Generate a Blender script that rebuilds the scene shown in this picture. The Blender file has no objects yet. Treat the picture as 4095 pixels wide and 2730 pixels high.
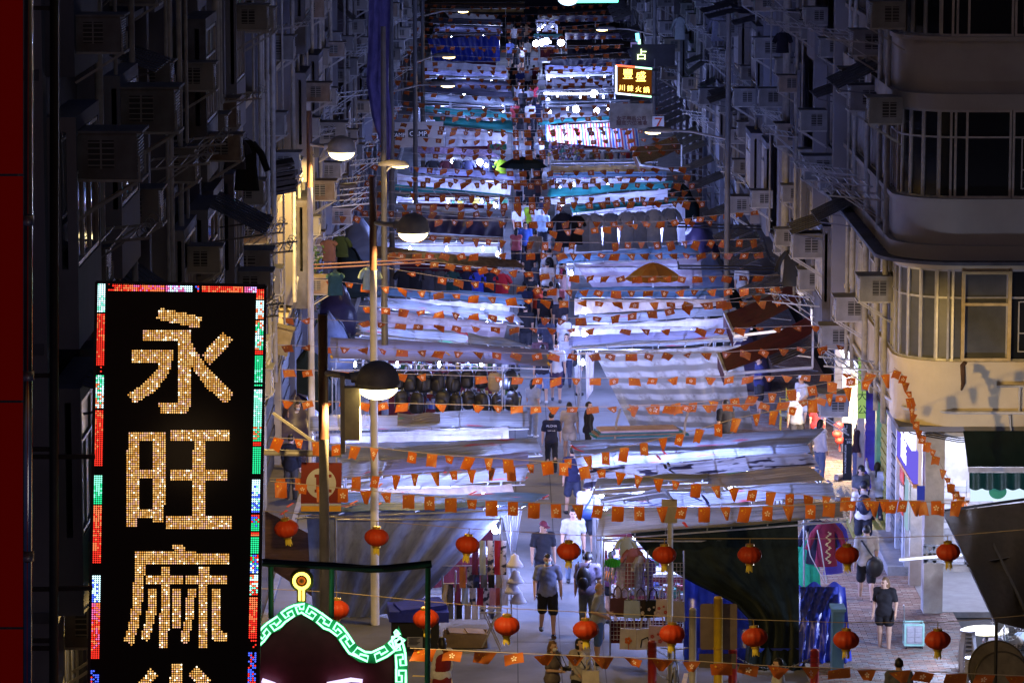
import bpy, math, random
import numpy as np
from mathutils import Vector, Matrix, Euler
random.seed(7); np.random.seed(7)
R = math.radians
C = bpy.context.scene.collection
scene = bpy.context.scene

# ------------------------------------------------------------ camera, sky, moon-weak sun, exposure
F = 15000.0; CX, CY = 2047.5, 1365.0; CAMH = 17.9
PITCH = math.atan(2201.0 / F); YAW = math.atan(17.5 / F)
cam_data = bpy.data.cameras.new('camera'); cam = bpy.data.objects.new('camera', cam_data); C.objects.link(cam)
cam_data.sensor_width = 36.0; cam_data.lens = F / 4095.0 * 36.0
cam_data.clip_start = 1.0; cam_data.clip_end = 3000.0
cam.location = (0, 0, CAMH); cam.rotation_euler = (math.pi / 2 - PITCH, 0, -YAW)
scene.camera = cam
SUN_EL, SUN_ROT = R(3), R(180)
world = bpy.data.worlds.new('World'); scene.world = world; world.use_nodes = True
wn = world.node_tree.nodes; wl = world.node_tree.links
sky_node = wn.new('ShaderNodeTexSky'); sky_node.sky_type = 'NISHITA'; sky_node.sun_disc = False
sky_node.sun_elevation = SUN_EL; sky_node.sun_rotation = SUN_ROT; sky_node.altitude = 20
tint = wn.new('ShaderNodeMixRGB'); tint.blend_type = 'MULTIPLY'; tint.inputs[0].default_value = 1.0; tint.inputs[2].default_value = (.20, .21, .55, 1)
wl.new(sky_node.outputs[0], tint.inputs[1]); wl.new(tint.outputs[0], wn['Background'].inputs[0]); wn['Background'].inputs[1].default_value = 0.05
sd = bpy.data.lights.new('sun', 'SUN'); so = bpy.data.objects.new('sun', sd); C.objects.link(so)
sd.energy = 0.045; sd.angle = R(12); sd.color = (1.0, 0.90, 0.86)
so.rotation_euler = (R(66), 0, R(14)); so.location = (0, 0, 60)
scene.render.engine = 'CYCLES'
scene.view_settings.view_transform = 'Standard'; scene.view_settings.look = 'None'
scene.view_settings.exposure = 0.0; scene.view_settings.gamma = 1.0
scene.view_settings.use_curve_mapping = False
scene.cycles.use_denoising = True
scene.cycles.max_bounces = 6; scene.cycles.diffuse_bounces = 3; scene.cycles.glossy_bounces = 2
scene.cycles.transmission_bounces = 4; scene.cycles.transparent_max_bounces = 6
scene.cycles.sample_clamp_indirect = 4.0

# ------------------------------------------------------------ from the photograph's pixels to places in the street
_cm = Euler(cam.rotation_euler).to_matrix()
_cr = np.array(_cm)
_co = np.array([0, 0, CAMH])
def at(px, py, z=None, y=None, x=None):
    d = _cr @ np.array([(px - CX) / F, (CY - py) / F, -1.0])
    if z is not None: t = (z - CAMH) / d[2]
    elif y is not None: t = y / d[1]
    else: t = x / d[0]
    return _co + d * t
def A(px, py, **k): return Vector(at(px, py, **k))
def depth(p): return float(-(_cr.T @ (np.array(p) - _co))[2])
def mpp(p): return depth(p) / F          # metres per photo pixel at a place

# ------------------------------------------------------------ mesh building
class MB:
    def __init__(s): s.v = []; s.f = []; s.m = []
    def add(s, vs, fs, mi=0):
        o = len(s.v); s.v.extend([tuple(float(c) for c in v) for v in vs])
        for f in fs: s.f.append(tuple(i + o for i in f)); s.m.append(mi)
    def box(s, c, size, mi=0, rot=None):
        hx, hy, hz = size[0] / 2, size[1] / 2, size[2] / 2
        vs = [Vector((x, y, z)) for x in (-hx, hx) for y in (-hy, hy) for z in (-hz, hz)]
        if rot is not None: vs = [rot @ v for v in vs]
        c = Vector(c)
        s.add([v + c for v in vs], [(0, 1, 3, 2), (4, 6, 7, 5), (0, 4, 5, 1), (2, 3, 7, 6), (0, 2, 6, 4), (1, 5, 7, 3)], mi)
    def bb(s, x0, y0, z0, x1, y1, z1, mi=0):
        s.box(((x0 + x1) / 2, (y0 + y1) / 2, (z0 + z1) / 2), (abs(x1 - x0), abs(y1 - y0), abs(z1 - z0)), mi)
    def tube(s, pts, r, n=6, mi=0, cap=True, closed=False):
        pts = [Vector(p) for p in pts]; N = len(pts)
        rs = r if isinstance(r, (list, tuple)) else [r] * N
        vs = []; fs = []
        up0 = None
        for i, p in enumerate(pts):
            if closed: t = pts[(i + 1) % N] - pts[i - 1]
            else: t = pts[min(i + 1, N - 1)] - pts[max(i - 1, 0)]
            if t.length < 1e-9: t = Vector((0, 0, 1))
            t.normalize()
            if up0 is None:
                up0 = Vector((0, 0, 1)) if abs(t.z) < .9 else Vector((0, 1, 0))
            a = t.cross(up0)
            if a.length < 1e-6: a = t.orthogonal()
            a.normalize(); b = t.cross(a); up0 = -b if b.dot(up0) < 0 else b
            a = t.cross(up0).normalized(); b = up0 - t * up0.dot(t); b.normalize()
            for k in range(n):
                an = 2 * math.pi * k / n
                vs.append(p + (a * math.cos(an) + b * math.sin(an)) * rs[i])
        M = N if closed else N - 1
        for i in range(M):
            for k in range(n):
                j = (i + 1) % N; k2 = (k + 1) % n
                fs.append((i * n + k, i * n + k2, j * n + k2, j * n + k))
        if cap and not closed:
            fs.append(tuple(range(n))); fs.append(tuple((N - 1) * n + k for k in range(n))[::-1])
        s.add(vs, fs, mi)
    def bar(s, a, b, w, h=None, mi=0):
        a = Vector(a); b = Vector(b); d = b - a; L = d.length
        if L < 1e-6: return
        rot = d.to_track_quat('X', 'Z').to_matrix()
        s.box((a + b) / 2, (L, w, h or w), mi, rot)
    def lathe(s, prof, n=16, c=(0, 0, 0), mi=0, rib=0, nr=0, squash=(1, 1)):
        vs = []; fs = []; c = Vector(c)
        for (r, z) in prof:
            for k in range(n):
                an = 2 * math.pi * k / n
                rr = r * (1 - rib * abs(math.sin(an * nr / 2)) if nr else 1)
                vs.append(c + Vector((rr * math.cos(an) * squash[0], rr * math.sin(an) * squash[1], z)))
        P = len(prof)
        for i in range(P - 1):
            for k in range(n):
                k2 = (k + 1) % n
                fs.append((i * n + k, i * n + k2, (i + 1) * n + k2, (i + 1) * n + k))
        fs.append(tuple(range(n))[::-1]); fs.append(tuple((P - 1) * n + k for k in range(n)))
        s.add(vs, fs, mi)
    def ball(s, c, r, nu=10, nv=6, mi=0):
        if not isinstance(r, (tuple, list)): r = (r, r, r)
        prof = [(max(math.sin(math.pi * i / nv), .02), -math.cos(math.pi * i / nv)) for i in range(nv + 1)]
        o = len(s.v); s.lathe(prof, nu, (0, 0, 0), mi)
        for i in range(o, len(s.v)):
            x, y, z = s.v[i]; s.v[i] = (c[0] + x * r[0], c[1] + y * r[1], c[2] + z * r[2])
    def prism(s, poly, fn, mi=0):
        """poly: 2-D outline; fn(u, v, side) -> 3-D point for side 0 and 1"""
        n = len(poly)
        vs = [fn(u, v, 0) for u, v in poly] + [fn(u, v, 1) for u, v in poly]
        fs = [tuple(range(n)), tuple(range(n, 2 * n))[::-1]]
        for i in range(n):
            j = (i + 1) % n; fs.append((i, j, n + j, n + i))
        s.add(vs, fs, mi)
    def build(s, name, mats, parent=None, world=True, smooth=False):
        me = bpy.data.meshes.new(name); me.from_pydata(s.v, [], s.f)
        mats = mats if isinstance(mats, (list, tuple)) else [mats]
        for m in mats: me.materials.append(m)
        if len(mats) > 1: me.polygons.foreach_set('material_index', s.m)
        if smooth: me.polygons.foreach_set('use_smooth', [True] * len(s.f))
        me.update()
        return link(name, me, parent, world)
def link(name, me, parent=None, world=True):
    o = bpy.data.objects.new(name, me); C.objects.link(o)
    if parent is not None:
        o.parent = parent
        if world: o.matrix_parent_inverse = root_matrix(parent).inverted()
    return o
def root_matrix(o):
    m = Matrix.LocRotScale(o.location, o.rotation_euler, o.scale)
    if o.parent is not None: m = root_matrix(o.parent) @ o.matrix_parent_inverse @ m
    return m
def tag(o, label=None, cat=None, group=None, kind=None):
    if label: o['label'] = label
    if cat: o['category'] = cat
    if group: o['group'] = group
    if kind: o['kind'] = kind
    return o
def thing(name, label, cat, loc=(0, 0, 0), rz=0, group=None):
    o = bpy.data.objects.new(name, None); C.objects.link(o)
    o.location = loc; o.rotation_euler = (0, 0, rz); o.empty_display_size = .3
    return tag(o, label, cat, group)
def dup(o, loc=None, rz=None, label=None, scale=None, parent=None):
    c = o.copy(); C.objects.link(c)
    if parent is not None: c.parent = parent
    if loc is not None: c.location = loc
    if rz is not None: c.rotation_euler = (0, 0, rz)
    if scale is not None: c.scale = (scale,) * 3 if not isinstance(scale, (tuple, list)) else scale
    if label: c['label'] = label
    for ch in KIDS.get(o.name, list(o.children)): dup(ch, parent=c)
    return c
KIDS = {}
def surf(name, P, m, parent=None, uv=None, smooth=True, world=True):
    """P: (nv+1, nu+1, 3) grid of points -> a sheet with UVs in metres"""
    P = np.asarray(P, float); nv, nu = P.shape[0] - 1, P.shape[1] - 1
    me = bpy.data.meshes.new(name)
    idx = np.arange((nv + 1) * (nu + 1)).reshape(nv + 1, nu + 1)
    q = np.stack([idx[:-1, :-1], idx[:-1, 1:], idx[1:, 1:], idx[1:, :-1]], -1).reshape(-1, 4)
    me.from_pydata(P.reshape(-1, 3).tolist(), [], q.tolist())
    if uv is None:
        W = np.linalg.norm(P[0, -1] - P[0, 0]); H = np.linalg.norm(P[-1, 0] - P[0, 0])
        U, V = np.meshgrid(np.linspace(0, W, nu + 1), np.linspace(0, H, nv + 1)); uv = np.stack([U, V], -1)
    lay = me.uv_layers.new(name='UVMap')
    lay.data.foreach_set('uv', uv.reshape(-1, 2)[q.reshape(-1)].astype(np.float32).reshape(-1))
    ms = m if isinstance(m, (list, tuple)) else [m]
    for k in ms: me.materials.append(k)
    if smooth: me.polygons.foreach_set('use_smooth', [True] * len(me.polygons))
    return link(name, me, parent, world)

# ------------------------------------------------------------ materials
MATS = {}
def nodes_of(name):
    m = bpy.data.materials.new(name); m.use_nodes = True
    return m, m.node_tree.nodes, m.node_tree.links
def mat(name, col, rough=.7, metal=0.0, var=.25, scale=3.0, bump=0.0, spec=.4, dirt=None, coat=0.0, stretch=None):
    """a Principled surface whose colour is broken up by two octaves of noise"""
    if name in MATS: return MATS[name]
    m, n, l = nodes_of(name); b = n['Principled BSDF']
    tc = n.new('ShaderNodeTexCoord'); mp = n.new('ShaderNodeMapping'); l.new(tc.outputs['Object'], mp.inputs[0])
    if stretch: mp.inputs['Scale'].default_value = stretch
    nz = n.new('ShaderNodeTexNoise'); nz.inputs['Scale'].default_value = scale; nz.inputs['Detail'].default_value = 6
    nz.inputs['Roughness'].default_value = .65; l.new(mp.outputs[0], nz.inputs['Vector'])
    cr = n.new('ShaderNodeValToRGB'); l.new(nz.outputs[0], cr.inputs[0])
    c0 = [max(0, c * (1 - var)) for c in col[:3]]; c1 = [min(1, c * (1 + var)) for c in col[:3]]
    cr.color_ramp.elements[0].position = .3; cr.color_ramp.elements[1].position = .7
    cr.color_ramp.elements[0].color = (*c0, 1); cr.color_ramp.elements[1].color = (*c1, 1)
    out = cr.outputs[0]
    if dirt:
        n2 = n.new('ShaderNodeTexNoise'); n2.inputs['Scale'].default_value = scale * .35; n2.inputs['Detail'].default_value = 8
        l.new(mp.outputs[0], n2.inputs['Vector'])
        r2 = n.new('ShaderNodeValToRGB'); r2.color_ramp.elements[0].position = .48; r2.color_ramp.elements[1].position = .68
        l.new(n2.outputs[0], r2.inputs[0])
        mx = n.new('ShaderNodeMixRGB'); l.new(r2.outputs[0], mx.inputs[0]); l.new(out, mx.inputs[1]); mx.inputs[2].default_value = (*dirt, 1)
        out = mx.outputs[0]
    l.new(out, b.inputs['Base Color'])
    b.inputs['Roughness'].default_value = rough; b.inputs['Metallic'].default_value = metal
    b.inputs['Specular IOR Level'].default_value = spec; b.inputs['Coat Weight'].default_value = coat
    if bump:
        bp = n.new('ShaderNodeBump'); bp.inputs['Strength'].default_value = bump; bp.inputs['Distance'].default_value = .02
        n3 = n.new('ShaderNodeTexNoise'); n3.inputs['Scale'].default_value = scale * 6; n3.inputs['Detail'].default_value = 4
        l.new(mp.outputs[0], n3.inputs['Vector']); l.new(n3.outputs[0], bp.inputs['Height']); l.new(bp.outputs[0], b.inputs['Normal'])
    MATS[name] = m; return m
def emit(name, col, strength):
    if name in MATS: return MATS[name]
    m, n, l = nodes_of(name); n.remove(n['Principled BSDF'])
    e = n.new('ShaderNodeEmission'); e.inputs[0].default_value = (*col, 1); e.inputs[1].default_value = strength
    l.new(e.outputs[0], n['Material Output'].inputs[0]); MATS[name] = m; return m
def thin(name, col, col2=None, trans=.45, pattern='streak', period=.35, rough=.35, gloss=.12, seethru=0.0, stain=(.35, .3, .28), amt=.5):
    """cloth or plastic sheet: diffuse + translucent + a little gloss; UVs are metres along and across the sheet"""
    if name in MATS: return MATS[name]
    m, n, l = nodes_of(name); n.remove(n['Principled BSDF'])
    uv = n.new('ShaderNodeTexCoord'); mp = n.new('ShaderNodeMapping'); l.new(uv.outputs['UV'], mp.inputs[0])
    ob = n.new('ShaderNodeObjectInfo'); ad = n.new('ShaderNodeVectorMath'); ad.operation = 'ADD'
    mul = n.new('ShaderNodeVectorMath'); mul.operation = 'SCALE'; l.new(ob.outputs['Random'], mul.inputs[0]); mul.inputs['Scale'].default_value = 37.0
    cx = n.new('ShaderNodeCombineXYZ'); mm = n.new('ShaderNodeMath'); mm.operation = 'MULTIPLY'; mm.inputs[1].default_value = 37.0
    l.new(ob.outputs['Random'], mm.inputs[0]); l.new(mm.outputs[0], cx.inputs[0]); l.new(mm.outputs[0], cx.inputs[1])
    l.new(mp.outputs[0], ad.inputs[0]); l.new(cx.outputs[0], ad.inputs[1]); vec = ad.outputs[0]
    n.remove(mul)
    def noise(sx, sy, sc, det=5):
        mq = n.new('ShaderNodeMapping'); mq.inputs['Scale'].default_value = (sx, sy, 1); l.new(vec, mq.inputs[0])
        z = n.new('ShaderNodeTexNoise'); z.inputs['Scale'].default_value = sc; z.inputs['Detail'].default_value = det
        l.new(mq.outputs[0], z.inputs['Vector']); return z.outputs[0]
    def ramp(src, a, b):
        r = n.new('ShaderNodeMapRange'); r.inputs[1].default_value = a; r.inputs[2].default_value = b; l.new(src, r.inputs[0]); return r.outputs[0]
    def mix(f, a, b):
        x = n.new('ShaderNodeMixRGB'); l.new(f, x.inputs[0])
        for i, c in ((1, a), (2, b)):
            if isinstance(c, tuple): x.inputs[i].default_value = (*c, 1)
            else: l.new(c, x.inputs[i])
        return x.outputs[0]
    def wave(dirn, per, sharp=.12):
        sp = n.new('ShaderNodeSeparateXYZ'); l.new(mp.outputs[0], sp.inputs[0])
        a = n.new('ShaderNodeMath'); a.operation = 'MULTIPLY'; a.inputs[1].default_value = 2 * math.pi / per
        l.new(sp.outputs[0 if dirn == 'x' else 1], a.inputs[0])
        s_ = n.new('ShaderNodeMath'); s_.operation = 'SINE'; l.new(a.outputs[0], s_.inputs[0])
        return ramp(s_.outputs[0], -sharp, sharp)
    col2 = col2 or tuple(c * .6 for c in col)
    base = mix(ramp(noise(1, 1, 2.2), .35, .65), col, tuple(c * .78 for c in col))
    if pattern == 'streak':
        base = mix(ramp(noise(.25, 9, 2.0), .40, .62), base, tuple(c * .42 for c in col))
        base = mix(ramp(noise(.5, 5, 1.3), .60, .7), base, tuple(c * .5 for c in stain))
        base = mix(ramp(noise(.9, .9, .8), .35, .7), tuple(c * .5 for c in col), base)
        base = mix(ramp(noise(.22, 1.2, 3.1), .64, .68), base, col2)
    elif pattern == 'plaid':
        base = mix(wave('y', period, .5), base, col2)
        base = mix(wave('x', period * 2.1, .4), base, mix(ramp(noise(1, 1, 9), .3, .7), base, col2))
    elif pattern == 'stripe_x':
        base = mix(wave('x', period, .1), base, col2)
        base = mix(ramp(noise(1, 1, .01), 2, 3), base, base)
    elif pattern == 'stripe3':
        base = mix(wave('x', period, .1), base, mix(wave('x', period * 2, .1), (.75, .06, .05), (.06, .17, .62)))
    elif pattern == 'print':
        base = mix(ramp(noise(1, 1, 7), .5, .56), base, col2)
    elif pattern == 'scrawl':
        base = mix(ramp(noise(.25, 9, 2.0), .42, .6), base, tuple(c * .6 for c in col))
        base = mix(ramp(noise(.8, 1.6, 1.9, 2), .53, .57), base, col2)
    elif pattern == 'crease':
        base = mix(ramp(noise(1, .5, 6, 9), .45, .62), base, col2)
    df = n.new('ShaderNodeBsdfDiffuse'); l.new(base, df.inputs[0])
    tr = n.new('ShaderNodeBsdfTranslucent'); l.new(base, tr.inputs[0])
    m1 = n.new('ShaderNodeMixShader'); m1.inputs[0].default_value = trans; l.new(df.outputs[0], m1.inputs[1]); l.new(tr.outputs[0], m1.inputs[2])
    gl = n.new('ShaderNodeBsdfGlossy'); gl.inputs['Roughness'].default_value = rough
    lw = n.new('ShaderNodeLayerWeight'); lw.inputs[0].default_value = .3
    gm = n.new('ShaderNodeMath'); gm.operation = 'MULTIPLY_ADD'; gm.inputs[1].default_value = gloss; gm.inputs[2].default_value = gloss * .3
    l.new(lw.outputs['Facing'], gm.inputs[0])
    m2 = n.new('ShaderNodeMixShader'); l.new(gm.outputs[0], m2.inputs[0]); l.new(m1.outputs[0], m2.inputs[1]); l.new(gl.outputs[0], m2.inputs[2])
    bp = n.new('ShaderNodeBump'); bp.inputs['Strength'].default_value = .35; bp.inputs['Distance'].default_value = .03
    l.new(noise(1, .6, 5, 8), bp.inputs['Height'])
    for s_ in (df, tr, gl): l.new(bp.outputs[0], s_.inputs['Normal'])
    l.new(m2.outputs[0], n['Material Output'].inputs[0]); MATS[name] = m; return m

def lamp(name, loc, col, watt, size=.06, kind='POINT', parent=None, spot=None):
    d = bpy.data.lights.new(name, kind); d.energy = watt; d.color = col
    if kind == 'AREA': d.size = size
    else: d.shadow_soft_size = size
    if spot: d.spot_size = spot[0]; d.spot_blend = spot[1]
    o = bpy.data.objects.new(name, d); C.objects.link(o); o.location = loc
    if parent is not None:
        o.parent = parent; o.matrix_parent_inverse = root_matrix(parent).inverted()
    return o
def wide_throw(o, k=6.5):
    """a road lantern's batwing: it throws far more light outwards than straight down"""
    d = o.data; d.use_nodes = True; n = d.node_tree.nodes; l = d.node_tree.links; e = n['Emission']
    tc = n.new('ShaderNodeTexCoord'); sp_ = n.new('ShaderNodeSeparateXYZ'); l.new(tc.outputs['Normal'], sp_.inputs[0])
    ab = n.new('ShaderNodeMath'); ab.operation = 'ABSOLUTE'; l.new(sp_.outputs[2], ab.inputs[0])
    mr = n.new('ShaderNodeMapRange'); mr.inputs[1].default_value = .32; mr.inputs[2].default_value = .10; mr.inputs[3].default_value = 1.0; mr.inputs[4].default_value = k
    l.new(ab.outputs[0], mr.inputs[0]); l.new(mr.outputs[0], e.inputs[1])
LED = (.30, .385, 1.0); SOD = (1.0, .64, .20)

M_white = mat('painted_metal_white', (.6, .6, .6), .45, var=.2, scale=2, dirt=(.25, .22, .2))
M_steel = mat('galvanised_steel', (.35, .36, .38), .4, .7, var=.25, scale=6)
M_dark = mat('dark_steel', (.03, .03, .035), .5, .5, var=.3)
M_black = mat('black_plastic', (.015, .015, .017), .45)
M_wood = mat('old_wood', (.22, .14, .08), .8, var=.4, scale=2, stretch=(1, 8, 8))
M_rope = mat('rope', (.30, .24, .16), .9)
# ------------------------------------------------------------ ground, road, pavements
M_road = mat('concrete_road', (.17, .17, .175), .72, var=.2, scale=.8, bump=.25, dirt=(.07, .07, .07))
M_kerb = mat('kerb_stone', (.30, .29, .28), .8, var=.2, scale=3)
M_joint = mat('paving_joint', (.10, .09, .085), .9)
M_pv = [mat('paver_' + n_, c_, .75, var=.3, scale=9, bump=.2) for n_, c_ in
        (('red', (.20, .125, .10)), ('brown', (.17, .125, .11)), ('grey', (.19, .18, .18)), ('pale', (.25, .20, .17)))]
M_yellow = mat('yellow_road_paint', (.62, .45, .05), .6, var=.3, scale=6)
g = MB(); g.add([(-1500, -3000, -.02), (1500, -3000, -.02), (1500, 3000, -.02), (-1500, 3000, -.02)], [(0, 1, 2, 3)])
tag(g.build('ground', mat('city_ground', (.06, .06, .065), .9, scale=.3)), 'dark ground of the city blocks beyond the street', None, None, 'structure')
road = thing('road', 'grey concrete street running away between two rows of stalls', None); road['kind'] = 'structure'
rd = MB(); rd.bb(-9.3, -20, -.015, 6.2, 700, 0); rd.bb(6.2, -20, -.015, 30, 66, 0); rd.bb(-40, 20, -.015, -9.3, 46, 0); rd.build('road_surface', M_road, road)
for (a, b_, c_, d_) in ((1650, 2640, 1790, 2645), (1650, 2700, 1790, 2706), (1790, 2600, 1800, 2640), (1795, 2700, 1802, 2735), (2735, 2730, 2745, 2690), (2900, 2650, 3150, 2662)):
    p, q = A(a, b_, z=.004), A(c_, d_, z=.004)
    m_ = MB(); d = (q - p); nrm = Vector((-d.y, d.x, 0)).normalized() * .05
    m_.add([p - nrm, q - nrm, q + nrm, p + nrm], [(0, 1, 2, 3)]); m_.build('road_marking', M_yellow, road)
jt = MB()
for yy in np.arange(60, 300, 6.0): jt.bb(.0, yy, .001, 6.0, yy + .03, .003)
for k in range(3): jt.bb(.2 + .9 * k, 60, .0015, .22 + .9 * k, 300, .0035)
jt.build('slab_joint', mat('slab_joint', (.06, .06, .06), .9), road)

def pavement(name, label, x0, x1, y0, y1, pieces):
    t = thing(name, label, None); t['kind'] = 'structure'
    b = MB(); b.bb(x0, y0, -.01, x1, y1, .105); b.build('paving_bed', M_joint, t)
    k = MB(); xk = x0 if x0 > 0 else x1
    yy = y0
    while yy < y1:
        k.bb(xk - .13, yy, -.01, xk - .003, min(yy + .98, y1), .13 + random.uniform(-.004, .004)); yy += 1.0
    k.build('kerb', M_kerb, t)['kind'] = 'stuff'
    if not pieces: return t
    L, Wd = .235, .115; me = {}
    rest = [MB() for _ in M_pv]; n = 0; r = 0; yy = y0 + .01
    while yy < min(y1, 135):
        off = (r % 2) * .12
        x = x0 + .005 - off
        while x < x1 - .05:
            a = max(x, x0 + .004); b2 = min(x + L - .008, x1 - .004)
            if b2 - a > .04:
                z = .122 + random.uniform(-.003, .004)
                patch = math.sin(yy * .35 + 1) + random.uniform(-1.3, 1.3)
                mi = (2 if patch > .9 else (1 if patch > .2 else (3 if random.random() < .25 else 0)))
                yb = yy + Wd - .008
                if n < 300 and yy > 76.2 and b2 - a > L - .02:
                    if mi not in me:
                        q = MB(); q.bb(-(L - .008) / 2, -(Wd - .008) / 2, -.02, (L - .008) / 2, (Wd - .008) / 2, 0)
                        o = q.build('paver', M_pv[mi], t, world=True); me[mi] = o.data
                    else: o = link('paver', me[mi], t)
                    o.location = ((a + b2) / 2, (yy + yb) / 2, z); n += 1
                else:
                    rest[mi].add([(a, yy, .1), (b2, yy, .1), (b2, yb, .1), (a, yb, .1), (a, yy, z), (b2, yy, z), (b2, yb, z), (a, yb, z)],
                                 [(4, 5, 6, 7), (0, 1, 5, 4), (1, 2, 6, 5), (2, 3, 7, 6), (3, 0, 4, 7)])
            x += L
        yy += Wd; r += 1
    for i, q in enumerate(rest): q.build('pavers', M_pv[i], t)['kind'] = 'stuff'
    return t
pavement('pavement', 'red and grey brick pavement along the lit shops', 6.25, 9.75, 66.5, 420, True)
pavement('pavement', 'narrow dark pavement below the tenements with the mahjong sign', -9.2, -5.2, 46, 420, False)

# ------------------------------------------------------------ tenement parts
M_wallL = mat('stained_render_grey', (.10, .105, .135), .9, var=.25, scale=.7, bump=.15, dirt=(.07, .065, .065))
M_wallP = mat('stained_render_white', (.18, .185, .23), .9, var=.2, scale=.6, bump=.15, dirt=(.2, .18, .17))
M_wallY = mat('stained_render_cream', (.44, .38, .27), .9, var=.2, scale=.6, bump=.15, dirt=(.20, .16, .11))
M_wallB = mat('stained_render_brown', (.065, .05, .055), .9, var=.3, scale=.8, dirt=(.08, .06, .05))
M_alu = mat('window_frame_aluminium', (.42, .42, .44), .4, .4, var=.2, scale=5)
M_glass = mat('dark_window_glass', (.012, .014, .02), .06, spec=.8, var=.1)
M_glass2 = mat('frosted_window_glass', (.075, .08, .09), .3, spec=.6, var=.3, scale=1.5)
M_ac = mat('aircon_casing', (.19, .19, .20), .6, var=.3, scale=3, dirt=(.25, .23, .2))
M_ac2 = mat('aircon_casing_rusty', (.24, .20, .17), .7, var=.35, scale=3, dirt=(.12, .07, .04)); M_ac3 = mat('aircon_casing_dark', (.17, .17, .18), .6, var=.3, scale=3, dirt=(.08, .07, .06))
M_vent = mat('aircon_vent', (.03, .03, .032), .6)
M_pipe = mat('drain_pipe_paint', (.36, .35, .34), .6, var=.3, scale=4)
M_tin = mat('canopy_sheet', (.10, .10, .12), .6, var=.4, scale=3, dirt=(.05, .04, .03))
SH = {}
def window_mesh(W, H, nc, transom):
    k = ('w', W, H, nc, transom)
    if k not in SH:
        f = MB(); t = .05
        f.bb(-.02, -W / 2, 0, .06, W / 2, t); f.bb(-.02, -W / 2, H - t, .06, W / 2, H)
        f.bb(-.02, -W / 2, t, .06, -W / 2 + t, H - t); f.bb(-.02, W / 2 - t, t, .06, W / 2, H - t)
        zt = H * .68 if transom else H - t
        if transom: f.bb(-.02, -W / 2 + t, zt, .055, W / 2 - t, zt + .04)
        for i in range(1, nc):
            y = -W / 2 + W * i / nc
            f.bb(-.02, y - .022, t, .05, y + .022, zt)
            if transom and i % 2 == 0: f.bb(-.02, y - .022, zt + .04, .05, y + .022, H - t)
        p = MB(); p.bb(-.008, -W / 2 / nc + .024, 0, .008, W / 2 / nc - .024, zt - t)
        q = MB(); q.bb(-.008, -W / 2 + t, 0, .008, W / 2 - t, max(H - t - zt - .04, .01))
        SH[k] = (f, p, q, zt, [None] * 3)
    return SH[k]
def window(parent, y, z, x, o, W=2.2, H=1.5, nc=4, transom=True, glass=None, panes=True, rz=None):
    f, p, q, zt, me = window_mesh(W, H, nc, transom)
    gl = glass or M_glass
    if me[0] is None:
        for i, (b, mm) in enumerate(((f, M_alu), (p, gl), (q, gl))):
            ob = b.build('tmp', mm, None); me[i] = ob.data; bpy.data.objects.remove(ob)
    w = link('window', me[0], parent); w.location = (x, y, z); w.rotation_euler = (0, 0, rz if rz is not None else (0 if o > 0 else math.pi))
    def sub(name, m_, loc):
        c = bpy.data.objects.new(name, m_); C.objects.link(c); c.parent = w; c.location = loc
        if glass: c.material_slots[0].link = 'OBJECT'; c.material_slots[0].material = glass
    if panes:
        for i in range(nc): sub('pane', me[1], (.012, -W / 2 + W * (i + .5) / nc, .05))
        if transom: sub('pane', me[2], (.012, 0, zt + .04))
    return w
def ac_unit(parent, x, y, z, o, s=1.0, frame=True, rz=None, casing=None):
    k = 'ac'
    if k not in SH:
        b = MB(); w, d, h = .66, .56, .46
        b.bb(-.05, -w / 2, 0, d, w / 2, h)
        b.bb(-.05, -w / 2 - .03, h + .003, d + .06, w / 2 + .03, h + .03)
        v = []
        for sg in (-1, 1):
            q = MB(); q.box((d * .35, sg * (w / 2 + .004), h * .55), (.26, .006, .28)); v.append(q)
            q = MB()
            for i in range(5): q.box((d * .35, sg * (w / 2 + .012), h * .3 + i * .058), (.27, .014, .012))
            q.box((d * .35, sg * (w / 2 + .02), h * .55), (.02, .016, .30)); v.append(q)
        gr = MB()
        for i in range(11): gr.bb(d + .001, -w / 2 + .05, .05 + i * .034, d + .012, w / 2 - .05, .066 + i * .034)
        br = MB()
        for sg in (-1, 1):
            yy = sg * (w / 2 - .03)
            br.bar((-.05, yy, -.02), (d + .04, yy, -.02), .03); br.bar((-.05, yy, -.42), (d, yy, -.04), .03)
            br.bar((d + .02, yy, -.04), (d + .02, yy, h * .5), .02)
        br.bar((d + .035, -w / 2, -.02), (d + .035, w / 2, -.02), .03)
        ms = []
        for bb_, mm in ((b, M_ac), (v[0], M_vent), (v[1], M_ac), (gr, M_alu), (br, M_pipe), (v[2], M_vent), (v[3], M_ac)):
            ob = bb_.build('tmp', mm); ms.append(ob.data); bpy.data.objects.remove(ob)
        SH[k] = ms
    ms = SH[k]
    a = link('air_conditioner', ms[0], parent); a.location = (x, y, z); a.scale = (s, s, s)
    a.rotation_euler = (0, 0, rz if rz is not None else (0 if o > 0 else math.pi))
    if casing: a.material_slots[0].link = 'OBJECT'; a.material_slots[0].material = casing
    for nm, m_ in (('vent', ms[1 if o > 0 else 5]), ('vent_louvre', ms[2 if o > 0 else 6]), ('grille', ms[3]), ('bracket', ms[4])):
        c = bpy.data.objects.new(nm, m_); C.objects.link(c); c.parent = a
    return a
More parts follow.
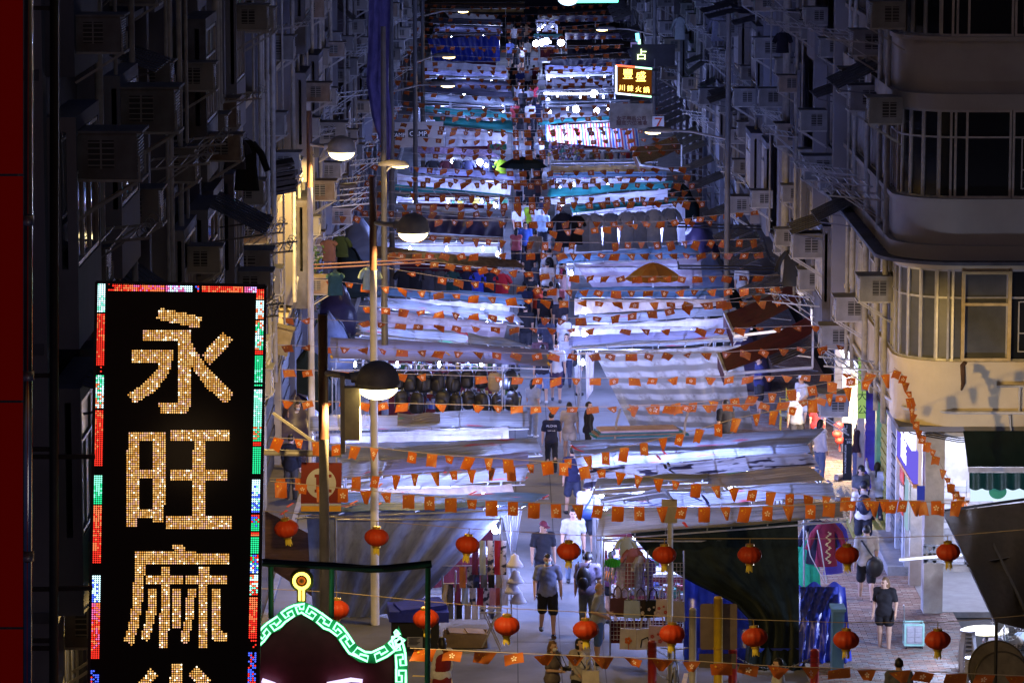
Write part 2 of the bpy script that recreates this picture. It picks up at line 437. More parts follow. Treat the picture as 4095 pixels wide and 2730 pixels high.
def rack(parent, x, y, z, o, L=1.5, W=1.6):
    k = ('rack', L, W)
    if k not in SH:
        b = MB()
        for sg in (-1, 1):
            b.bar((0, sg * W / 2, 0), (L, sg * W / 2, .12), .035); b.bar((0, sg * W / 2, -.5), (L * .7, sg * W / 2, .06), .025)
        for i in range(6): b.bar((L * (i + .6) / 6, -W / 2 - .05, .03 + .02 * i), (L * (i + .6) / 6, W / 2 + .05, .03 + .02 * i), .018)
        for i in range(4):
            yy = -W / 2 + W * i / 3
            b.tube([(L * .9 + .07 * math.cos(a), yy, .19 + .07 * math.sin(a)) for a in np.linspace(0, 2 * math.pi, 9)], .008, 4)
        ob = b.build('tmp', M_steel); SH[k] = ob.data; bpy.data.objects.remove(ob)
    r_ = link('drying_rack', SH[k], parent); r_.location = (x, y, z); r_.rotation_euler = (0, 0, 0 if o > 0 else math.pi)
    return r_
def canopy(parent, x, y, z, o, W=2.4, D=.9, drop=.45):
    k = ('canopy', W, D, drop)
    if k not in SH:
        b = MB()
        n = 14
        for i in range(n):
            y0, y1 = -W / 2 + W * i / n, -W / 2 + W * (i + 1) / n; zz = .015 * (i % 2)
            b.add([(0, y0, zz), (D, y0, zz - drop), (D, y1, zz - drop), (0, y1, zz), (0, y0, zz - .012), (D, y0, zz - drop - .012), (D, y1, zz - drop - .012), (0, y1, zz - .012)],
                  [(0, 1, 2, 3), (7, 6, 5, 4), (0, 4, 5, 1), (1, 5, 6, 2), (2, 6, 7, 3), (3, 7, 4, 0)])
        for sg in (-1, 1): b.bar((0, sg * W * .45, -drop - .15), (D * .95, sg * W * .45, -drop - .02), .03)
        ob = b.build('tmp', M_tin); SH[k] = ob.data; bpy.data.objects.remove(ob)
    r_ = link('window_canopy', SH[k], parent); r_.location = (x, y, z); r_.rotation_euler = (0, 0, 0 if o > 0 else math.pi)
    return r_
def tenement(label, X, o, y0, y1, seed, wall, z1=21.5, fh=3.4, zb=4.3, detail=1.0, bay=3.2, name='tenement'):
    """a block whose street face is the plane x = X and looks along o * x"""
    rnd = random.Random(seed)
    t = thing(name, label, 'building', (X, (y0 + y1) / 2, 0))
    w = MB(); dpt = 9.0
    nb = max(1, int(round((y1 - y0) / bay))); bw = (y1 - y0) / nb
    ws, wt = .95, 2.55        # sill and head above each floor
    xi, xo = X - o * .28, X
    def wbx(a, b_, za, zb_): w.bb(xi, a, za, xo, b_, zb_)
    arc = o < 0 and y0 < 130
    gx0 = X + 1.75 if arc else X
    if arc: w.bb(X + 9, y0, zb, xi + .002, y1, z1); w.bb(X + 9, y0, 0, gx0, y1, zb - .002); w.bb(X + .01, y0, zb - .12, gx0 - .01, y1, zb - .003)
    else: w.bb(X - o * dpt, y0, 0, xi - o * .002, y1, z1)
    fl = []; z = zb
    while z < z1: fl.append(z); z += fh
    zz = zb
    for i, z in enumerate(fl):
        wbx(y0, y1, zz, z + ws); zz = z + wt
        for b_ in range(nb + 1):
            c = y0 + bw * b_
            a0 = max(y0, c - bw * .17); a1 = min(y1, c + bw * .17)
            wbx(a0, a1, z + ws + .001, z + wt - .001)
    if zz < z1: wbx(y0, y1, zz, z1)
    for b_ in range(0, nb + 1, 2) if not arc else ():      # ground-floor piers
        c = y0 + bw * b_; wbx(max(y0, c - .4), min(y1, c + .4), 0, zb - .001)
    w.build('wall', wall, t)
    lg = MB()
    for z in fl:
        lg.bb(xo + o * .001, y0, z - .12, xo + o * .30, y1, z + .02)
    lg.build('floor_ledge', wall, t)
    pl = MB()
    for b_ in range(0, nb + 1, 2):
        c = min(max(y0 + bw * b_, y0 + .2), y1 - .2)
        pl.bb(xo + o * .002, c - .18, zb + .1, xo + o * .34, c + .18, z1)
    pl.build('pilaster', M_wallP if wall is not M_wallB else wall, t)
    shut = MB(); gx = gx0 - .12 if arc else X - o * .2
    for i in range(14): shut.bb(gx, y0 + .5, .15 + i * .27, gx + o * (.03 + .03 * (i % 2)), y1 - .5, .15 + i * .27 + .26)
    shut.build('shop_shutter', mat('grey_roller_shutter', (.06, .06, .07), .6, .2) if y0 > 50 else mat('dimmed_roller_shutter', (.012, .012, .014), .8), t)  # nearest shutter's grey is darkened so its colour stands for dim light
    for i, z in enumerate(fl):
        for b_ in range(nb):
            c = y0 + bw * (b_ + .5); W = round(bw * .64, 2)
            r_ = rnd.random()
            nc = rnd.choice((3, 4, 4)) if detail > .5 else 3
            proj = 0
            if r_ < .34 and detail > .4:           # enclosed balcony box
                proj = rnd.choice((.42, .55, .7))
                bx = MB(); a0, a1 = c - W / 2 - .25, c + W / 2 + .25
                e = X + o * proj
                bx.bb(X + o * .31, a0, z - .1, e, a1, z + .9); bx.bb(X + o * .31, a0, z + 2.62, e, a1, z + 2.8)
                for q in (a0, a1 - .12): bx.bb(X + o * .31, q, z + .9, X + o * .5, q + .12, z + 2.62); bx.bb(e - o * .12, q, z + .9, e, q + .12, z + 2.62)
                bx.build('balcony', rnd.choice((wall, M_wallP, M_tin)), t)
                window(t, c, z + .92, e - o * .07, o, W + .2, 1.68, nc, True, rnd.choice((None, M_glass2)))
                sw = max(.2, proj - .45)
                if sw > .25: window(t, a0 + .06, z + .92, (X + o * .5 + e - o * .12) / 2, o, round(sw, 2), 1.68, 1, True, M_glass2, rz=-math.pi / 2)
                e0 = proj
            else:
                window(t, c, z + ws + .02, X - o * .12, o, W, wt - ws - .04, nc, rnd.random() < .7, rnd.choice((None, None, M_glass2)))
                e0 = .02
            if rnd.random() < .62 * detail + .15:
                ac_unit(t, X + o * (e0 + .03), c - W * .3 + rnd.uniform(-.2, .5), z + rnd.choice((.2, 2.0, .25)), o, rnd.uniform(.9, 1.3), casing=rnd.choice((None, M_ac2, M_ac3)))
            if rnd.random() < .4 * detail:
                ac_unit(t, X + o * .33, c + bw * .47, z + rnd.choice((.9, 1.6)), o, rnd.uniform(.9, 1.1))
            if rnd.random() < .38 * detail:
                rack(t, X + o * (e0 + .02), c, z + .72, o, rnd.choice((.9, 1.2)), round(W * .8, 2))
            if rnd.random() < .33 * detail and (z > fl[0] or o < 0):
                canopy(t, X + o * (e0 + .02), c, z + 2.86, o, round(W + .5, 2), rnd.choice((.7, 1.0)), rnd.choice((.25, .5)))
    for k in range(int((3 + nb * .7))):
        c = rnd.uniform(y0 + .4, y1 - .4); pp = MB(); xx = X + o * (.34 + rnd.uniform(.08, .14)); r0 = rnd.choice((.05, .06, .075, .03))
        pp.tube([(xx, c, rnd.choice((zb - .5, zb + .3))), (xx, c, z1)], r0, 7)
        if rnd.random() < .5:
            zz = rnd.choice(fl) + .4; pp.tube([(xx, c, zz), (xx, c + .5, zz + .35), (xx, c + rnd.uniform(1, 2), zz + .4)], r0 * .8, 6)
        pp.build('drain_pipe', M_pipe, t, smooth=True)
    if o < 0:
        for b_ in range(nb):
            if rnd.random() < .75: canopy(t, X + o * .36, y0 + bw * (b_ + .5), 3.6, o, round(bw * .85, 2), 1.2, .5)
    cb = MB()
    for k in range(4):
        z = zb + rnd.uniform(-.6, .3); pts = []
        n = 14
        for i in range(n + 1): pts.append((X + o * (.36 + .02 * k), y0 + (y1 - y0) * i / n, z + .12 * math.sin(i * 1.9 + k) - .05 * k))
        cb.tube(pts, .016, 4)
    cb.build('cable', M_black, t)
    return t
LX, RX = -6.05, 8.45
tenement('near dark tenement behind the mahjong neon sign, with big boxed air conditioners', LX, 1, 46, 63, 11, M_wallL)
tenement('white pillared grey tenement with tall reflecting windows, second along the mahjong side', LX, 1, 63.05, 79, 12, M_wallP)
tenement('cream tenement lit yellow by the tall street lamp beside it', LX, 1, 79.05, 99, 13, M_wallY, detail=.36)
tenement('dark tenement with racks of washing above the tee shirt stall', LX, 1, 99.05, 126, 14, M_wallL)
tenement('dark brown tenement beside the long purple hanging sheet', LX, 1, 126.05, 160, 15, M_wallB, detail=.8)
tenement('dim tenement by the two arms of the far street lamps', LX, 1, 160.05, 215, 16, M_wallL, detail=.6)
tenement('farthest dim tenement on the side of the blue tarp stall', LX, 1, 215.05, 330, 17, M_wallB, detail=.25, bay=4.5)
tenement('shadowed tenement with stacked air conditioners behind the rounded corner block', RX, -1, 93.05, 112, 21, M_wallL)
tenement('blue shadowed tenement with the maroon awnings below', RX, -1, 112.05, 136, 22, M_wallP)
tenement('tall plain walled tenement behind the grey lamp post with one arm', RX, -1, 136.05, 165, 23, M_wallL, detail=.8)
tenement('dim tenement beside the orange lit restaurant sign', RX, -1, 165.05, 220, 24, M_wallB, detail=.6)
tenement('farthest dim tenement on the side of the restaurant sign', RX, -1, 220.05, 330, 25, M_wallL, detail=.25, bay=4.5)
# the street's far end: two blocks across it
fe = thing('far_block', 'brown lit block closing the far end of the street', 'building', (0, 372, 0))
q = MB(); q.bb(-30, 372, 0, 30, 384, 30); q.build('wall', M_wallB, fe)
for i in range(12):
    for k in range(5): window(fe, 371.97, 1.2 + k * 3.3, -22 + i * 4, 1, 2.2, 1.6, 3, True, None, False, rz=-math.pi / 2)

# ------------------------------------------------------------ the rounded corner block
cb_ = thing('corner_block', 'pale rounded corner tenement with long ribbon windows over a dark green awning', 'building', (12, 86, 0))
M_cw = mat('corner_block_render', (.40, .37, .35), .85, var=.12, scale=.5, bump=.12, dirt=(.22, .18, .15))
M_cw1 = mat('corner_block_lamplit', (.56, .48, .34), .85, var=.15, scale=.6, bump=.12, dirt=(.28, .20, .13))  # first-floor render lightened and yellowed: warm lamplight is put into its colour
CYF, CRD = 80.0, 1.3           # front face y, corner radius
def outline(off=0.0, y_end=93.0, x_end=24.0):
    pts = []; X = RX - off; Y = CYF - off; r_ = CRD
    pts.append((X, y_end))
    for k in range(25):
        a = math.pi + (math.pi / 2) * k / 24
        pts.append((RX + r_ + (r_ + off) * math.cos(a), CYF + r_ + (r_ + off) * math.sin(a)))
    pts.append((x_end, Y)); return pts
def band(z0, z1, off, m_, name, thick=.3):
    o_ = outline(off); i_ = outline(off - thick); n = len(o_); b = MB()
    vs = [(x, y, z0) for x, y in o_] + [(x, y, z1) for x, y in o_] + [(x, y, z0) for x, y in i_] + [(x, y, z1) for x, y in i_]
    fs = []
    for i in range(n - 1):
        fs += [(i, i + 1, n + i + 1, n + i), (2 * n + i + 1, 2 * n + i, 3 * n + i, 3 * n + i + 1), (n + i, n + i + 1, 3 * n + i + 1, 3 * n + i), (i + 1, i, 2 * n + i, 2 * n + i + 1)]
    fs += [(0, n, 3 * n, 2 * n), (n - 1, 3 * n - 1, 4 * n - 1, 2 * n - 1)]
    b.add(vs, fs); return b.build(name, m_, cb_)
lv = [(4.3, 5.62, 7.72), (8.25, 9.15, 11.15), (11.5, 12.62, 14.7), (14.95, 16.05, 18.1)]
ztop = 21.5
for i, (zb, zs, zh) in enumerate(lv):
    m_ = M_cw1 if i == 0 else M_cw
    band(zb, zs, 0, m_, 'wall')
    band(zs + .001, zs + .10, .10 if i else .04, m_, 'window_ledge', .4)
    if i: band(zb - .32, zb - .001, .14, m_, 'floor_ledge', .45)
    if zh < 18: band(zh, (lv[i + 1][0] if i < 3 else ztop) - (.33 if i < 3 else 0) - .001, .0, m_, 'wall')
    else: band(zh, ztop, 0, m_, 'wall')
band(7.86, 7.93, .45, M_tin, 'dark_canopy_slab', .55)
q = MB(); q.bb(RX + 1.2, CYF + .9, 4.3, 24, 92.9, ztop); q.build('core_wall', mat('dark_room', (.03, .03, .035), .9), cb_)
q = MB(); q.bb(RX + .01, CYF + .02, 4.18, 24, 93, 4.298); q.build('soffit', M_wallP, cb_)
# ribbon windows: every light between two mullions is a window of its own round the corner and along both faces
for i, (zb, zs, zh) in enumerate(lv):
    z0 = zs + .10; hh = round(zh - z0, 2)
    xs = RX + CRD + .05
    for W in (1.0, 1.35, 1.35, 1.1, 1.35, 1.35, 1.35, 1.35):
        nc = 2 if W > 1.05 else 1
        w = window(cb_, CYF + .1, z0, xs + W / 2, 1, W - .02, hh, nc, True, M_glass if (i or W > 1.2) else M_glass2, rz=-math.pi / 2)
        xs += W
    for k, a in enumerate((187, 204, 221, 238, 255, 266)):
        rr = CRD - .1; an = R(a); W = round(CRD * R(17) * 1.0, 2)
        window(cb_, CYF + CRD + rr * math.sin(an), z0, RX + CRD + rr * math.cos(an), 1, W, hh, 1, True, M_glass2 if i == 0 else M_glass, rz=an)
    ys = CYF + CRD + .1
    for k in range(8):
        W = 1.35
        window(cb_, ys + W / 2, z0, RX + .08, -1, W - .02, hh, 3, True, M_glass)
        ys += W + .1
M_frame_warm = mat('warm_painted_frame', (.52, .40, .20), .6, scale=3)  # a warmer, yellower tone than the other window frames
for z0, hh in ((5.74, 1.95),):
    fr = MB(); x0 = RX + CRD + .02
    for a in (x0, x0 + 1.0): fr.bb(a, CYF - .06, z0, a + .07, CYF + .02, z0 + hh)
    for zz in (z0, z0 + 1.2, z0 + hh - .07): fr.bb(x0 + .072, CYF - .055, zz, x0 + .998, CYF + .02, zz + .06)
    fr.build('painted_window_frame', M_frame_warm, cb_)
# window guards inside the big lights
for i in range(3):
    gd = MB(); zs = lv[i][1] + .3
    for k in range(4):
        x0 = RX + CRD + 1.25 + k * 1.38
        for a in (x0, x0 + .75): gd.bb(a, CYF + .035, zs, a + .03, CYF + .06, zs + 1.1)
        for zz in (zs, zs + .4, zs + 1.08): gd.bb(x0 + .031, CYF + .035, zz, x0 + .749, CYF + .06, zz + .025)
        gd.bb(x0 + .3, CYF + .036, zs + .43, x0 + .33, CYF + .06, zs + 1.07)
    gd.build('window_guard', M_alu, cb_)
for (px, py, hz) in ((3095, 1140, 0), (3230, 1140, 0), (3420, 1240, 0), (3520, 1160, 0), (3560, 450, 0), (3480, 400, 0), (3440, 330, 0), (3570, 70, 0), (3490, 180, 0)):
    p = A(px, py, x=RX - .2); ac_unit(cb_ if p.y < 93 else cb_, RX - .03, min(p.y, 92.2), p.z - .2, -1, 1.15)
for y_, z_ in ((83.5, 8.9), (86.5, 8.9), (84.5, 12.3), (89, 12.2), (84, 5.0), (90, 8.8)): rack(cb_, RX - .05, y_, z_, -1, 1.3, 1.4)
for y_, z_, W in ((86, 11.75, 3.4), (90.4, 8.2, 2.4), (88.5, 15.2, 2.4)): canopy(cb_, RX - .02, y_, z_, -1, W, 1.0, .5)
pp = MB()
for y_, r_ in ((82.2, .06), (82.45, .05), (84.0, .06), (86.8, .07), (90, .06), (91.5, .05)): pp.tube([(RX - .1, y_, 4.0), (RX - .1, y_, ztop)], r_, 8)
pp.build('drain_pipe', M_pipe, cb_, smooth=True)
pp = MB(); zz = 4.62
pp.tube([(RX - .06, 92, zz), (RX - .06, 82, zz), (RX + .2, 80.5, zz), (RX + 1.2, CYF - .07, zz), (20, CYF - .07, zz - .03)], .04, 7)
pp.tube([(RX + 2.6, CYF - .07, zz + .55), (RX + 2.6, CYF - .07, zz + .02)], .03, 6); pp.tube([(RX + 2.1, CYF - .08, 5.2), (RX + 2.6, CYF - .08, 5.2), (RX + 6, CYF - .08, 5.22)], .035, 6)
pp.tube([(RX + 2.4, CYF - .06, zz - .05), (RX + 2.45, CYF - .06, 4.05), (20, CYF - .06, 4.0)], .035, 6)
pp.build('conduit', mat('grey_conduit', (.4, .39, .38), .6), cb_, smooth=True)
pp = MB()
for k in range(3): pp.tube([(RX - .05, 93 - i_ * 1.2, 4.4 - .05 * k + .08 * math.sin(i_ * 2 + k)) for i_ in range(10)] + [(RX + .3, 80.35, 4.2 - .05 * k), (RX + 1.3, CYF - .03, 4.05 - .04 * k), (20, CYF - .03, 4.12 - .05 * k)], .015, 5)
pp.build('cable', M_black, cb_)
pp = MB(); p0 = A(3850, 1450, y=CYF - .03)
pp.tube([p0 + Vector((.06, 0, .02)), p0 + Vector((0, 0, -.05)), p0 + Vector((.02, 0, -.45)), p0 + Vector((-.02, 0, -.6))], [.05, .06, .05, .02], 7)
pp.build('rusted_pipe_stub', mat('rust', (.06, .03, .015), .9, var=.5), cb_)
# ------------------------------------------------------------ street lamps
M_post = mat('lamp_post_grey', (.52, .51, .52), .5, .1, var=.12, scale=3, dirt=(.3, .29, .28))
M_postb = mat('lamp_post_maroon', (.07, .03, .025), .5, var=.2)
M_hood = mat('lamp_hood_grey', (.38, .36, .35), .5, .2)
M_pole2 = mat('far_post_grey', (.10, .10, .11), .6, .2)
E_sod = emit('sodium_bowl', (1.0, .80, .36), 9.0)
E_sod2 = emit('sodium_lens', (1.0, .72, .25), 14.0)
def dome_lamp(label, px_pole, px, py, top_py, hl=8.55, R_=.42, box=False, watt=130):
    """tall post with a dome lamp on a short arm; the bowl's middle shows at (px, py)"""
    b = A(px, py, z=hl); k = mpp(b); pole = A(px_pole, py, y=b.y + .4); x = pole.x; yp = pole.y
    t = thing('street_lamp', label, 'street lamp', (x, yp, 0), group='street lamps of the market')
    zt = A(px_pole, top_py, y=b.y).z
    m_ = MB(); m_.tube([(x, yp, 0), (x, yp, zt - 2.0)], [.095, .075], 14); m_.build('post', M_post, t, smooth=True)
    m_ = MB(); m_.tube([(x, yp, zt - 1.999), (x, yp, zt)], [.08, .076], 14); m_.build('post_top', M_postb, t, smooth=True)
    m_ = MB(); m_.tube([(x, yp, b.z + .22), (b.x - R_ * .9, b.y, b.z + .2)], .05, 8); m_.tube([(b.x - R_ * 1.25, b.y, b.z + .2), (b.x - R_ * .8, b.y, b.z + .22)], .085, 8)
    m_.build('arm', M_hood, t, smooth=True)
    pr = [(R_ * math.cos(a) * 1.0, .16 + R_ * .92 * math.sin(a)) for a in np.linspace(0, 1.52, 9)]
    m_ = MB(); m_.lathe([(R_ * .8, .06), (R_ * 1.06, .06), (R_ * 1.06, .13)] + pr, 28, b); m_.build('hood', M_hood, t, smooth=True)
    pr = [(max(.02, R_ * .93 * math.sin(a)), .055 - R_ * .6 * math.cos(a)) for a in np.linspace(0.02, 1.57, 8)]
    m_ = MB(); m_.lathe(pr, 24, b); m_.build('bowl', E_sod, t, smooth=True)
    lamp('lamp_light', b + Vector((0, 0, -.34)), SOD, watt, .12, 'SPOT', t, (R(178), .05))
    if box: wide_throw(bpy.data.objects['lamp_light'])
    if box:
        m_ = MB(); m_.bb(x + .29, b.y - .12, b.z - 1.0, x + .36, b.y + .12, b.z + .25); m_.build('sign_box', M_hood, t)
        m_ = MB(); m_.bb(x + .362, b.y - .14, b.z - .78, x + .60, b.y + .10, b.z + .06); m_.build('sign_face', mat('cream_plate', (.7, .6, .4), .6), t)
    return t
dome_lamp('nearest dome lamp, its post in front of the red and white square sign', 1293, 1511, 1560, 1270, R_=.34, box=True, watt=2300)
dome_lamp('dome lamp whose post stands in front of the grey tarpaulin stall', 1492, 1652, 940, 715, R_=.34, watt=1300)
dome_lamp('dome lamp beside the yellow lit tenement wall', 1238, 1366, 617, 449, R_=.36, watt=1900)
def cobra_lamp(label, px_pole, px, py, hl=8.0, arm_up=.15, watt=110, base=True):
    b = A(px, py, z=hl); pole = A(px_pole, py, y=b.y); o = 1 if b.x > pole.x else -1
    t = thing('street_lamp', label, 'street lamp', (pole.x, b.y, 0), group='street lamps of the market')
    m_ = MB(); m_.tube([(pole.x, b.y, 0), (pole.x, b.y, 11.5)], [.10, .07], 10); m_.build('post', M_pole2, t, smooth=True)
    m_ = MB(); m_.tube([(pole.x, b.y, b.z - arm_up), (pole.x + (b.x - pole.x) * .5, b.y, b.z + .08), (b.x - o * .3, b.y, b.z + .12)], .035, 7); m_.build('arm', M_hood, t, smooth=True)
    m_ = MB(); m_.lathe([(.03, .10), (.20, .06), (.21, .1), (.16, .19), (.03, .23)], 16, (0, 0, 0)); 
    m_.v = [(b.x - o * .18 + v[0] * 2.1, b.y + v[1], b.z + v[2]) for v in m_.v]; m_.build('head', M_hood, t, smooth=True)
    m_ = MB(); m_.ball((b.x, b.y, b.z + .06), (.24, .14, .07), 14, 6); m_.build('lens', E_sod2, t, smooth=True)
    lamp('lamp_light', b + Vector((0, 0, -.14)), SOD, watt, .1, 'SPOT', t, (R(150), .3))
    return t
cobra_lamp('flat headed lamp hanging in front of the camp banner', 1535, 1600, 672, hl=7.6)
cobra_lamp('flat headed lamp with two birds on it', 1565, 1790, 350)
cobra_lamp('flat headed lamp over the white stall below the blue tarp', 1660, 1795, 235)
cobra_lamp('topmost small flat headed lamp in the distance', 1690, 1852, 52)
cobra_lamp('flat headed lamp on the grey post above the raised maroon awning', 2911, 2612, 537)
cobra_lamp('small flat headed lamp above the orange restaurant sign', 2618, 2408, 125)
b_ = A(1790, 330, z=8.0)
for k, (px, s_) in enumerate(((1738, -1), (1765, 1))):
    p = A(px, 322, y=b_.y); q = MB(); q.ball(p, (.13, .06, .07), 8, 5); q.ball(p + Vector((.12, 0, .07)), .045, 8, 5); q.bar(p + Vector((-.1, 0, 0)), p + Vector((-.26, 0, -.05)), .05, .02)
    q.bar(p + Vector((.01, .02, -.02)), p + Vector((.01, .02, -.13)), .012); q.bar(p + Vector((.03, -.02, -.02)), p + Vector((.03, -.02, -.13)), .012)
    tag(q.build('pigeon', M_black, smooth=True), 'dark bird perched %s on the street lamp arm' % ('nearer the lamp post' if k == 0 else 'nearer the lamp bulb'), 'bird', 'birds on the lamp arm')

# ------------------------------------------------------------ the mahjong parlour's LED sign
def in_poly(px, py, poly):
    poly = np.array(poly, float); x0, y0 = poly[:, 0], poly[:, 1]; x1, y1 = np.roll(x0, -1), np.roll(y0, -1)
    P = np.zeros(px.shape, bool)
    for a, b, c, d in zip(x0, y0, x1, y1):
        if b == d: continue
        P ^= ((b > py) != (d > py)) & (px < (c - a) * (py - b) / (d - b) + a)
    return P
SY = 44.0
SX0, SX1 = 385, 1050
sg_ = thing('neon_sign', 'tall black mahjong parlour sign with golden LED characters and a chasing light border', 'sign', A(700, 2730, y=SY))
def sp(px, py, off=0.0): return A(px, py, y=SY - off)
q = MB(); q.prism([(386, 1128), (1062, 1142), (1030, 2900), (352, 2900)], lambda u, v, s: sp(u, v, 0 if s == 0 else -.32)); q.build('sign_panel', mat('sign_black', (.006, .006, .007), .35, var=.1), sg_)
q = MB(); 
for a, b in (((386, 1128), (1062, 1142)), ((386, 1128), (352, 2900)), ((1062, 1142), (1030, 2900))):
    q.bar(sp(*a, off=.02), sp(*b, off=.02), .035, .035)
q.build('sign_casing', mat('sign_casing', (.05, .05, .07), .4, .5), sg_)
E_g = [emit('led_gold', (1.0, .55, .17), 1.5), emit('led_amber', (.95, .42, .08), 1.1), emit('led_rose', (.95, .50, .34), 1.3), emit('led_spark', (1.0, .80, .52), 3.4)]
def dots(name, pts, r, mats, weights, parent):
    b = MB(); n = 6
    for (x, y) in pts:
        c = sp(x, y, .012); k = mpp(c) * r
        mi = random.choices(range(len(mats)), weights)[0] if weights is not None else 0
        vs = [c + Vector((k * math.cos(a), 0, k * math.sin(a))) for a in np.linspace(0, 2 * math.pi, n, endpoint=False)] + [c + Vector((0, -k * .6, 0))]
        b.add(vs, [(i, (i + 1) % n, n) for i in range(n)], mi)
    o = b.build(name, mats, parent); o['kind'] = 'stuff'; return o
Z5 = lambda l: [(x * .7015, 900 + y * .7015) for x, y in l]      # outlines read off two enlargements
Z9 = lambda l: [(x * .593, 1800 + y * .593) for x, y in l]
glyphs = {
 'eternal': [Z5([(915, 472), (1152, 522), (1135, 590), (888, 535)]), Z5([(818, 600), (1086, 600), (1086, 665), (818, 665)]),
    Z5([(1014, 660), (1086, 640), (1083, 1040), (1060, 1072), (1030, 1076), (916, 1076), (903, 1008), (1014, 1008)]),
    Z5([(745, 716), (988, 716), (980, 800), (940, 880), (880, 950), (765, 1018), (726, 965), (820, 900), (890, 830), (908, 783), (745, 783)]),
    Z5([(1086, 655), (1130, 735), (1190, 820), (1335, 958), (1292, 1022), (1180, 930), (1110, 835), (1086, 790)]),
    Z5([(1268, 608), (1330, 655), (1195, 800), (1150, 740)])],
 'prosper': [Z5([(728, 1175), (795, 1175), (790, 1600), (720, 1600)]) + [], Z9([(858, 0), (938, 0), (932, 522), (854, 522)]), Z9([(1036, 0), (1112, 0), (1104, 490), (1030, 490)]),
    Z5([(728, 1175), (942, 1175), (940, 1230), (728, 1230)]), Z5([(872, 1175), (942, 1175), (940, 1590), (870, 1590)]), Z9([(930, 135), (1036, 135), (1036, 195), (930, 195)]), Z9([(930, 397), (1034, 397), (1034, 460), (930, 460)]),
    Z5([(965, 1167), (1312, 1167), (1310, 1235), (965, 1232)]), Z5([(1105, 1230), (1176, 1230), (1172, 1600), (1100, 1600)]), Z9([(1297, 0), (1392, 0), (1386, 460), (1292, 460)]),
    Z9([(1155, 122), (1532, 124), (1530, 202), (1155, 202)]), Z9([(1120, 447), (1560, 447), (1558, 526), (1118, 526)])],
 'hemp': [Z9([(1160, 640), (1235, 635), (1262, 695), (1180, 700)]), Z9([(905, 683), (1550, 688), (1548, 768), (905, 766)]),
    Z9([(905, 750), (980, 760), (965, 1000), (930, 1200), (895, 1322), (835, 1278), (880, 1130), (900, 930)]),
    Z9([(990, 835), (1230, 835), (1230, 898), (990, 898)]), Z9([(1086, 780), (1148, 780), (1136, 1330), (1074, 1328)]),
    Z9([(998, 924), (1058, 924), (1052, 1100), (1000, 1296), (948, 1262), (988, 1120)]), Z9([(1168, 924), (1228, 924), (1216, 1204), (1156, 1202)]),
    Z9([(1250, 836), (1526, 836), (1526, 902), (1250, 898)]), Z9([(1344, 780), (1408, 780), (1394, 1332), (1332, 1330)]),
    Z9([(1262, 926), (1322, 926), (1305, 1120), (1268, 1308), (1214, 1282), (1248, 1120)]),
    Z9([(1428, 930), (1490, 928), (1484, 1220), (1532, 1222), (1530, 1284), (1450, 1284), (1424, 1258)])],
 'sparrow': [Z9([(1150, 1437), (1226, 1437), (1222, 1700), (1146, 1700)]), Z9([(1018, 1468), (1070, 1514), (960, 1620), (900, 1680), (860, 1640)]), Z9([(1325, 1456), (1424, 1546), (1400, 1572), (1460, 1640), (1400, 1680), (1275, 1510)])],
}
for nm, polys in glyphs.items():
    allp = np.concatenate([np.array(p) for p in polys]); x0, y0 = allp.min(0); x1, y1 = allp.max(0)
    gx, gy = np.meshgrid(np.arange(x0 + 4, x1, 8.8), np.arange(y0 + 4, y1, 8.8))
    ins = np.zeros(gx.shape, bool)
    for p in polys: ins |= in_poly(gx, gy, p)
    pts = list(zip(gx[ins], gy[ins]))
    dots('led_character', pts, 3.5, E_g, (5, 4, 2.2, 1.0), sg_)
EC = {'w': emit('led_white_cyan', (.62, .95, 1.0), 2.4), 'r': emit('led_red', (1.0, .035, .02), 1.5), 'o': emit('led_red_orange', (1.0, .20, .07), 1.7), 'g': emit('led_green', (.03, 1.0, .38), 1.2), 'p': emit('led_pink', (1.0, .16, .45), 1.4),
      'b': emit('led_blue', (.06, .12, 1.0), 2.0), 'v': emit('led_violet', (.62, .40, 1.0), 2.2), 'c': emit('led_mint', (.25, 1.0, .68), 1.9)}
def ledside(segs, pt, ncol):
    """segs: (length in px, colour mix at its start, at its end)"""
    D = {k: [] for k in EC}; s = 0
    for L, a, b in segs:
        n = int(L / 8.3)
        for i in range(n):
            f = i / max(1, n - 1)
            for c in range(ncol):
                src = b if random.random() < f else a
                ch = random.choice(src)
                if ch != '.': D[ch].append(pt(s + i * 8.3, c))
        s += L
    ks = [k for k in EC if D[k]]
    b = MB(); n = 6
    for mi, k in enumerate(ks):
        for (x, y) in D[k]:
            c = sp(x, y, .012); kk = mpp(c) * 3.7
            vs = [c + Vector((kk * math.cos(a), 0, kk * math.sin(a))) for a in np.linspace(0, 2 * math.pi, n, endpoint=False)] + [c + Vector((0, -kk * .6, 0))]
            b.add(vs, [(i, (i + 1) % n, n) for i in range(n)], mi)
    o = b.build('led_border', [EC[k] for k in ks], sg_); o['kind'] = 'stuff'
ledside([(130, 'w', 'wc'), (210, 'ro', 'r'), (35, 'r.', '....'), (140, 'wcg', 'wo'), (230, 'or', 'r'), (30, '....', '....'), (120, 'c', 'g'), (240, 'o', 'r'), (40, '....', '....'), (110, 'w', 'wb'), (230, 'po', 'r'), (30, '....', '....'), (140, 'b.', 'br'), (140, 'r', 'b')],
        lambda s, c: (388 + 14 * c * .62 + 4 - (s) * .0165, 1128 + s), 4)
ledside([(60, '.r', 'ro'), (170, 'or', 'op'), (110, 'pv', 'w'), (35, '.b', '...r'), (170, 'ro', 'or'), (50, 'p', 'vw')], lambda s, c: (436 + s, 1134 + c * 8.4 + s * .012), 4)
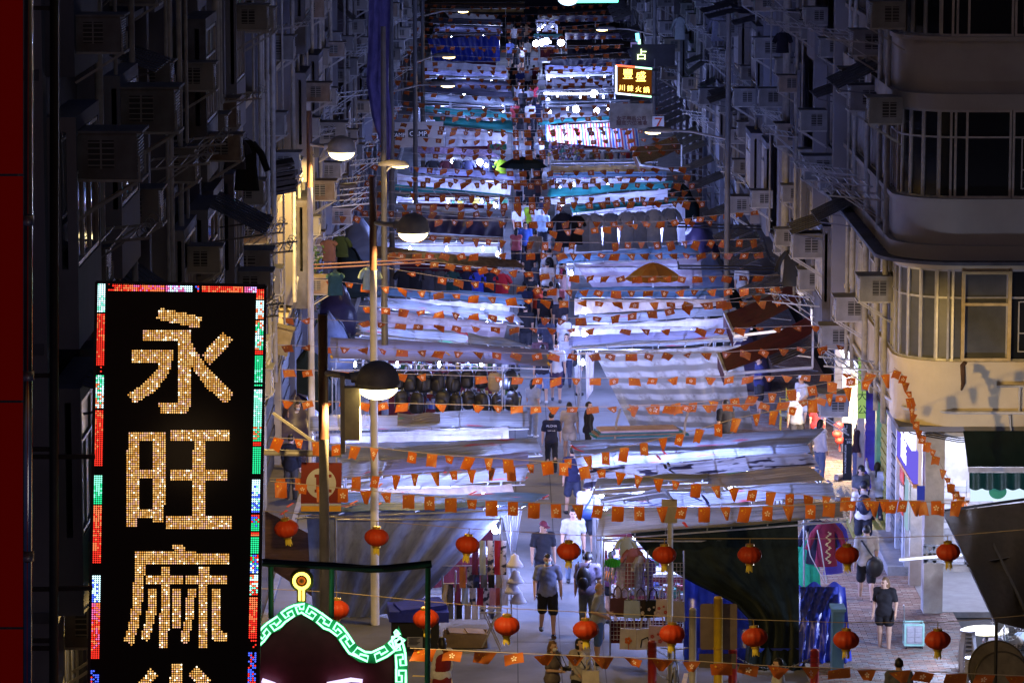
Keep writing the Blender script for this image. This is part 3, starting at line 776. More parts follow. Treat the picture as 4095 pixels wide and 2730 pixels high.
ledside([(45, 'r', 'o'), (80, 'w', 'wo'), (60, 'wo', 'gw'), (60, 'w', 'cgo'), (20, 'r', 'r'), (115, 'g', 'cg'), (20, '...g', '...'), (150, 'wc', 'c'), (60, 'co', 'g'), (20, 'r', 'r'), (110, 'g', 'g'), (20, '...', '...'), (140, 'w', 'cb'), (70, 'rb', 'g'), (20, 'r', 'o'), (70, 'g', 'g'), (80, 'rgb', 'wb'), (90, 'wo', 'rc'), (170, 'o', 'r'), (50, 'r.', '...'), (130, 'b.', 'rb'), (150, 'rb', 'b')],
        lambda s, c: (1029 + c * 8.4 - s * .0225, 1160 + s), 4)
lamp('sign_glow', sp(720, 1900, .9), (1.0, .62, .3), 4, .5, parent=sg_)
# frame that carries it, red light box and chrome pole at the street corner
t = thing('steel_mast', 'black steel mast and cross bars carrying the signs at the corner', 'frame', A(215, 2730, y=43.5))
q = MB(); q.tube([A(218, -120, y=43.4), A(215, 2900, y=43.4)], .055, 10); q.build('mast', M_dark, t, smooth=True)
for a, b in (((-20, 1505), (205, 1500)), ((110, 1795), (205, 1795)), ((110, 2560), (205, 2560)), ((110, 2590), (205, 2590)), ((110, 32), (205, 34)), ((120, 1825), (380, 1825)), ((120, 2355), (370, 2350))): q = MB(); q.bar(A(*a, y=43.5), A(*b, y=43.5), .05); q.build('cross_bar', M_dark, t)
t = thing('light_box', 'tall dim red light box at the very edge of the street', 'sign', A(40, 2730, y=40.0))
q = MB()
for k in range(5): 
    a, b = -200 + 905 * k, 695 + 905 * k
    q.prism([(-220, a), (92, a), (92, b), (-220, b)], lambda u, v, s: A(u, v, y=40.0 + .25 * s))
q.build('light_panel', emit('red_light_panel', (.42, .004, .002), .10), t)
t2 = thing('chrome_pole', 'polished round metal pole between the red light box and the mast', 'pole', A(112, 2730, y=42))
q = MB(); q.tube([A(115, -100, y=42), A(110, 2900, y=42)], .05, 12); q.build('shaft', mat('chrome', (.5, .5, .52), .12, 1.0), t2, smooth=True)
q = MB()
for py in (860, 1480, 2200): q.tube([A(112, py, y=42), A(112, py + 40, y=42)], .07, 12)
q.build('collar', M_steel, t2, smooth=True)

# ------------------------------------------------------------ green key-pattern neon sign
NY = 46.5
def np_(px, py, off=0.0): return A(px, py, y=NY - off)
ng = thing('neon_sign', 'maroon shop sign with green key pattern neon edge and a yellow ring on its peak', 'sign', np_(1300, 2730))
zz = lambda l: [(1000 + x * .593, 1800 + y * .593) for x, y in l]
edge = zz([(-60, 1330), (40, 1230), (90, 1165), (150, 1140), (200, 1085), (250, 1050), (300, 1030), (345, 1015), (390, 1030), (440, 1055), (490, 1090), (530, 1130), (590, 1150), (640, 1190), (680, 1250), (720, 1310), (770, 1345), (830, 1350), (890, 1320), (950, 1270), (985, 1225), (1002, 1180), (1030, 1260), (1055, 1340), (1063, 1450), (1063, 1700)])
q = MB(); q.prism(edge + zz([(-60, 1700)]), lambda u, v, s: np_(u, v, -.02 - .18 * s)); q.build('sign_board', mat('maroon_board', (.20, .02, .035), .4), ng)
M_gb = mat('green_edge_band', (.012, .26, .10), .5)
def inset(path, d):
    out = []
    P = [Vector((a, b)) for a, b in path]
    for i, p in enumerate(P):
        t_ = (P[min(i + 1, len(P) - 1)] - P[max(i - 1, 0)]).normalized(); nrm = Vector((-t_.y, t_.x)); out.append(p + nrm * d)
    return out
inner = inset(edge, 52)
q = MB()
for i in range(len(edge) - 1):
    q.add([np_(*edge[i], 0), np_(*edge[i + 1], 0), np_(*inner[i + 1], 0), np_(*inner[i], 0), np_(*edge[i], .05), np_(*edge[i + 1], .05), np_(*inner[i + 1], .05), np_(*inner[i], .05)],
          [(4, 5, 6, 7), (0, 1, 5, 4), (3, 2, 6, 7), (0, 3, 2, 1)])
q.build('edge_band', M_gb, ng)
seg = [0]; E_ = [Vector(e) for e in edge]; I_ = [Vector(e) for e in inner]
for i in range(len(E_) - 1): seg.append(seg[-1] + (E_[i + 1] - E_[i]).length)
def on(s, v):
    s = min(max(s, 0), seg[-1] - .01); i = max(k for k in range(len(seg)) if seg[k] <= s); i = min(i, len(E_) - 2); f = (s - seg[i]) / (seg[i + 1] - seg[i])
    a = E_[i].lerp(E_[i + 1], f); b = I_[i].lerp(I_[i + 1], f); return a.lerp(b, v)
E_ng = emit('green_neon_tube', (.30, 1.0, .55), 3.0)
L = 66; s = 10; k = 0
while s < seg[-1] - 30:
    pts = []
    for u, v in ((0, .12), (.80, .12), (.80, .55), (.42, .55), (.42, .32), (.12, .32), (.12, .86), (.62, .86), (.98, .86)) if k % 2 == 0 else ((0, .88), (.80, .88), (.80, .45), (.42, .45), (.42, .68), (.12, .68), (.12, .14), (.62, .14), (.98, .14)):
        p = on(s + u * L, v); pts.append(np_(p.x, p.y, .09))
    q = MB(); q.tube(pts, .014, 6); q.build('neon_tube', E_ng, ng, smooth=True); s += L; k += 1
c = zz([(347, 880)])[0]; ry = .10
E_y = emit('yellow_neon_tube', (1.0, .72, .10), 4.0)
cc = np_(*c, .06); r_ = 30 * mpp(cc)
q = MB(); q.tube([cc + Vector((r_ * math.cos(a), 0, r_ * math.sin(a))) for a in np.linspace(0, 2 * math.pi, 24, endpoint=False)], .02, 6, closed=True)
for dx in (-8, 8): q.tube([np_(c[0] + dx, c[1] + 30, .06), np_(c[0] + dx, c[1] + 78, .06)], .015, 6)
q.build('ring_tube', E_y, ng, smooth=True)
q = MB(); q.ball(cc + Vector((0, .02, 0)), (r_ * .55, .03, r_ * .55), 14, 6); q.build('ring_boss', mat('orange_boss', (.6, .14, .03), .5), ng, smooth=True)
q = MB(); q.tube([np_(c[0], c[1] + 30, -.02), np_(c[0], c[1] + 95, -.02)], .06, 8); q.tube([cc + Vector((r_ * 1.1 * math.cos(a), .05, r_ * 1.1 * math.sin(a))) for a in np.linspace(0, 2 * math.pi, 20, endpoint=False)], .05, 6, closed=True)
q.build('finial', mat('brass_finial', (.45, .30, .06), .4, .6), ng, smooth=True)
E_pk = emit('violet_white_neon', (.75, .6, 1.0), 1.6)
q = MB()
for l in ([(80, 1548), (160, 1575), (200, 1600)], [(520, 1575), (600, 1560), (680, 1545), (750, 1552), (740, 1600)], [(40, 1590), (120, 1600)]): q.tube([np_(*p, .09) for p in zz(l)], .03, 6)
q.build('letter_tube', E_pk, ng, smooth=True)
t = thing('pipe_rail', 'dark pipe rail with hangers above the green key pattern sign', 'frame', np_(1400, 2250))
q = MB(); q.tube([np_(*p, -.15) for p in zz([(60, 752), (300, 768), (560, 780), (800, 800), (940, 795), (1225, 765)])], .05, 8); q.tube([np_(*p, -.05) for p in zz([(60, 765), (700, 792), (900, 800)])], .03, 6); q.build('rail', M_dark, t, smooth=True)
for a, b in (((140, 760), (142, 1130)), ((552, 780), (548, 1130)), ((1200, 790), (1195, 1650))): q = MB(); q.tube([np_(*zz([a])[0], -.12), np_(*zz([b])[0], -.12)], .035, 8); q.build('hanger', mat('green_painted_steel', (.06, .16, .10), .5, .3), t, smooth=True)
lamp('neon_light', np_(1250, 2450, .5), (.1, 1.0, .45), 4, .5, parent=ng)

# ------------------------------------------------------------ hanging red square shop sign with a white disc
def text(body, size, m, parent, loc, rot, name='lettering', ext=.004, align='CENTER', sx=1.0, world=True):
    cu = bpy.data.curves.new(name, 'FONT'); cu.body = body; cu.size = size; cu.extrude = ext; cu.align_x = align; cu.align_y = 'CENTER'
    cu.materials.append(m); tmp = bpy.data.objects.new('tmp', cu); me = bpy.data.meshes.new_from_object(tmp); bpy.data.objects.remove(tmp)
    o = bpy.data.objects.new(name, me); C.objects.link(o); o.location = loc; o.rotation_euler = rot; o.scale = (sx, 1, 1)
    if parent is not None:
        o.parent = parent
        if world: o.matrix_parent_inverse = root_matrix(parent).inverted()
    return o
FRONT = (R(90), 0, 0)
KY = 73.0
ks = thing('hanging_sign', 'red square hanging sign with a white disc above a white and a yellow stripe', 'sign', A(1285, 2045, y=KY))
M_kr = mat('sign_red', (.15, .008, .008), .35, var=.1); M_kw = mat('sign_white', (.40, .40, .46), .4, var=.1); M_ky = mat('sign_yellow', (.62, .32, .03), .4, var=.1)
kp = lambda u, v, o=0: A(u, v, y=KY - o)
q = MB(); q.prism([(1205, 1848), (1367, 1850), (1364, 2012), (1203, 2012)], lambda u, v, s: kp(u, v, -.16 * s)); q.build('sign_box', M_kr, ks)
q = MB(); q.prism([(1203, 2013), (1364, 2013), (1364, 2021), (1203, 2021)], lambda u, v, s: kp(u, v, -.16 * s)); q.build('white_stripe', M_kw, ks)
q = MB(); q.prism([(1203, 2022), (1364, 2022), (1364, 2044), (1203, 2044)], lambda u, v, s: kp(u, v, -.16 * s)); q.build('yellow_stripe', M_ky, ks)
q = MB(); q.prism([(1284 + 60 * math.cos(a), 1932 + 61 * math.sin(a)) for a in np.linspace(0, 2 * math.pi, 32, endpoint=False)], lambda u, v, s: kp(u, v, .006 - .012 * (1 - s))); q.build('disc', M_kw, ks)
q = MB()
for poly in ([(1258, 1896), (1284, 1896), (1284, 1908), (1278, 1908), (1278, 1956), (1284, 1956), (1284, 1968), (1258, 1968), (1258, 1956), (1264, 1956), (1264, 1908), (1258, 1908)],
             [(1292, 1896), (1326, 1896), (1326, 1908), (1318, 1908), (1292, 1930), (1318, 1956), (1326, 1956), (1326, 1968), (1300, 1968), (1279, 1940), (1279, 1924), (1300, 1908), (1292, 1908)]):
    q.prism(poly, lambda u, v, s: kp(u, v, .008 + .006 * s))
q.build('emblem', M_kr, ks)
q = MB(); q.tube([kp(1040, 1808, -.08), kp(1366, 1814, -.08)], .065, 8); q.build('arm', M_hood, ks, smooth=True)
q = MB(); q.bar(kp(1090, 1650, -.08), kp(1275, 1780, -.08), .05)
for x in (1225, 1345): q.tube([kp(x, 1818, -.08), kp(x, 1848, -.08)], .015, 5)
q.build('stay', M_hood, ks)

# ------------------------------------------------------------ restaurant sign and banner far down the street
E_am = emit('amber_neon', (1.0, .62, .12), 6.0); E_gn = emit('mint_neon', (.4, 1.0, .6), 3.0); E_wn = emit('white_neon', (.7, .8, 1.0), 3.0); E_rn = emit('red_neon', (1.0, .12, .05), 3.0)
o0 = A(2535, 325, z=7.5); ry = o0.y; fp = lambda u, v, o=0: A(u, v, y=ry - o)
rs = thing('neon_sign', 'orange restaurant sign with bright amber Chinese characters and a neon outline', 'sign', fp(2535, 389))
q = MB(); q.prism([(2464, 262), (2607, 276), (2605, 388), (2464, 374)], lambda u, v, s: fp(u, v, -.3 * s)); q.build('sign_panel', emit('dim_orange_panel', (.30, .085, .01), .35), rs)
for (a, b, e) in (((2464, 262), (2540, 269), E_rn), ((2540, 269), (2607, 276), E_gn), ((2464, 262), (2464, 374), E_wn), ((2464, 374), (2525, 380), E_wn), ((2527, 380), (2605, 388), E_gn)):
    q = MB(); q.tube([fp(*a, .03), fp(*b, .03)], .035, 6); q.build('neon_tube', e, rs)
k = mpp(o0)
for ch, px, py, sz in (('豐', 2511, 300, 44), ('盛', 2563, 310, 44), ('川', 2488, 353, 26), ('辣', 2520, 356, 26), ('火', 2553, 359, 26), ('鍋', 2585, 362, 26)):
    text(ch, sz * k, E_am, rs, fp(px, py, .05), FRONT, 'character', .01)
q = MB(); q.bar(fp(2607, 280, -.15), fp(2640, 280, -.15), .08); q.bar(fp(2607, 380, -.15), fp(2640, 380, -.15), .08); q.build('arm', M_dark, rs)
o1 = A(2520, 460, z=6.2); by_ = o1.y; bp_ = lambda u, v, o=0: A(u, v, y=by_ - o); k = mpp(o1)
bn = thing('banner', 'grey hanging banner with two lines of dark red characters', 'banner', bp_(2520, 515))
q = MB(); q.prism([(2438, 415), (2610, 415), (2608, 515), (2438, 515)], lambda u, v, s: bp_(u, v, -.04 * s)); q.build('banner_board', mat('banner_grey', (.34, .33, .34), .7), bn)
M_dr = mat('dark_red_letters', (.10, .015, .03), .6)
text('女子用品公司', 20 * k, M_dr, bn, bp_(2525, 475, .02), FRONT, 'lettering'); text('腳底穴位推拿', 21 * k, M_dr, bn, bp_(2527, 494, .02), FRONT, 'lettering')
o2 = A(2565, 222, z=7.0); k = mpp(o2)
cs = thing('neon_sign', 'small pale yellow green neon character above the restaurant sign', 'sign', o2)
text('占', 46 * k, emit('lime_neon', (.75, 1.0, .45), 4.0), cs, o2, FRONT, 'character', .04)
q = MB(); q.bb(o2.x - .4, o2.y + .06, o2.z - .45, o2.x + 1.4, o2.y + .16, o2.z + .45); q.build('backing', M_dark, cs)
o2 = A(2553, 160, z=7.0)
cs = thing('neon_sign', 'thin cyan and green neon strip above a small violet panel', 'sign', o2)
q = MB(); q.bar(A(2548, 134, y=o2.y), A(2551, 165, y=o2.y), .16); q.build('strip', emit('cyan_neon', (.2, .75, 1.0), 3.0), cs)
q = MB(); q.bar(A(2556, 158, y=o2.y), A(2557, 190, y=o2.y), .12); q.build('strip', E_gn, cs)
q = MB(); q.prism([(2522, 170), (2553, 170), (2553, 190), (2522, 190)], lambda u, v, s: A(u, v, y=o2.y + .1 * s)); q.build('panel', emit('violet_panel', (.22, .18, .5), .7), cs)
o2 = A(2385, 0, z=9.0)
cs = thing('neon_sign', 'green outlined sign at the top end of the street', 'sign', o2)
q = MB(); q.tube([A(2302, -30, y=o2.y), A(2302, 6, y=o2.y), A(2470, 5, y=o2.y), A(2470, -30, y=o2.y)], .07, 6); q.build('neon_tube', emit('green_neon_far', (.1, 1.0, .5), 5.0), cs)
q = MB(); q.prism([(2300, -60), (2472, -60), (2472, 7), (2300, 8)], lambda u, v, s: A(u, v, y=o2.y + .1 + .2 * s)); q.build('panel', emit('green_panel', (.01, .28, .13), 1.0), cs)
q = MB(); q.ball(A(2272, -4, y=o2.y), (.45, .15, .30), 14, 8); q.build('disc', emit('blue_white_disc', (.5, .7, 1.0), 3.0), cs, smooth=True)
o2 = A(2632, 495, z=5.0); k = mpp(o2)
sv = thing('shop_sign', 'small white shop sign with a red numeral seven near the striped tarpaulin', 'sign', o2)
q = MB(); q.box(o2, (46 * k, .1, 60 * k)); q.build('sign_board', mat('sign_board_white', (.65, .65, .66), .5), sv)
text('7', 62 * k, mat('numeral_red', (.7, .08, .03), .5), sv, o2 + Vector((0, -.06, 0)), FRONT, 'numeral', .005, sx=1.1)
# tall shop banner with a web address, violet and yellow-green boards along the lit pavement
o3 = A(3378, 1790, z=1.5)
vb = thing('banner_stand', 'black upright banner with a white web address under the bare bulb', 'banner', A(3378, 1920, y=o3.y))
q = MB(); q.prism([(3372, 1690), (3408, 1690), (3406, 1920), (3370, 1920)], lambda u, v, s: A(u, v, y=o3.y + .05 * s)); q.build('banner_board', M_black, vb)
k = mpp(o3); M_wl = mat('white_letters', (.75, .75, .75), .5)
text('www.ncchairmall.com', 13 * k, M_wl, vb, A(3380, 1835, y=o3.y - .01), (R(90), R(-90), 0), 'lettering', .002)
text('593', 14 * k, M_wl, vb, A(3396, 1768, y=o3.y - .01), FRONT, 'lettering', .002); text('NC CHAIR', 6 * k, M_wl, vb, A(3394, 1756, y=o3.y - .01), FRONT, 'lettering', .002)
text('ㄗㄈ', 18 * k, M_wl, vb, A(3382, 1715, y=o3.y - .01), (R(90), R(-90), 0), 'lettering', .002)
# ------------------------------------------------------------ market stalls
WK = 1.6
T_w = thin('roof_plastic_white', (.44, .48, .54), (.40, .10, .12), .55, 'streak')
T_l = thin('roof_plastic_lilac', (.30, .30, .44), (.2, .18, .2), .5, 'streak')
T_b = thin('roof_plastic_blue', (.15, .25, .36), (.36, .08, .1), .38, 'streak')
T_g = thin('roof_plastic_green', (.05, .34, .32), (.12, .42, .42), .30, 'streak')
T_be = thin('roof_board_beige', (.36, .31, .25), (.08, .26, .15), .15, 'streak')
T_sc = thin('roof_plastic_scrawled', (.38, .39, .43), (.02, .018, .03), .35, 'scrawl')
T_gp = thin('roof_board_green_paint', (.36, .35, .33), (.05, .30, .17), .2, 'streak')
T_tan = thin('roof_tarp_brown', (.24, .17, .12), (.12, .08, .06), .10, 'crease')
C_w = thin('cloth_white', (.66, .65, .70), (.5, .48, .54), .45, 'crease', gloss=.05)
C_cr = thin('cloth_cream', (.60, .50, .42), (.42, .34, .28), .35, 'crease', gloss=.05)
C_pl = thin('cloth_plaid', (.36, .36, .35), (.15, .14, .125), .42, 'plaid', .34, gloss=.06)
C_pm = thin('cloth_plaid_mauve', (.42, .40, .44), (.22, .18, .21), .42, 'plaid', .42, gloss=.08)
C_gy = thin('tarp_grey', (.20, .24, .36), (.12, .145, .23), .0, 'crease', gloss=.16, rough=.5)
C_bk = thin('tarp_black_green', (.016, .023, .021), (.010, .014, .013), .0, 'crease', gloss=.016, rough=.5)
C_na = thin('tarp_dark_violet', (.045, .035, .095), (.03, .022, .06), .03, 'crease', gloss=.22)
C_bl = thin('tarp_blue', (.025, .055, .50), (.015, .03, .3), .12, 'crease', gloss=.18)
C_st = thin('tarp_striped', (.70, .70, .72), (.6, .1, .1), .40, 'stripe3', .14)
C_ye = thin('cloth_ochre', (.58, .34, .08), (.4, .22, .05), .35, 'crease')
C_bw = thin('cloth_pale_grey', (.5, .5, .53), (.38, .38, .42), .35, 'crease')
C_pk = thin('cloth_printed', (.34, .26, .42), (.5, .4, .6), .25, 'print')
E_bulb = emit('led_bulb', (.72, .80, 1.0), 60.0)
E_tube = emit('led_tube', (.82, .88, 1.0), 22.0)
M_skirt = mat('counter_cloth_maroon', (.09, .009, .016), .85, var=.3)
M_top = mat('counter_board', (.42, .40, .37), .7)
M_tape = {'r': mat('red_tape', (.55, .04, .03), .5), 'b': mat('blue_tape', (.04, .07, .45), .5), 'y': mat('yellow_tape', (.5, .33, .03), .5), 'k': mat('black_tape', (.02, .02, .02), .5)}

def corr(name, FL, FR, BR, BL, hf, hb, m, parent, amp=.016, per=.11, sag=.04):
    """a corrugated sheet with ridges across the street; corners are photo pixels at heights hf (front) and hb (back)"""
    yf = (at(*FL, z=hf)[1] + at(*FR, z=hf)[1]) / 2; yb = (at(*BR, z=hb)[1] + at(*BL, z=hb)[1]) / 2
    a, b, c, d = at(*FL, y=yf), at(*FR, y=yf), at(*BR, y=yb), at(*BL, y=yb)
    Wd = np.linalg.norm(b - a); D = max(np.linalg.norm(d - a), np.linalg.norm(c - b))
    nv = int(min(90, max(12, D / per * 4))); nu = 14
    U, V = np.meshgrid(np.linspace(0, 1, nu + 1), np.linspace(0, 1, nv + 1))
    P = (a * (1 - U[..., None]) + b * U[..., None]) * (1 - V[..., None]) + (d * (1 - U[..., None]) + c * U[..., None]) * V[..., None]
    ph = random.random() * 6
    P[..., 2] += amp * np.sin(V * D / per * 2 * np.pi + ph) - sag * np.sin(U * np.pi * (2 + 2 * random.random()) + ph) * .6 + .012 * np.sin(U * 9 + V * 5 + ph)
    P[..., 1] += .03 * np.sin(U * 14 + ph) * (np.abs(V - .5) > .47)
    uv = np.stack([U * Wd, V * D], -1)
    return surf(name, P, m, parent, uv), (a, b, c, d)
def drape(name, TL, TR, BR, BL, h, m, parent, fold=.05, nf=7, y_add=0.0, sagtop=.05, bulge=.0):
    """a hanging sheet: top edge at height h, straight below it down to the bottom pixels"""
    yt_ = (at(*TL, z=h)[1] + at(*TR, z=h)[1]) / 2 - .06
    a = at(*TL, y=yt_); b = at(*TR, y=yt_)
    c = at(*BR, y=b[1] + y_add); d = at(*BL, y=a[1] + y_add)
    nu, nv = 44, 16
    U, V = np.meshgrid(np.linspace(0, 1, nu + 1), np.linspace(0, 1, nv + 1))
    P = (a * (1 - U[..., None]) + b * U[..., None]) * (1 - V[..., None]) + (d * (1 - U[..., None]) + c * U[..., None]) * V[..., None]
    ph = random.random() * 6
    w = fold * (.35 + .65 * V)
    P[..., 1] += w * (np.sin(U * nf * 2 * np.pi + ph) + .5 * np.sin(U * nf * 4.7 + ph * 2 + V * 2)) - bulge * np.sin(U * np.pi) * np.sin(V * np.pi)
    P[..., 2] -= sagtop * np.abs(np.sin(U * np.pi * 4)) * (1 - V)
    Wd = np.linalg.norm(b - a); H = np.linalg.norm(d - a)
    return surf(name, P, m, parent, np.stack([U * Wd, (1 - V) * H], -1))

STALLS = []
def stall(label, group, sheets=(), cloths=(), lights=2, watt=55, bulbs=(), tapes=(), counter=True, hf=2.45, hb=2.65, lh=2.05, posts=True, col=LED):
    """sheets: (FL, FR, BR, BL, material[, hf, hb]); cloths: (TL, TR, BR, BL, h, material[, opts])"""
    s0 = sheets[0]; allp = []
    c = np.mean([at(*p, z=hf) for p in s0[:4]], 0)
    t = thing('market_stall', label, 'market stall', (c[0], c[1], 0), group=group)
    cs = None
    for s in sheets:
        h0, h1 = (s[5], s[6]) if len(s) > 5 else (hf, hb)
        o, q = corr('roof_sheet', *s[:4], h0, h1, s[4], t)
        if cs is None: cs = q
        bt = MB(); a, b, c_, d = q
        n = max(3, int(np.linalg.norm(b - a) / .75))
        for i in range(n + 1):
            u = .03 + .94 * i / n + random.uniform(-.02, .02); p = a * (1 - u) + b * u; r_ = d * (1 - u) + c_ * u
            bt.bar(p - np.array([0, 0, .05]), r_ - np.array([0, 0, .05]), .028)
        bt.bar(a - np.array([0, 0, .09]), b - np.array([0, 0, .09]), .03); bt.bar(d - np.array([0, 0, .09]), c_ - np.array([0, 0, .09]), .03)
        bt.build('roof_batten', M_steel, t)
    for cl in cloths:
        kw = cl[6] if len(cl) > 6 else {}
        drape('front_cloth', *cl[:4], cl[4], cl[5], t, **kw)
    a, b, c_, d = cs
    x0, x1 = max(a[0], d[0]) + .05, min(b[0], c_[0]) - .05
    if x0 < 0: x1 = min(x1, -.15); x0 = max(x0, -5.1)
    else: x0 = max(x0, 2.0); x1 = min(x1, 6.15)
    y0, y1 = min(a[1], b[1]) + .05, max(c_[1], d[1]) - .05
    if posts:
        for px in (x0, x1):
            for py in (y0, max(y1, y0 + 1.0)):
                q = MB(); q.tube([(px, py, 0), (px, py, min(a[2], b[2], c_[2], d[2]) - .06)], .022, 6); q.build('post', M_steel, t)
        zr = min(a[2], b[2], c_[2], d[2]) - .12
        q = MB(); q.bar((x0, y0, zr), (x1, y0, zr), .03); q.bar((x0, max(y1, y0 + 1), zr - .02), (x1, max(y1, y0 + 1), zr - .02), .03); q.build('rail', M_steel, t)
    if counter:
        yc = (y0 + max(y1, y0 + 1)) / 2
        q = MB(); q.bb(x0 + .2, yc - .45, .78, x1 - .2, yc + .45, .84); q.build('counter_top', M_top, t)
        P = np.array([[(x0 + .2 + (x1 - x0 - .4) * i / 30, yc - .46 - .03 * math.sin(i * 1.3), .78 - .7 * j / 3) for i in range(31)] for j in range(4)])
        surf('counter_skirt', P, M_skirt, t)
    for i in range(lights):
        x = x0 + (x1 - x0) * (i + .5) / lights; yl = (y0 + max(y1, y0 + 1)) / 2 + .15
        q = MB(); q.lathe([(.02, .12), (.03, .06), (.045, .03), (.03, -.02), (.01, -.035)], 10, (x, yl, lh)); q.build('light_bulb', E_bulb, t, smooth=True)
        q = MB(); q.tube([(x, yl, lh + .12), (x, yl, hf - .2)], .008, 4); q.build('bulb_cord', M_black, t)
        lamp('bulb_light', (x, yl, lh - .08), col, watt * WK, .06, parent=t)
    if lights and watt > 40:          # extra bulb added at the alley end to brighten the alley
        xa = x1 - .12 if x0 < 0 else x0 + .12; p = Vector((xa, y0 + .1, hf - .5))
        q = MB(); q.lathe([(.02, .12), (.03, .06), (.075, .03), (.06, -.03), (.02, -.06)], 10, p); q.build('light_bulb', E_bulb, t, smooth=True)
        lamp('bulb_light', p + Vector((.1 if x0 < 0 else -.1, 0, -.1)), col, 95, .06, parent=t)
    for bx in bulbs:
        p = A(bx[0], bx[1], z=bx[2]); q = MB(); q.ball(p, bx[4] if len(bx) > 4 else .11, 12, 8); q.build('light_bulb', E_bulb, t, smooth=True)
        q = MB(); q.tube([p, p + Vector((0, 0, .35))], .01, 4); q.build('bulb_cord', M_black, t)
        lamp('bulb_light', p + Vector((0, -.2, -.15)), col, bx[3] * WK, .1, parent=t)
    for (px, py, ang, cc) in tapes:
        p = A(px, py, z=hf + .12); q = MB(); k = mpp(p); d_ = Vector((math.cos(ang), math.sin(ang) * 1.5, math.sin(ang) * .35)).normalized()
        q.bar(p - d_ * .13, p + d_ * .13, .06, .006); q.build('tape_patch', M_tape[cc], t)
    STALLS.append((t, x0, x1, y0, max(y1, y0 + 1)))
    return t
GL, GR = 'stalls in the row on the mahjong sign side', 'stalls in the row along the lit shops'
# --- the row by the mahjong sign, near to far
stall('front stall closed off by a wide grey tarpaulin, scarves on its alley end', GL,
      [((1180, 2056), (2115, 2019), (2195, 1976), (1340, 1970), T_b)],
      [((1225, 2040), (2060, 2016), (1640, 2440), (1255, 2500), 2.40, C_gy, dict(fold=.05, nf=6, y_add=-.15)),
       ((1400, 1962), (2045, 1932), (2055, 1966), (1405, 1985), 2.62, C_cr, dict(fold=.02)),
       ((2000, 2022), (2090, 2022), (2062, 2200), (2040, 2200), 2.38, C_bw, dict(y_add=.3))],
      lights=3, watt=80, tapes=[(2180, 1986, .9, 'r'), (2130, 1996, .9, 'r'), (1890, 1970, .6, 'r'), (1600, 1976, .9, 'r'), (1510, 2018, .8, 'r'), (1415, 2008, .7, 'r'), (1400, 2022, .5, 'r'), (1840, 1986, .5, 'r'), (1160, 2018, .9, 'r'), (1136, 2048, .9, 'r')], counter=False)
stall('stall under the stained white sheets just behind the grey tarpaulin stall', GL,
      [((1370, 1957), (2100, 1921), (2112, 1868), (1560, 1905), T_w), ((1370, 1905), (2116, 1868), (2112, 1806), (1440, 1842), T_l, 2.55, 2.75), ((1366, 1915), (1530, 1895), (1545, 1840), (1372, 1852), T_w, 2.6, 2.8)],
      lights=3, watt=110, tapes=[(2098, 1914, .9, 'r'), (1785, 1880, 1.2, 'r'), (1845, 1875, 1.2, 'r'), (2068, 1858, 1.2, 'r'), (1518, 1940, 1, 'r')])
stall('stall roofed with beige edged corrugated boards above a white cloth stall front', GL,
      [((1366, 1852), (2168, 1806), (2145, 1748), (1300, 1800), T_w), ((1366, 1868), (1900, 1832), (1960, 1800), (1420, 1826), T_be, 2.38, 2.42), ((1900, 1812), (2170, 1806), (2150, 1782), (1900, 1786), T_be, 2.5, 2.55)],
      lights=2, watt=100)
stall('stall with a long white cloth front and red scribbles on its pale roof', GL,
      [((1240, 1722), (2115, 1700), (2110, 1638), (1240, 1665), T_w), ((1590, 1700), (1760, 1698), (1760, 1652), (1590, 1656), T_be, 2.48, 2.68)],
      [((1320, 1732), (2032, 1700), (2036, 1757), (1320, 1772), 2.40, C_w, dict(fold=.03))], lights=2, watt=95)
stall('open stall hung with black backpacks below a wide lilac roof', GL,
      [((1320, 1432), (2195, 1463), (2192, 1396), (1320, 1345), T_l)], [], lights=4, watt=42, lh=2.15, counter=False,
      tapes=[(1792, 1378, 2.2, 'y'), (1806, 1392, 2.2, 'y'), (1790, 1414, 2.2, 'y'), (2192, 1424, 1.8, 'y'), (2194, 1455, 1.8, 'y'), (1326, 1372, 1.8, 'y'), (1326, 1428, 1.8, 'y')])
stall('stall with a plaid cloth front and a narrow red smeared roof', GL,
      [((1440, 1326), (1872, 1368), (1870, 1328), (1423, 1297), T_w), ((1870, 1372), (2130, 1390), (2040, 1357), (1872, 1333), T_w), ((1420, 1336), (1872, 1376), (1872, 1366), (1440, 1330), T_be, 2.3, 2.34)],
      [((1508, 1238), (2030, 1290), (2015, 1352), (1508, 1306), 2.75, C_pm, dict(fold=.03))], lights=3, watt=75, tapes=[(1868, 1336, 2, 'r'), (1874, 1358, 1.2, 'r')])
stall('brightly lit stall behind drooping off white roof sheets', GL,
      [((1500, 1230), (2095, 1293), (2052, 1252), (1455, 1183), T_w)],
      [((1640, 1190), (2040, 1216), (2036, 1246), (1650, 1206), 2.72, C_w, dict(fold=.02))], lights=4, watt=85)
stall('stall of coloured tee shirts on a rail under a ragged blue and brown roof', GL,
      [((1510, 1180), (2100, 1217), (2085, 1178), (1510, 1152), T_b), ((1500, 1032), (2100, 1072), (2062, 1040), (1500, 985), T_tan)], [], lights=3, watt=70)
stall('stall closed by a shiny dark violet tarpaulin behind the second dome lamp', GL,
      [((1570, 838), (2045, 868), (2045, 838), (1570, 816), T_w)],
      [((1570, 840), (2034, 868), (2010, 948), (1558, 920), 2.40, C_na, dict(fold=.06, nf=5))], lights=2, watt=30)
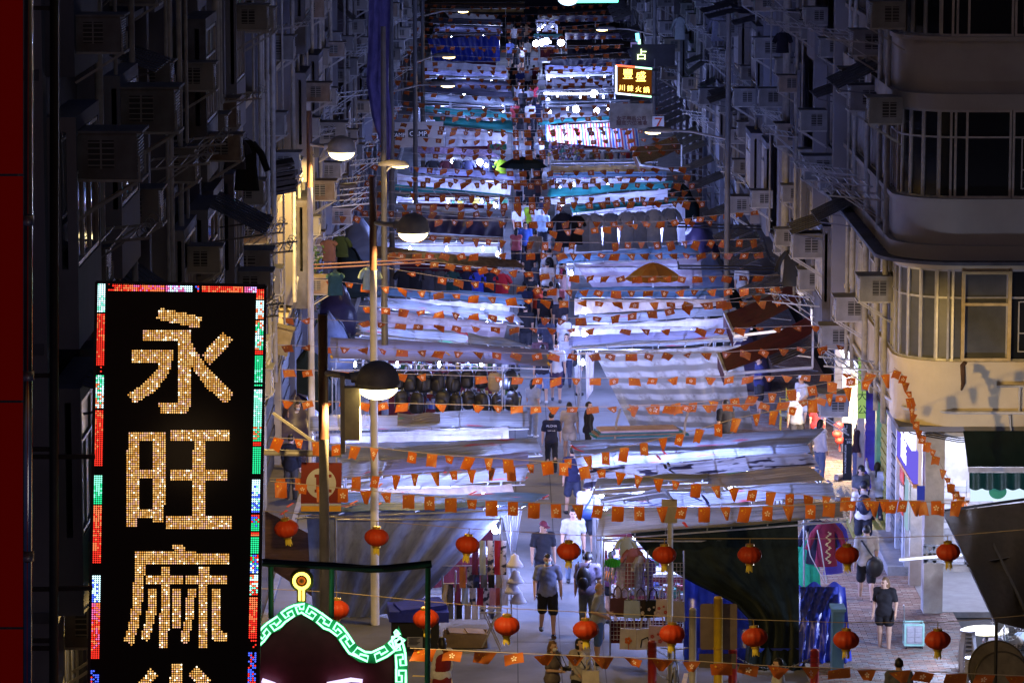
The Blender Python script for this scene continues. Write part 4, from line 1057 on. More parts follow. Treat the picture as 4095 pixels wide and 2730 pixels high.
stall('glaring stall between the brown tarp roof and the violet tarpaulin', GL,
      [((1540, 958), (2010, 970), (2010, 948), (1558, 935), T_tan)], [((1540, 965), (1990, 975), (1990, 1015), (1540, 1000), 2.2, C_w, dict(fold=.02))], lights=3, watt=80, counter=False)
stall('stall of yellow boxed goods under a green edged roof', GL,
      [((1580, 762), (2045, 790), (2000, 775), (1580, 737), T_g)], [((1590, 785), (2035, 800), (2035, 822), (1590, 808), 2.1, C_w, dict(fold=.01))], lights=3, watt=90, counter=False)
stall('stall with a deep white cloth valance behind rows of dimmed flags', GL,
      [((1640, 687), (2080, 722), (2076, 697), (1640, 667), T_l)], [((1588, 694), (2045, 732), (2040, 780), (1588, 738), 2.40, C_w, dict(fold=.03))], lights=3, watt=90, counter=False)
stall('stall of dark tee shirts with one glaring bulb beside the printed awning', GL,
      [((1650, 607), (2000, 630), (1960, 602), (1650, 582), C_pk)], [], lights=1, watt=60, bulbs=[(1919, 649, 1.9, 130, .14), (1795, 628, 2.0, 40, .07)])
stall('stall with the camp banner on its side and a pale cloth front', GL,
      [((1770, 500), (2055, 532), (2047, 486), (1714, 465), T_g)], [((1783, 509), (2030, 538), (2025, 582), (1783, 588), 2.40, C_w, dict(fold=.03))], lights=2, watt=75)
stall('green roofed stall behind the camp banner stall', GL,
      [((1700, 446), (2042, 478), (2042, 452), (1700, 425), T_g)], [((1670, 418), (2042, 448), (2042, 466), (1690, 440), 2.62, C_w, dict(fold=.01))], lights=3, watt=80, counter=False)
stall('pale striped roof stall with a bulb at its alley corner', GL,
      [((1670, 400), (2060, 425), (2050, 395), (1670, 375), T_w), ((1680, 362), (2050, 392), (2045, 368), (1670, 345), T_l)], [], lights=2, watt=80, bulbs=[(2010, 411, 2.1, 90, .16)])
stall('mauve roofed stall beneath the two birds', GL,
      [((1760, 358), (2030, 364), (2030, 326), (1800, 318), T_l)], [], lights=2, watt=60)
stall('bright white cloth stall below the blue tarp', GL,
      [((1690, 300), (2030, 310), (2023, 290), (1690, 282), T_l)], [((1700, 240), (2020, 262), (2023, 296), (1690, 280), 2.6, C_w, dict(fold=.03))], lights=3, watt=80, counter=False)
stall('stall wrapped in a bright blue tarpaulin', GL,
      [((1700, 152), (2000, 138), (2000, 128), (1720, 140), T_tan)], [((1707, 154), (1996, 139), (2000, 246), (1738, 245), 2.5, C_bl, dict(fold=.09, nf=6))], lights=1, watt=20)
stall('farthest white cloth stall on the blue tarp side', GL,
      [((1730, 130), (2010, 130), (2000, 106), (1740, 102), T_l), ((1720, 90), (2010, 98), (2000, 80), (1730, 72), T_l)], [((1780, 50), (1992, 60), (1980, 78), (1800, 76), 2.5, C_w, dict(fold=.02))], lights=2, watt=70, bulbs=[(1974, 116, 2.2, 60, .2)])
# --- the row along the lit shops, near to far
stall('front stall with black green tarpaulin and tote bags at its alley end', GR,
      [((2384, 2142), (3372, 2068), (3366, 2008), (2400, 2040), T_gp)],
      [],
      lights=3, watt=75, counter=False, tapes=[(2740, 2096, 2.0, 'r')])
stall('stall under blue taped corrugated sheets right behind the black tarpaulin stall', GR,
      [((2404, 2034), (3340, 1990), (3325, 1925), (2404, 1990), T_w), ((2404, 2008), (2700, 1995), (2660, 1950), (2404, 1990), T_w, 2.5, 2.7)],
      lights=3, watt=120, tapes=[(2820, 1970, 1.9, 'b'), (2815, 1988, 1.9, 'b'), (2826, 2002, 1.9, 'b'), (2790, 1995, 2.4, 'b'), (2776, 1988, 2.4, 'b'), (2832, 2016, 1.9, 'b'), (3068, 1950, .1, 'b'), (3064, 1988, .3, 'b'), (3318, 1928, 2, 'b'), (3322, 1945, 2, 'b'), (3320, 1965, 2, 'b'), (3330, 1975, 1.8, 'b'), (2582, 2010, .1, 'b'), (2608, 2019, .3, 'b'), (2530, 2002, .2, 'b'), (2964, 1952, .3, 'b')])
stall('stall roofed with beige planks and one green plank', GR,
      [((2363, 1978), (3305, 1922), (3228, 1862), (2385, 1922), T_be), ((2780, 1930), (3300, 1916), (3280, 1900), (2785, 1918), T_g, 2.5, 2.55), ((2380, 1940), (2830, 1912), (2830, 1888), (2390, 1916), T_w, 2.55, 2.6)], lights=2, watt=45)
stall('stall with thick black brush writing smeared along its sheets', GR,
      [((2330, 1952), (3275, 1858), (3242, 1808), (2345, 1872), T_sc)], [], lights=2, watt=110, tapes=[(2660, 1864, 1.8, 'k'), (2674, 1856, 1.8, 'k'), (2686, 1884, 2.3, 'k'), (3240, 1814, 2, 'k'), (3235, 1830, 2, 'k')])
stall('wide bright white roofed stall with red tape, the broadest roof of its row', GR,
      [((2312, 1876), (3242, 1806), (3225, 1770), (2295, 1812), T_w, 2.45, 2.55), ((2295, 1815), (3230, 1774), (3300, 1713), (2280, 1765), T_w, 2.58, 2.70)], [], lights=4, watt=210,
      tapes=[(2295, 1788, 2.2, 'r'), (2318, 1800, 2.6, 'r'), (2634, 1828, 2, 'r'), (2656, 1808, 2, 'r'), (2852, 1774, 2, 'r'), (2838, 1792, 2, 'r'), (3192, 1780, 2, 'r'), (3212, 1766, 2.3, 'r')])
stall('stall hidden behind a huge beige and grey striped cloth pulled aside at one corner', GR,
      [((2300, 1400), (2962, 1370), (2990, 1335), (2285, 1380), T_w), ((2275, 1380), (2985, 1345), (3010, 1302), (2275, 1352), T_l, 2.6, 2.75)],
      [((2378, 1408), (2962, 1376), (3010, 1716), (2520, 1700), 2.42, C_pl, dict(fold=.06, nf=6, bulge=.25)),
       ((2340, 1402), (2378, 1406), (2372, 1560), (2345, 1600), 2.42, C_w, dict(fold=.05, nf=2))], lights=4, watt=95, counter=False, lh=2.1)
stall('stall with a scalloped white cloth behind the striped cloth stall', GR,
      [((2315, 1294), (2912, 1260), (2946, 1226), (2315, 1258), T_w)], [((2290, 1300), (2912, 1264), (2912, 1312), (2280, 1344), 2.40, C_w, dict(fold=.03, nf=8))], lights=3, watt=85, counter=False)
stall('stall with a long cream cloth hanging below a blue roof', GR,
      [((2297, 1190), (2902, 1187), (2936, 1153), (2315, 1148), T_b)], [((2297, 1194), (2892, 1190), (2900, 1222), (2297, 1258), 2.42, C_cr, dict(fold=.03))], lights=3, watt=65, counter=False)
stall('stall with a see through striped cloth behind the orange umbrella', GR,
      [((2225, 1054), (2798, 1021), (2794, 975), (2235, 1022), T_b)], [((2292, 1052), (2800, 1028), (2812, 1142), (2370, 1148), 2.42, C_pm, dict(fold=.05, nf=6))], lights=3, watt=85, counter=False)
stall('stall of long grey gowns against a glowing white sheet', GR,
      [((2290, 852), (2705, 812), (2752, 792), (2280, 822), T_g)], [((2290, 836), (2740, 800), (2740, 968), (2290, 985), 2.55, C_w, dict(fold=.03))], lights=4, watt=150, counter=False, lh=1.6)
stall('stall with a shining turquoise roof', GR,
      [((2188, 789), (2682, 747), (2692, 720), (2196, 757), T_g)], [((2203, 795), (2670, 754), (2670, 800), (2205, 818), 2.40, C_bw, dict(fold=.02))], lights=4, watt=100, counter=False)
stall('stall of handbags between the turquoise roof and the ochre cloth', GR,
      [((2185, 714), (2665, 706), (2665, 687), (2190, 692), T_b)], [((2205, 716), (2660, 712), (2660, 742), (2205, 752), 2.1, C_w, dict(fold=.02))], lights=3, watt=80, counter=False)
stall('stall with an ochre cloth front', GR,
      [((2203, 660), (2630, 652), (2630, 640), (2203, 646), T_be)], [((2203, 662), (2622, 655), (2626, 694), (2203, 692), 2.42, C_ye, dict(fold=.02))], lights=1, watt=35, counter=False)
stall('dazzling stall of small goods before a red white and blue striped tarpaulin', GR,
      [((2150, 502), (2445, 478), (2450, 460), (2160, 482), T_g)], [((2180, 500), (2545, 484), (2560, 602), (2184, 566), 2.40, C_st, dict(fold=.04))], lights=4, watt=120, counter=False, bulbs=[(2268, 542, 1.75, 120, .17)])
stall('stall lit by two glaring bulbs above a grey cloth', GR,
      [((2162, 418), (2520, 405), (2520, 395), (2165, 405), T_b)], [((2205, 458), (2438, 462), (2438, 484), (2205, 482), 1.5, C_bw, dict(fold=.02))], lights=2, watt=70, bulbs=[(2304, 437, 1.9, 90, .18), (2386, 443, 1.9, 70, .15)])
stall('stall lit by a row of white tubes', GR,
      [((2142, 372), (2465, 358), (2465, 346), (2150, 358), T_l)], [], lights=3, watt=100, bulbs=[(2376, 376, 2.0, 60, .2)])
stall('stall with a bright pale valance beyond the white tubes', GR,
      [((2180, 278), (2460, 290), (2455, 268), (2180, 262), T_l)], [((2178, 280), (2458, 292), (2440, 302), (2182, 312), 2.42, C_w, dict(fold=.02)), ((2150, 318), (2440, 318), (2440, 345), (2150, 345), 1.6, C_w, dict(fold=.03))], lights=4, watt=110, counter=False)
stall('far stall with four glaring bulbs in a cluster', GR,
      [((2132, 150), (2250, 150), (2250, 138), (2135, 138), T_g)], [], lights=1, watt=60, bulbs=[(2143, 175, 1.9, 70, .2), (2166, 171, 1.9, 60, .2), (2184, 165, 1.9, 80, .22), (2243, 172, 1.9, 80, .22)])
stall('farthest small glaring stall at the alley', GR,
      [((2140, 92), (2232, 92), (2232, 80), (2142, 80), T_l)], [((2145, 98), (2230, 98), (2228, 126), (2145, 128), 2.1, C_w, {})], lights=2, watt=80, bulbs=[(2183, 108, 1.8, 70, .2)])
for k, (py, pl) in enumerate(((235, 2200), (190, 2270), (130, 2260), (60, 2150))):
    stall('dark closed stall under dense flags, %s the far cluster of bulbs' % ('nearer than', 'level with', 'just beyond', 'well beyond')[k], GR,
          [((pl, py), (2560, py - 4), (2555, py - 22), (pl, py - 18), T_tan)], [((pl, py + 3), (2555, py), (2550, py + 26), (pl, py + 30), 2.4, C_na, {})], lights=0, counter=False)
for k, py in enumerate((30, 5)):
    stall('brown roofed stall at the very end of the street, %s' % ('before the cross street' if k == 0 else 'at the cross street'), GL,
          [((1720, py), (2100, py), (2100, py - 14), (1720, py - 14), T_tan)], [((1720, py + 2), (2095, py + 2), (2095, py + 20), (1720, py + 20), 2.4, C_ye, {})], lights=0, counter=False)

lf = np.array([(0, 2518, 2128), (.2, 2600, 2225), (.4, 2760, 2325), (.55, 2930, 2408), (.68, 2998, 2480), (.8, 2985, 2580), (1, 2970, 2705)])
y_t = at(2850, 2098, z=2.42)[1] - .12; P = []
for j in range(25):
    v = j / 24; a = [np.interp(v, lf[:, 0], lf[:, i]) for i in (1, 2)]; b = [3190 + 12 * v, 2074 + 630 * v]; row = []
    for i in range(41):
        u = i / 40; row.append(tuple(at(a[0] * (1 - u) + b[0] * u, a[1] * (1 - u) + b[1] * u, y=y_t - 3.2 * v ** 1.3 + .03 * (.3 + v) * (math.sin(u * 23 + v * 3) + .6 * math.sin(u * 41 + v)) - .22 * math.exp(-((u - .06) / .07) ** 2) * min(1, v * 3))))
    P.append(row)
surf('front_tarpaulin', P, C_bk, [s_[0] for s_ in STALLS if 'black green tarpaulin and tote' in s_[0]['label']][0])
P = [[tuple(at(2735 + 290 * i / 24, 2315 + 385 * j / 14, y=y_t - 3.2 * max(0, (215 + 385 * j / 14) / 600) ** 1.3 + .4 + .05 * math.sin(i * 1.1))) for i in range(25)] for j in range(15)]
surf('inner_tarpaulin', P, C_bl, [s_[0] for s_ in STALLS if 'black green tarpaulin and tote' in s_[0]['label']][0])
# tubes of the tube-lit stall
tb = thing('tube_lights', 'row of white tube lights under a far stall roof', 'lamp', A(2280, 376, z=2.0))
for a, b in ((2176, 2266), (2272, 2330), (2334, 2370)):
    q = MB(); q.tube([A(a, 375, z=2.0), A(b, 375, z=2.0)], .06, 6); q.build('tube', E_tube, tb)

# ------------------------------------------------------------ bundled boards, umbrella, camp banner, violet sheet
c = A(2092, 668, z=2.5); um = thing('parasol', 'wide black umbrella over the alley beside the dazzling small goods stall', 'umbrella', (c.x, c.y, 0))
q = MB(); q.lathe([(1.0, 0), (.98, .03), (.75, .2), (.4, .36), (.05, .42)], 16, c, 0, .06, 8); q.build('canopy', C_bk, um)
q = MB(); q.tube([(c.x, c.y, 0), (c.x, c.y, c.z + .4)], .02, 6); q.build('pole', M_steel, um)
t = thing('rolled_boards', 'stack of dark green roof boards bound with rope behind the widest white roof', 'boards', A(2560, 1730, z=1.4))
for k, (m_, dy) in enumerate(((T_g, 0), (M_wood, .12), (mat('dark_green_board', (.02, .10, .085), .5), .24), (mat('pinkish_board', (.4, .28, .26), .7), .34))):
    p0, p1 = A(2370 + 8 * k, 1742 - 8 * k, z=1.35 + .07 * k), A(2740 - 12 * k, 1728 - 6 * k, z=1.35 + .07 * k)
    q = MB(); q.bar(p0, p1, .75, .05); q.build('board', m_, t)
q = MB(); 
for px, h in ((2465, 0), (2740, 0)):
    p = A(px, 1690, z=1.75); q.tube([p + Vector((.1, .1, .35)), p, p + Vector((-.05, 0, -.6))], .03, 6)
q.build('binding_rope', M_rope, t)
c = A(2612, 1112, z=2.75); k = mpp(c); rU = 118 * k
um = thing('parasol', 'orange market umbrella opened behind the blue roof', 'umbrella', (c.x, c.y, 0))
for i in range(8):
    a0, a1 = 2 * math.pi * i / 8 + .2, 2 * math.pi * (i + 1) / 8 + .2
    P = []
    for r_ in np.linspace(.02, 1, 8):
        row = []
        for f in np.linspace(0, 1, 7):
            a = a0 + (a1 - a0) * f; rr = rU * r_ * (1 - .07 * math.sin(math.pi * f)); row.append((c.x + rr * math.cos(a), c.y + rr * math.sin(a), c.z + .50 * (1 - r_ ** 1.5) - .05 * math.sin(math.pi * f) * r_))
        P.append(row)
    surf('panel', P, thin('umbrella_orange', (.62, .22, .02), (.5, .16, .02), .4, 'crease'), um)
q = MB(); q.tube([(c.x, c.y, 0), (c.x, c.y, c.z + .55)], .02, 8); q.build('pole', M_steel, um)
q = MB()
for i in range(8):
    a = 2 * math.pi * i / 8 + .2; q.bar((c.x, c.y, c.z + .25), (c.x + rU * .9 * math.cos(a), c.y + rU * .9 * math.sin(a), c.z + .04), .012)
q.build('rib', M_steel, um)
o = A(1676, 540, z=3.0)
cb2 = thing('banner', 'pale banner with the word CAMP on black torn edged labels', 'banner', A(1676, 588, y=o.y))
q = MB(); q.prism([(1578, 490), (1773, 486), (1772, 586), (1580, 592)], lambda u, v, s: A(u, v, y=o.y + .03 * s)); q.build('banner_cloth', thin('banner_pale', (.5, .46, .44), (.4, .36, .34), .3, 'crease'), cb2)
k = mpp(o)
for (x0, y0, w, ss, txt) in ((1592, 541, 56, .85, 'CAMP'), (1672, 536, 82, 1.0, 'CAMP')):
    hh = 14 * ss
    q = MB(); q.prism([(x0 - w * .5, y0 - hh), (x0 - w * .35, y0 - hh * 1.5), (x0 + w * .2, y0 - hh * 1.3), (x0 + w * .5, y0 - hh * 1.4), (x0 + w * .48, y0 + hh), (x0 + w * .1, y0 + hh * .8), (x0 - w * .3, y0 + hh * 1.2), (x0 - w * .48, y0 + hh)], lambda u, v, s: A(u, v, y=o.y - .012 + .008 * s)); q.build('label_patch', M_black, cb2)
    text(txt, 26 * ss * k, M_wl, cb2, A(x0, y0, y=o.y - .02), FRONT, 'lettering', .002)
o = A(1525, 400, z=8.0)
vs_ = thing('hanging_sheet', 'long dull violet sheet hanging down the tenement scaffold', 'tarpaulin', A(1525, 760, y=o.y))
xs = [(-120, 1470, 1560), (0, 1475, 1562), (200, 1472, 1556), (330, 1465, 1552), (470, 1488, 1568), (600, 1530, 1562), (760, 1538, 1552), (900, 1535, 1545)]
P = []
for (py, a, b) in xs:
    P.append([tuple(at(a + (b - a) * i / 10, py, y=o.y + .12 * math.sin(i * 1.7 + py * .004))) for i in range(11)])
surf('sheet', P, thin('violet_sheet', (.12, .10, .26), (.07, .06, .17), .2, 'crease', gloss=.03), vs_)

# ------------------------------------------------------------ awnings
def awning(label, pts, hin, hout, m_, valance=.35, arm=True):
    """pts: inner near, outer near, outer far, inner far as (px, py) with heights hin / hout"""
    a, b, c_, d = A(*pts[0], z=hin), A(*pts[1], z=hout), A(*pts[2], z=hout), A(*pts[3], z=hin)
    t = thing('awning', label, 'awning', (a + c_) / 2)
    U, V = np.meshgrid(np.linspace(0, 1, 9), np.linspace(0, 1, 9)); U = U[..., None]; V = V[..., None]
    a_, b2, c2, d2 = map(np.array, (a, b, c_, d))
    P = (a_ * (1 - U) + b2 * U) * (1 - V) + (d2 * (1 - U) + c2 * U) * V; P[..., 2] -= .08 * np.sin(np.pi * U[..., 0])
    surf('awning_cloth', P, m_, t)
    P = np.array([[tuple(b2 * (1 - i / 24) + c2 * (i / 24) + np.array([-.02, 0, -valance * j / 3 - (.05 * abs(math.sin(i * .8)) if j == 3 else 0)])) for i in range(25)] for j in range(4)])
    surf('valance', P, m_, t)
    q = MB(); q.bar(b, c_, .07); q.build('front_bar', M_white, t)
    if arm:
        q = MB(); q.bar(a + Vector((0, -.06, -.9)), b + Vector((0, -.06, -.05)), .07); q.bar(a + Vector((0, -.06, -.9)), a + Vector((0, -.06, .1)), .05); q.build('arm', M_white, t)
    return t
T_ma = thin('awning_maroon', (.085, .012, .014), (.05, .008, .01), .04, 'crease', gloss=.08, rough=.3)
awning('maroon awning over the pavement, the farther and higher of the two', ((3245, 1175), (2935, 1335), (2898, 1255), (3235, 1095)), 4.3, 3.15, T_ma)
awning('maroon awning over the pavement, the nearer and lower of the two', ((3250, 1330), (2900, 1486), (2872, 1412), (3240, 1262)), 4.0, 3.1, T_ma)
awning('brown raised awning lit orange below the far street lamp', ((2725, 590), (2560, 655), (2530, 590), (2700, 540)), 4.4, 3.4, thin('awning_brown', (.22, .09, .03), (.12, .04, .015), .12, 'crease', gloss=.08))
# ------------------------------------------------------------ flag strings
M_flag_dim = [thin('flag_dim', (.36, .082, .02), None, .3, 'none', gloss=.03), thin('flag_dim_brown', (.27, .075, .024), None, .3, 'none', gloss=.03)]  # darker copies of the flag colours: the weaker light is put into them
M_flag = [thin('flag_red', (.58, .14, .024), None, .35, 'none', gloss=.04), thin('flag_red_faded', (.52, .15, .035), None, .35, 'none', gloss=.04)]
M_fw = mat('flag_white_emblem', (.72, .60, .52), .8, var=.1); M_fy = mat('flag_yellow_star', (.70, .42, .03), .8, var=.1)
M_cord = mat('flag_cord', (.35, .30, .28), .8)
def star(cx, cy, r, a0=math.pi / 2, k=.42):
    return [(cx + r * (1 if i % 2 == 0 else k) * math.cos(a0 + math.pi * i / 5), cy + r * (1 if i % 2 == 0 else k) * math.sin(a0 + math.pi * i / 5)) for i in range(10)]
FLAGS = {}
def flag_mesh(kind, w, h, var, detail):
    """kind 0: five-star flag, 1: bauhinia flag; hangs from its top edge along x, w x h metres"""
    k = (kind, w, h, var, detail)
    if k in FLAGS: return FLAGS[k]
    rnd = random.Random(hash((kind, var)) % 1000); b = MB()
    tw = rnd.uniform(-.9, .9); lift = rnd.choice((0, 0, .2, .5, .9)) if var else 0; sk = rnd.uniform(-.25, .25) if var else 0; narrow = rnd.choice((1, .7, .4, .25)) if var > 2 else 1
    def pos(u, v, o=0.0):        # u, v in 0..1 from the top corner
        uu = (u - .5) * (1 - (1 - narrow) * v) * w
        y = .05 * h * math.sin(3 * v + u * 4 + tw) * 2 * v + lift * h * v * .8 * math.sin(.6 + tw)
        z = -v * h * math.sqrt(max(.05, 1 - (lift * .8) ** 2))
        return (uu + sk * v * w, y + o + tw * .22 * uu * v * 2, z + .04 * h * math.sin(u * 5 + tw) * v)
    nu, nv = (4, 4) if detail else (2, 2)
    vs = [pos(i / nu, j / nv) for j in range(nv + 1) for i in range(nu + 1)]
    fs = [(j * (nu + 1) + i, j * (nu + 1) + i + 1, (j + 1) * (nu + 1) + i + 1, (j + 1) * (nu + 1) + i) for j in range(nv) for i in range(nu)]
    b.add(vs, fs, 0)
    if detail:
        for o in (-.012, .012):
            if kind == 1:
                for i in range(5):
                    a = math.pi / 2 + i * 2 * math.pi / 5; R0 = .30 * min(w, h)
                    pts = []
                    for (rr, da) in ((.12, 0), (.5, -.42), (.85, -.30), (1.0, .05), (.8, .36), (.45, .30)):
                        x = R0 * rr * math.cos(a + da); z = R0 * rr * math.sin(a + da); pts.append(pos(.5 + x / w, .5 - z / h, o))
                    b.add(pts, [tuple(range(6))], 1)
            else:
                sc = min(w, h)
                for (cx, cy, r_) in ((.24, .24, .13), (.46, .10, .045), (.54, .2, .045), (.54, .34, .045), (.46, .44, .045)):
                    st = star(0, 0, r_ * sc); b.add([pos(cx + x / w, cy - z / h, o) for x, z in st], [tuple(range(10))], 2)
    ob = b.build('tmp', [M_flag[var % 2], M_fw, M_fy]); ob.data.polygons.foreach_set('use_smooth', [True] * len(ob.data.polygons)); me = ob.data; bpy.data.objects.remove(ob)
    FLAGS[k] = me; return me
GB = 'flag strings across the market street'
def bunting(label, pts, h, n, w, hh, near=True, cat='bunting', wind=1, sag=0.0, dull=False):
    """pts: photo pixels along the string; h: height of its ends above the road (a number or one per point)"""
    hs = h if isinstance(h, (list, tuple)) else [h] * len(pts)
    W = [at(*p, z=q) for p, q in zip(pts, hs)]
    y0 = float(np.mean([q[1] for q in W]))
    W = [at(*p, y=y0 + (i - len(pts) / 2) * .02) for i, p in enumerate(pts)]
    W = np.array(W); sl = np.concatenate([[0], np.cumsum(np.linalg.norm(np.diff(W, axis=0), axis=1))])
    def along(s): return np.array([np.interp(s, sl, W[:, i]) for i in range(3)])
    t = thing('flag_string', label, cat, tuple(W[len(W) // 2]), group=GB)
    q = MB(); q.tube([along(s) + np.array([0, 0, -sag * math.sin(math.pi * s / sl[-1])]) for s in np.linspace(0, sl[-1], 24)], .007, 4); q.build('cord', M_cord, t)
    n = n or max(4, int(sl[-1] / (w * 1.75)))
    rnd = random.Random(int(W[0][0] * 100)); far = MB()
    for i in range(n):
        s = (i + .5) / n * sl[-1] + rnd.uniform(-.1, .1) * w; p = along(s) + np.array([0, -.01, -.008 - sag * math.sin(math.pi * s / sl[-1])])
        kind = i % 2; var = rnd.choice((0, 0, 1, 2, 3, 4, 5, 6, 7)) if wind else rnd.choice((0, 0, 0, 1, 2))
        ww, h2 = (w, hh) if kind == 0 else (w * .86, hh * .9)
        me = flag_mesh(kind, round(ww, 3), round(h2, 3), var, near)
        rz = rnd.uniform(-.5, .5) * wind * .7; rx = rnd.uniform(-.7, .35) * wind
        if rnd.random() < .06 * wind: continue
        if near:
            o = link('flag', me, t); o.location = p; o.rotation_euler = (rx, rnd.uniform(-.3, .3) * wind, rz)
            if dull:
                sl_ = o.material_slots[0]; sl_.link = 'OBJECT'; sl_.material = M_flag_dim[var % 2]
        else:
            M_ = Matrix.Translation(p) @ Euler((rx, 0, rz)).to_matrix().to_4x4()
            far.add([M_ @ v.co for v in me.vertices], [tuple(f.vertices) for f in me.polygons], var % 2)
    if not near: far.build('flags', M_flag_dim, t)['kind'] = 'stuff'
    return t
bunting('nearest upright flag string, passing before the street sign post', [(1080, 1922), (1328, 1947), (1468, 1960), (1555, 1969), (1723, 1983), (1892, 1996), (2065, 2005), (2250, 2014), (2506, 2023), (3016, 2025), (3220, 2018), (3400, 2002), (3870, 2000)], 5.0, 33, .22, .285, wind=.15)
bunting('flag string climbing from the square red sign to the corner block', [(1080, 1912), (1366, 1907), (1570, 1899), (2060, 1863), (2178, 1845), (2330, 1826), (2455, 1798), (2685, 1742), (2812, 1711), (2965, 1665), (3160, 1630), (3350, 1560), (3575, 1483)], 5.2, 33, .18, .28, wind=.5)
bunting('flag string sloping down over the widest white roof to the awning', [(1080, 1748), (1218, 1756), (1336, 1776), (1494, 1789), (1590, 1799), (1790, 1820), (1980, 1832), (2240, 1847), (2368, 1869), (2496, 1890), (2634, 1913), (2833, 1938), (3042, 1961), (3256, 1981), (3400, 1987), (3800, 2012)], 5.2, 36, .20, .26, wind=.9)
bunting('lowest flag string, blown flat just above the two women at the bottom edge', [(1640, 2590), (2097, 2612), (2623, 2632), (3097, 2662), (3403, 2672), (4120, 2702)], 4.0, 21, .36, .19, wind=.6)
bunting('crumpled flag string trailing from the corner block down to the brown canopy', [(3575, 1470), (3615, 1500), (3650, 1640), (3675, 1720), (3730, 1795), (3795, 1920), (3830, 1975), (3880, 2010)], [5.6, 5.6, 5.1, 4.8, 4.5, 4.2, 4.0, 3.9], 20, .17, .2, wind=1)
mid = [
 ('flag string level with the backpacks of the open stall', [(1110, 1600), (2250, 1625), (2544, 1624), (3100, 1610), (3400, 1575)], 4.6, 30, .27, .17),
 ('flag string just under the lilac roof edge of the backpack stall', [(1110, 1475), (2250, 1495), (3100, 1496), (3420, 1492)], 4.6, 30, .27, .17),
 ('flag string rising across the striped cloth to the pavement', [(2500, 1622), (2800, 1592), (3100, 1551), (3520, 1485)], 4.8, 13, .24, .24),
 ('flag string along the top of the huge striped cloth', [(1110, 1378), (2250, 1397), (2870, 1397), (3400, 1378)], 4.6, 30, .28, .17),
 ('flag string in front of the narrow red smeared roof', [(1110, 1268), (2250, 1290), (2900, 1300), (3300, 1300)], 4.6, 29, .28, .16),
 ('flag string over the off white drooping sheets', [(1436, 1223), (2250, 1263), (2430, 1252), (2660, 1225), (3130, 1165)], 4.6, 24, .28, .20),
 ('yellow lit flag string from the second post past the cream cloth', [(1290, 1118), (1530, 1138), (1758, 1158), (2093, 1180), (2250, 1186), (2890, 1202), (3150, 1200)], 4.8, 26, .28, .20),
 ('flag string across the tee shirt stall and the orange umbrella', [(1548, 1072), (1811, 1100), (2250, 1127), (3130, 1147)], 4.7, 25, .28, .20),
 ('flag string just above the orange umbrella', [(1525, 1022), (2250, 1080), (3130, 1100)], 4.7, 26, .28, .19),
 ('flag string over the brown tarp and the blue roof', [(1526, 1012), (2200, 1000), (3060, 1010)], 4.8, 27, .28, .20),
 ('flag string of upright flags at the hem of the grey gowns', [(1540, 925), (2170, 946), (2777, 951), (3040, 955)], 4.8, 27, .22, .27),
 ('orange lit flag string sloping up before the grey gowns', [(2190, 925), (2480, 895), (2800, 862), (3040, 840)], 4.8, 16, .26, .2),
]
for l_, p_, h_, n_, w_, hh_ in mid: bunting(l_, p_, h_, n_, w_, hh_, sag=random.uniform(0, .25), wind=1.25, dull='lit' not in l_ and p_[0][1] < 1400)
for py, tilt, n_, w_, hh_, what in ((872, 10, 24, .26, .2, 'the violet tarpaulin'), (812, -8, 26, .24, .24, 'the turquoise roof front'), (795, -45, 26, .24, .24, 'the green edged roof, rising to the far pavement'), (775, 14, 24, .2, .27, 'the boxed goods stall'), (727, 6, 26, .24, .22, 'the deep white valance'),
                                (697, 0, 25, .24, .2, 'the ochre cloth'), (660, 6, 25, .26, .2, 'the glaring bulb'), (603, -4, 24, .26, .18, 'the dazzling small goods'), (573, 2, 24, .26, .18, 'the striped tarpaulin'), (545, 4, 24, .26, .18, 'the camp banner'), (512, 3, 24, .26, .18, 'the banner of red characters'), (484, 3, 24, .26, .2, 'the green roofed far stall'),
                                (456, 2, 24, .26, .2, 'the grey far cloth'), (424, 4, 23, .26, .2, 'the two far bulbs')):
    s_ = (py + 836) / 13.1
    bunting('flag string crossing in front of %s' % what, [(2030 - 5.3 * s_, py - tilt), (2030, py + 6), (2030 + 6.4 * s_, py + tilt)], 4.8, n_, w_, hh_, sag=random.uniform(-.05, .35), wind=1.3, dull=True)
for k, (py, tilt) in enumerate(((398, 2), (362, 5), (328, 8), (318, -6), (296, 9), (262, -2), (236, 4), (206, 3), (182, -3), (172, 5), (140, 3), (112, 2), (86, 3), (62, 2), (40, 2), (18, 1))):
    s_ = (py + 836) / 13.1
    bunting('string of small orange flags dimmed in colour over the far crowded end of the street', [(2030 - 5.3 * s_, py - tilt), (2030, py + 4), (2030 + 6.0 * s_, py + tilt)], 4.8, random.randint(15, 22), .28, .2, near=False, sag=random.uniform(0, .4), wind=1.3)

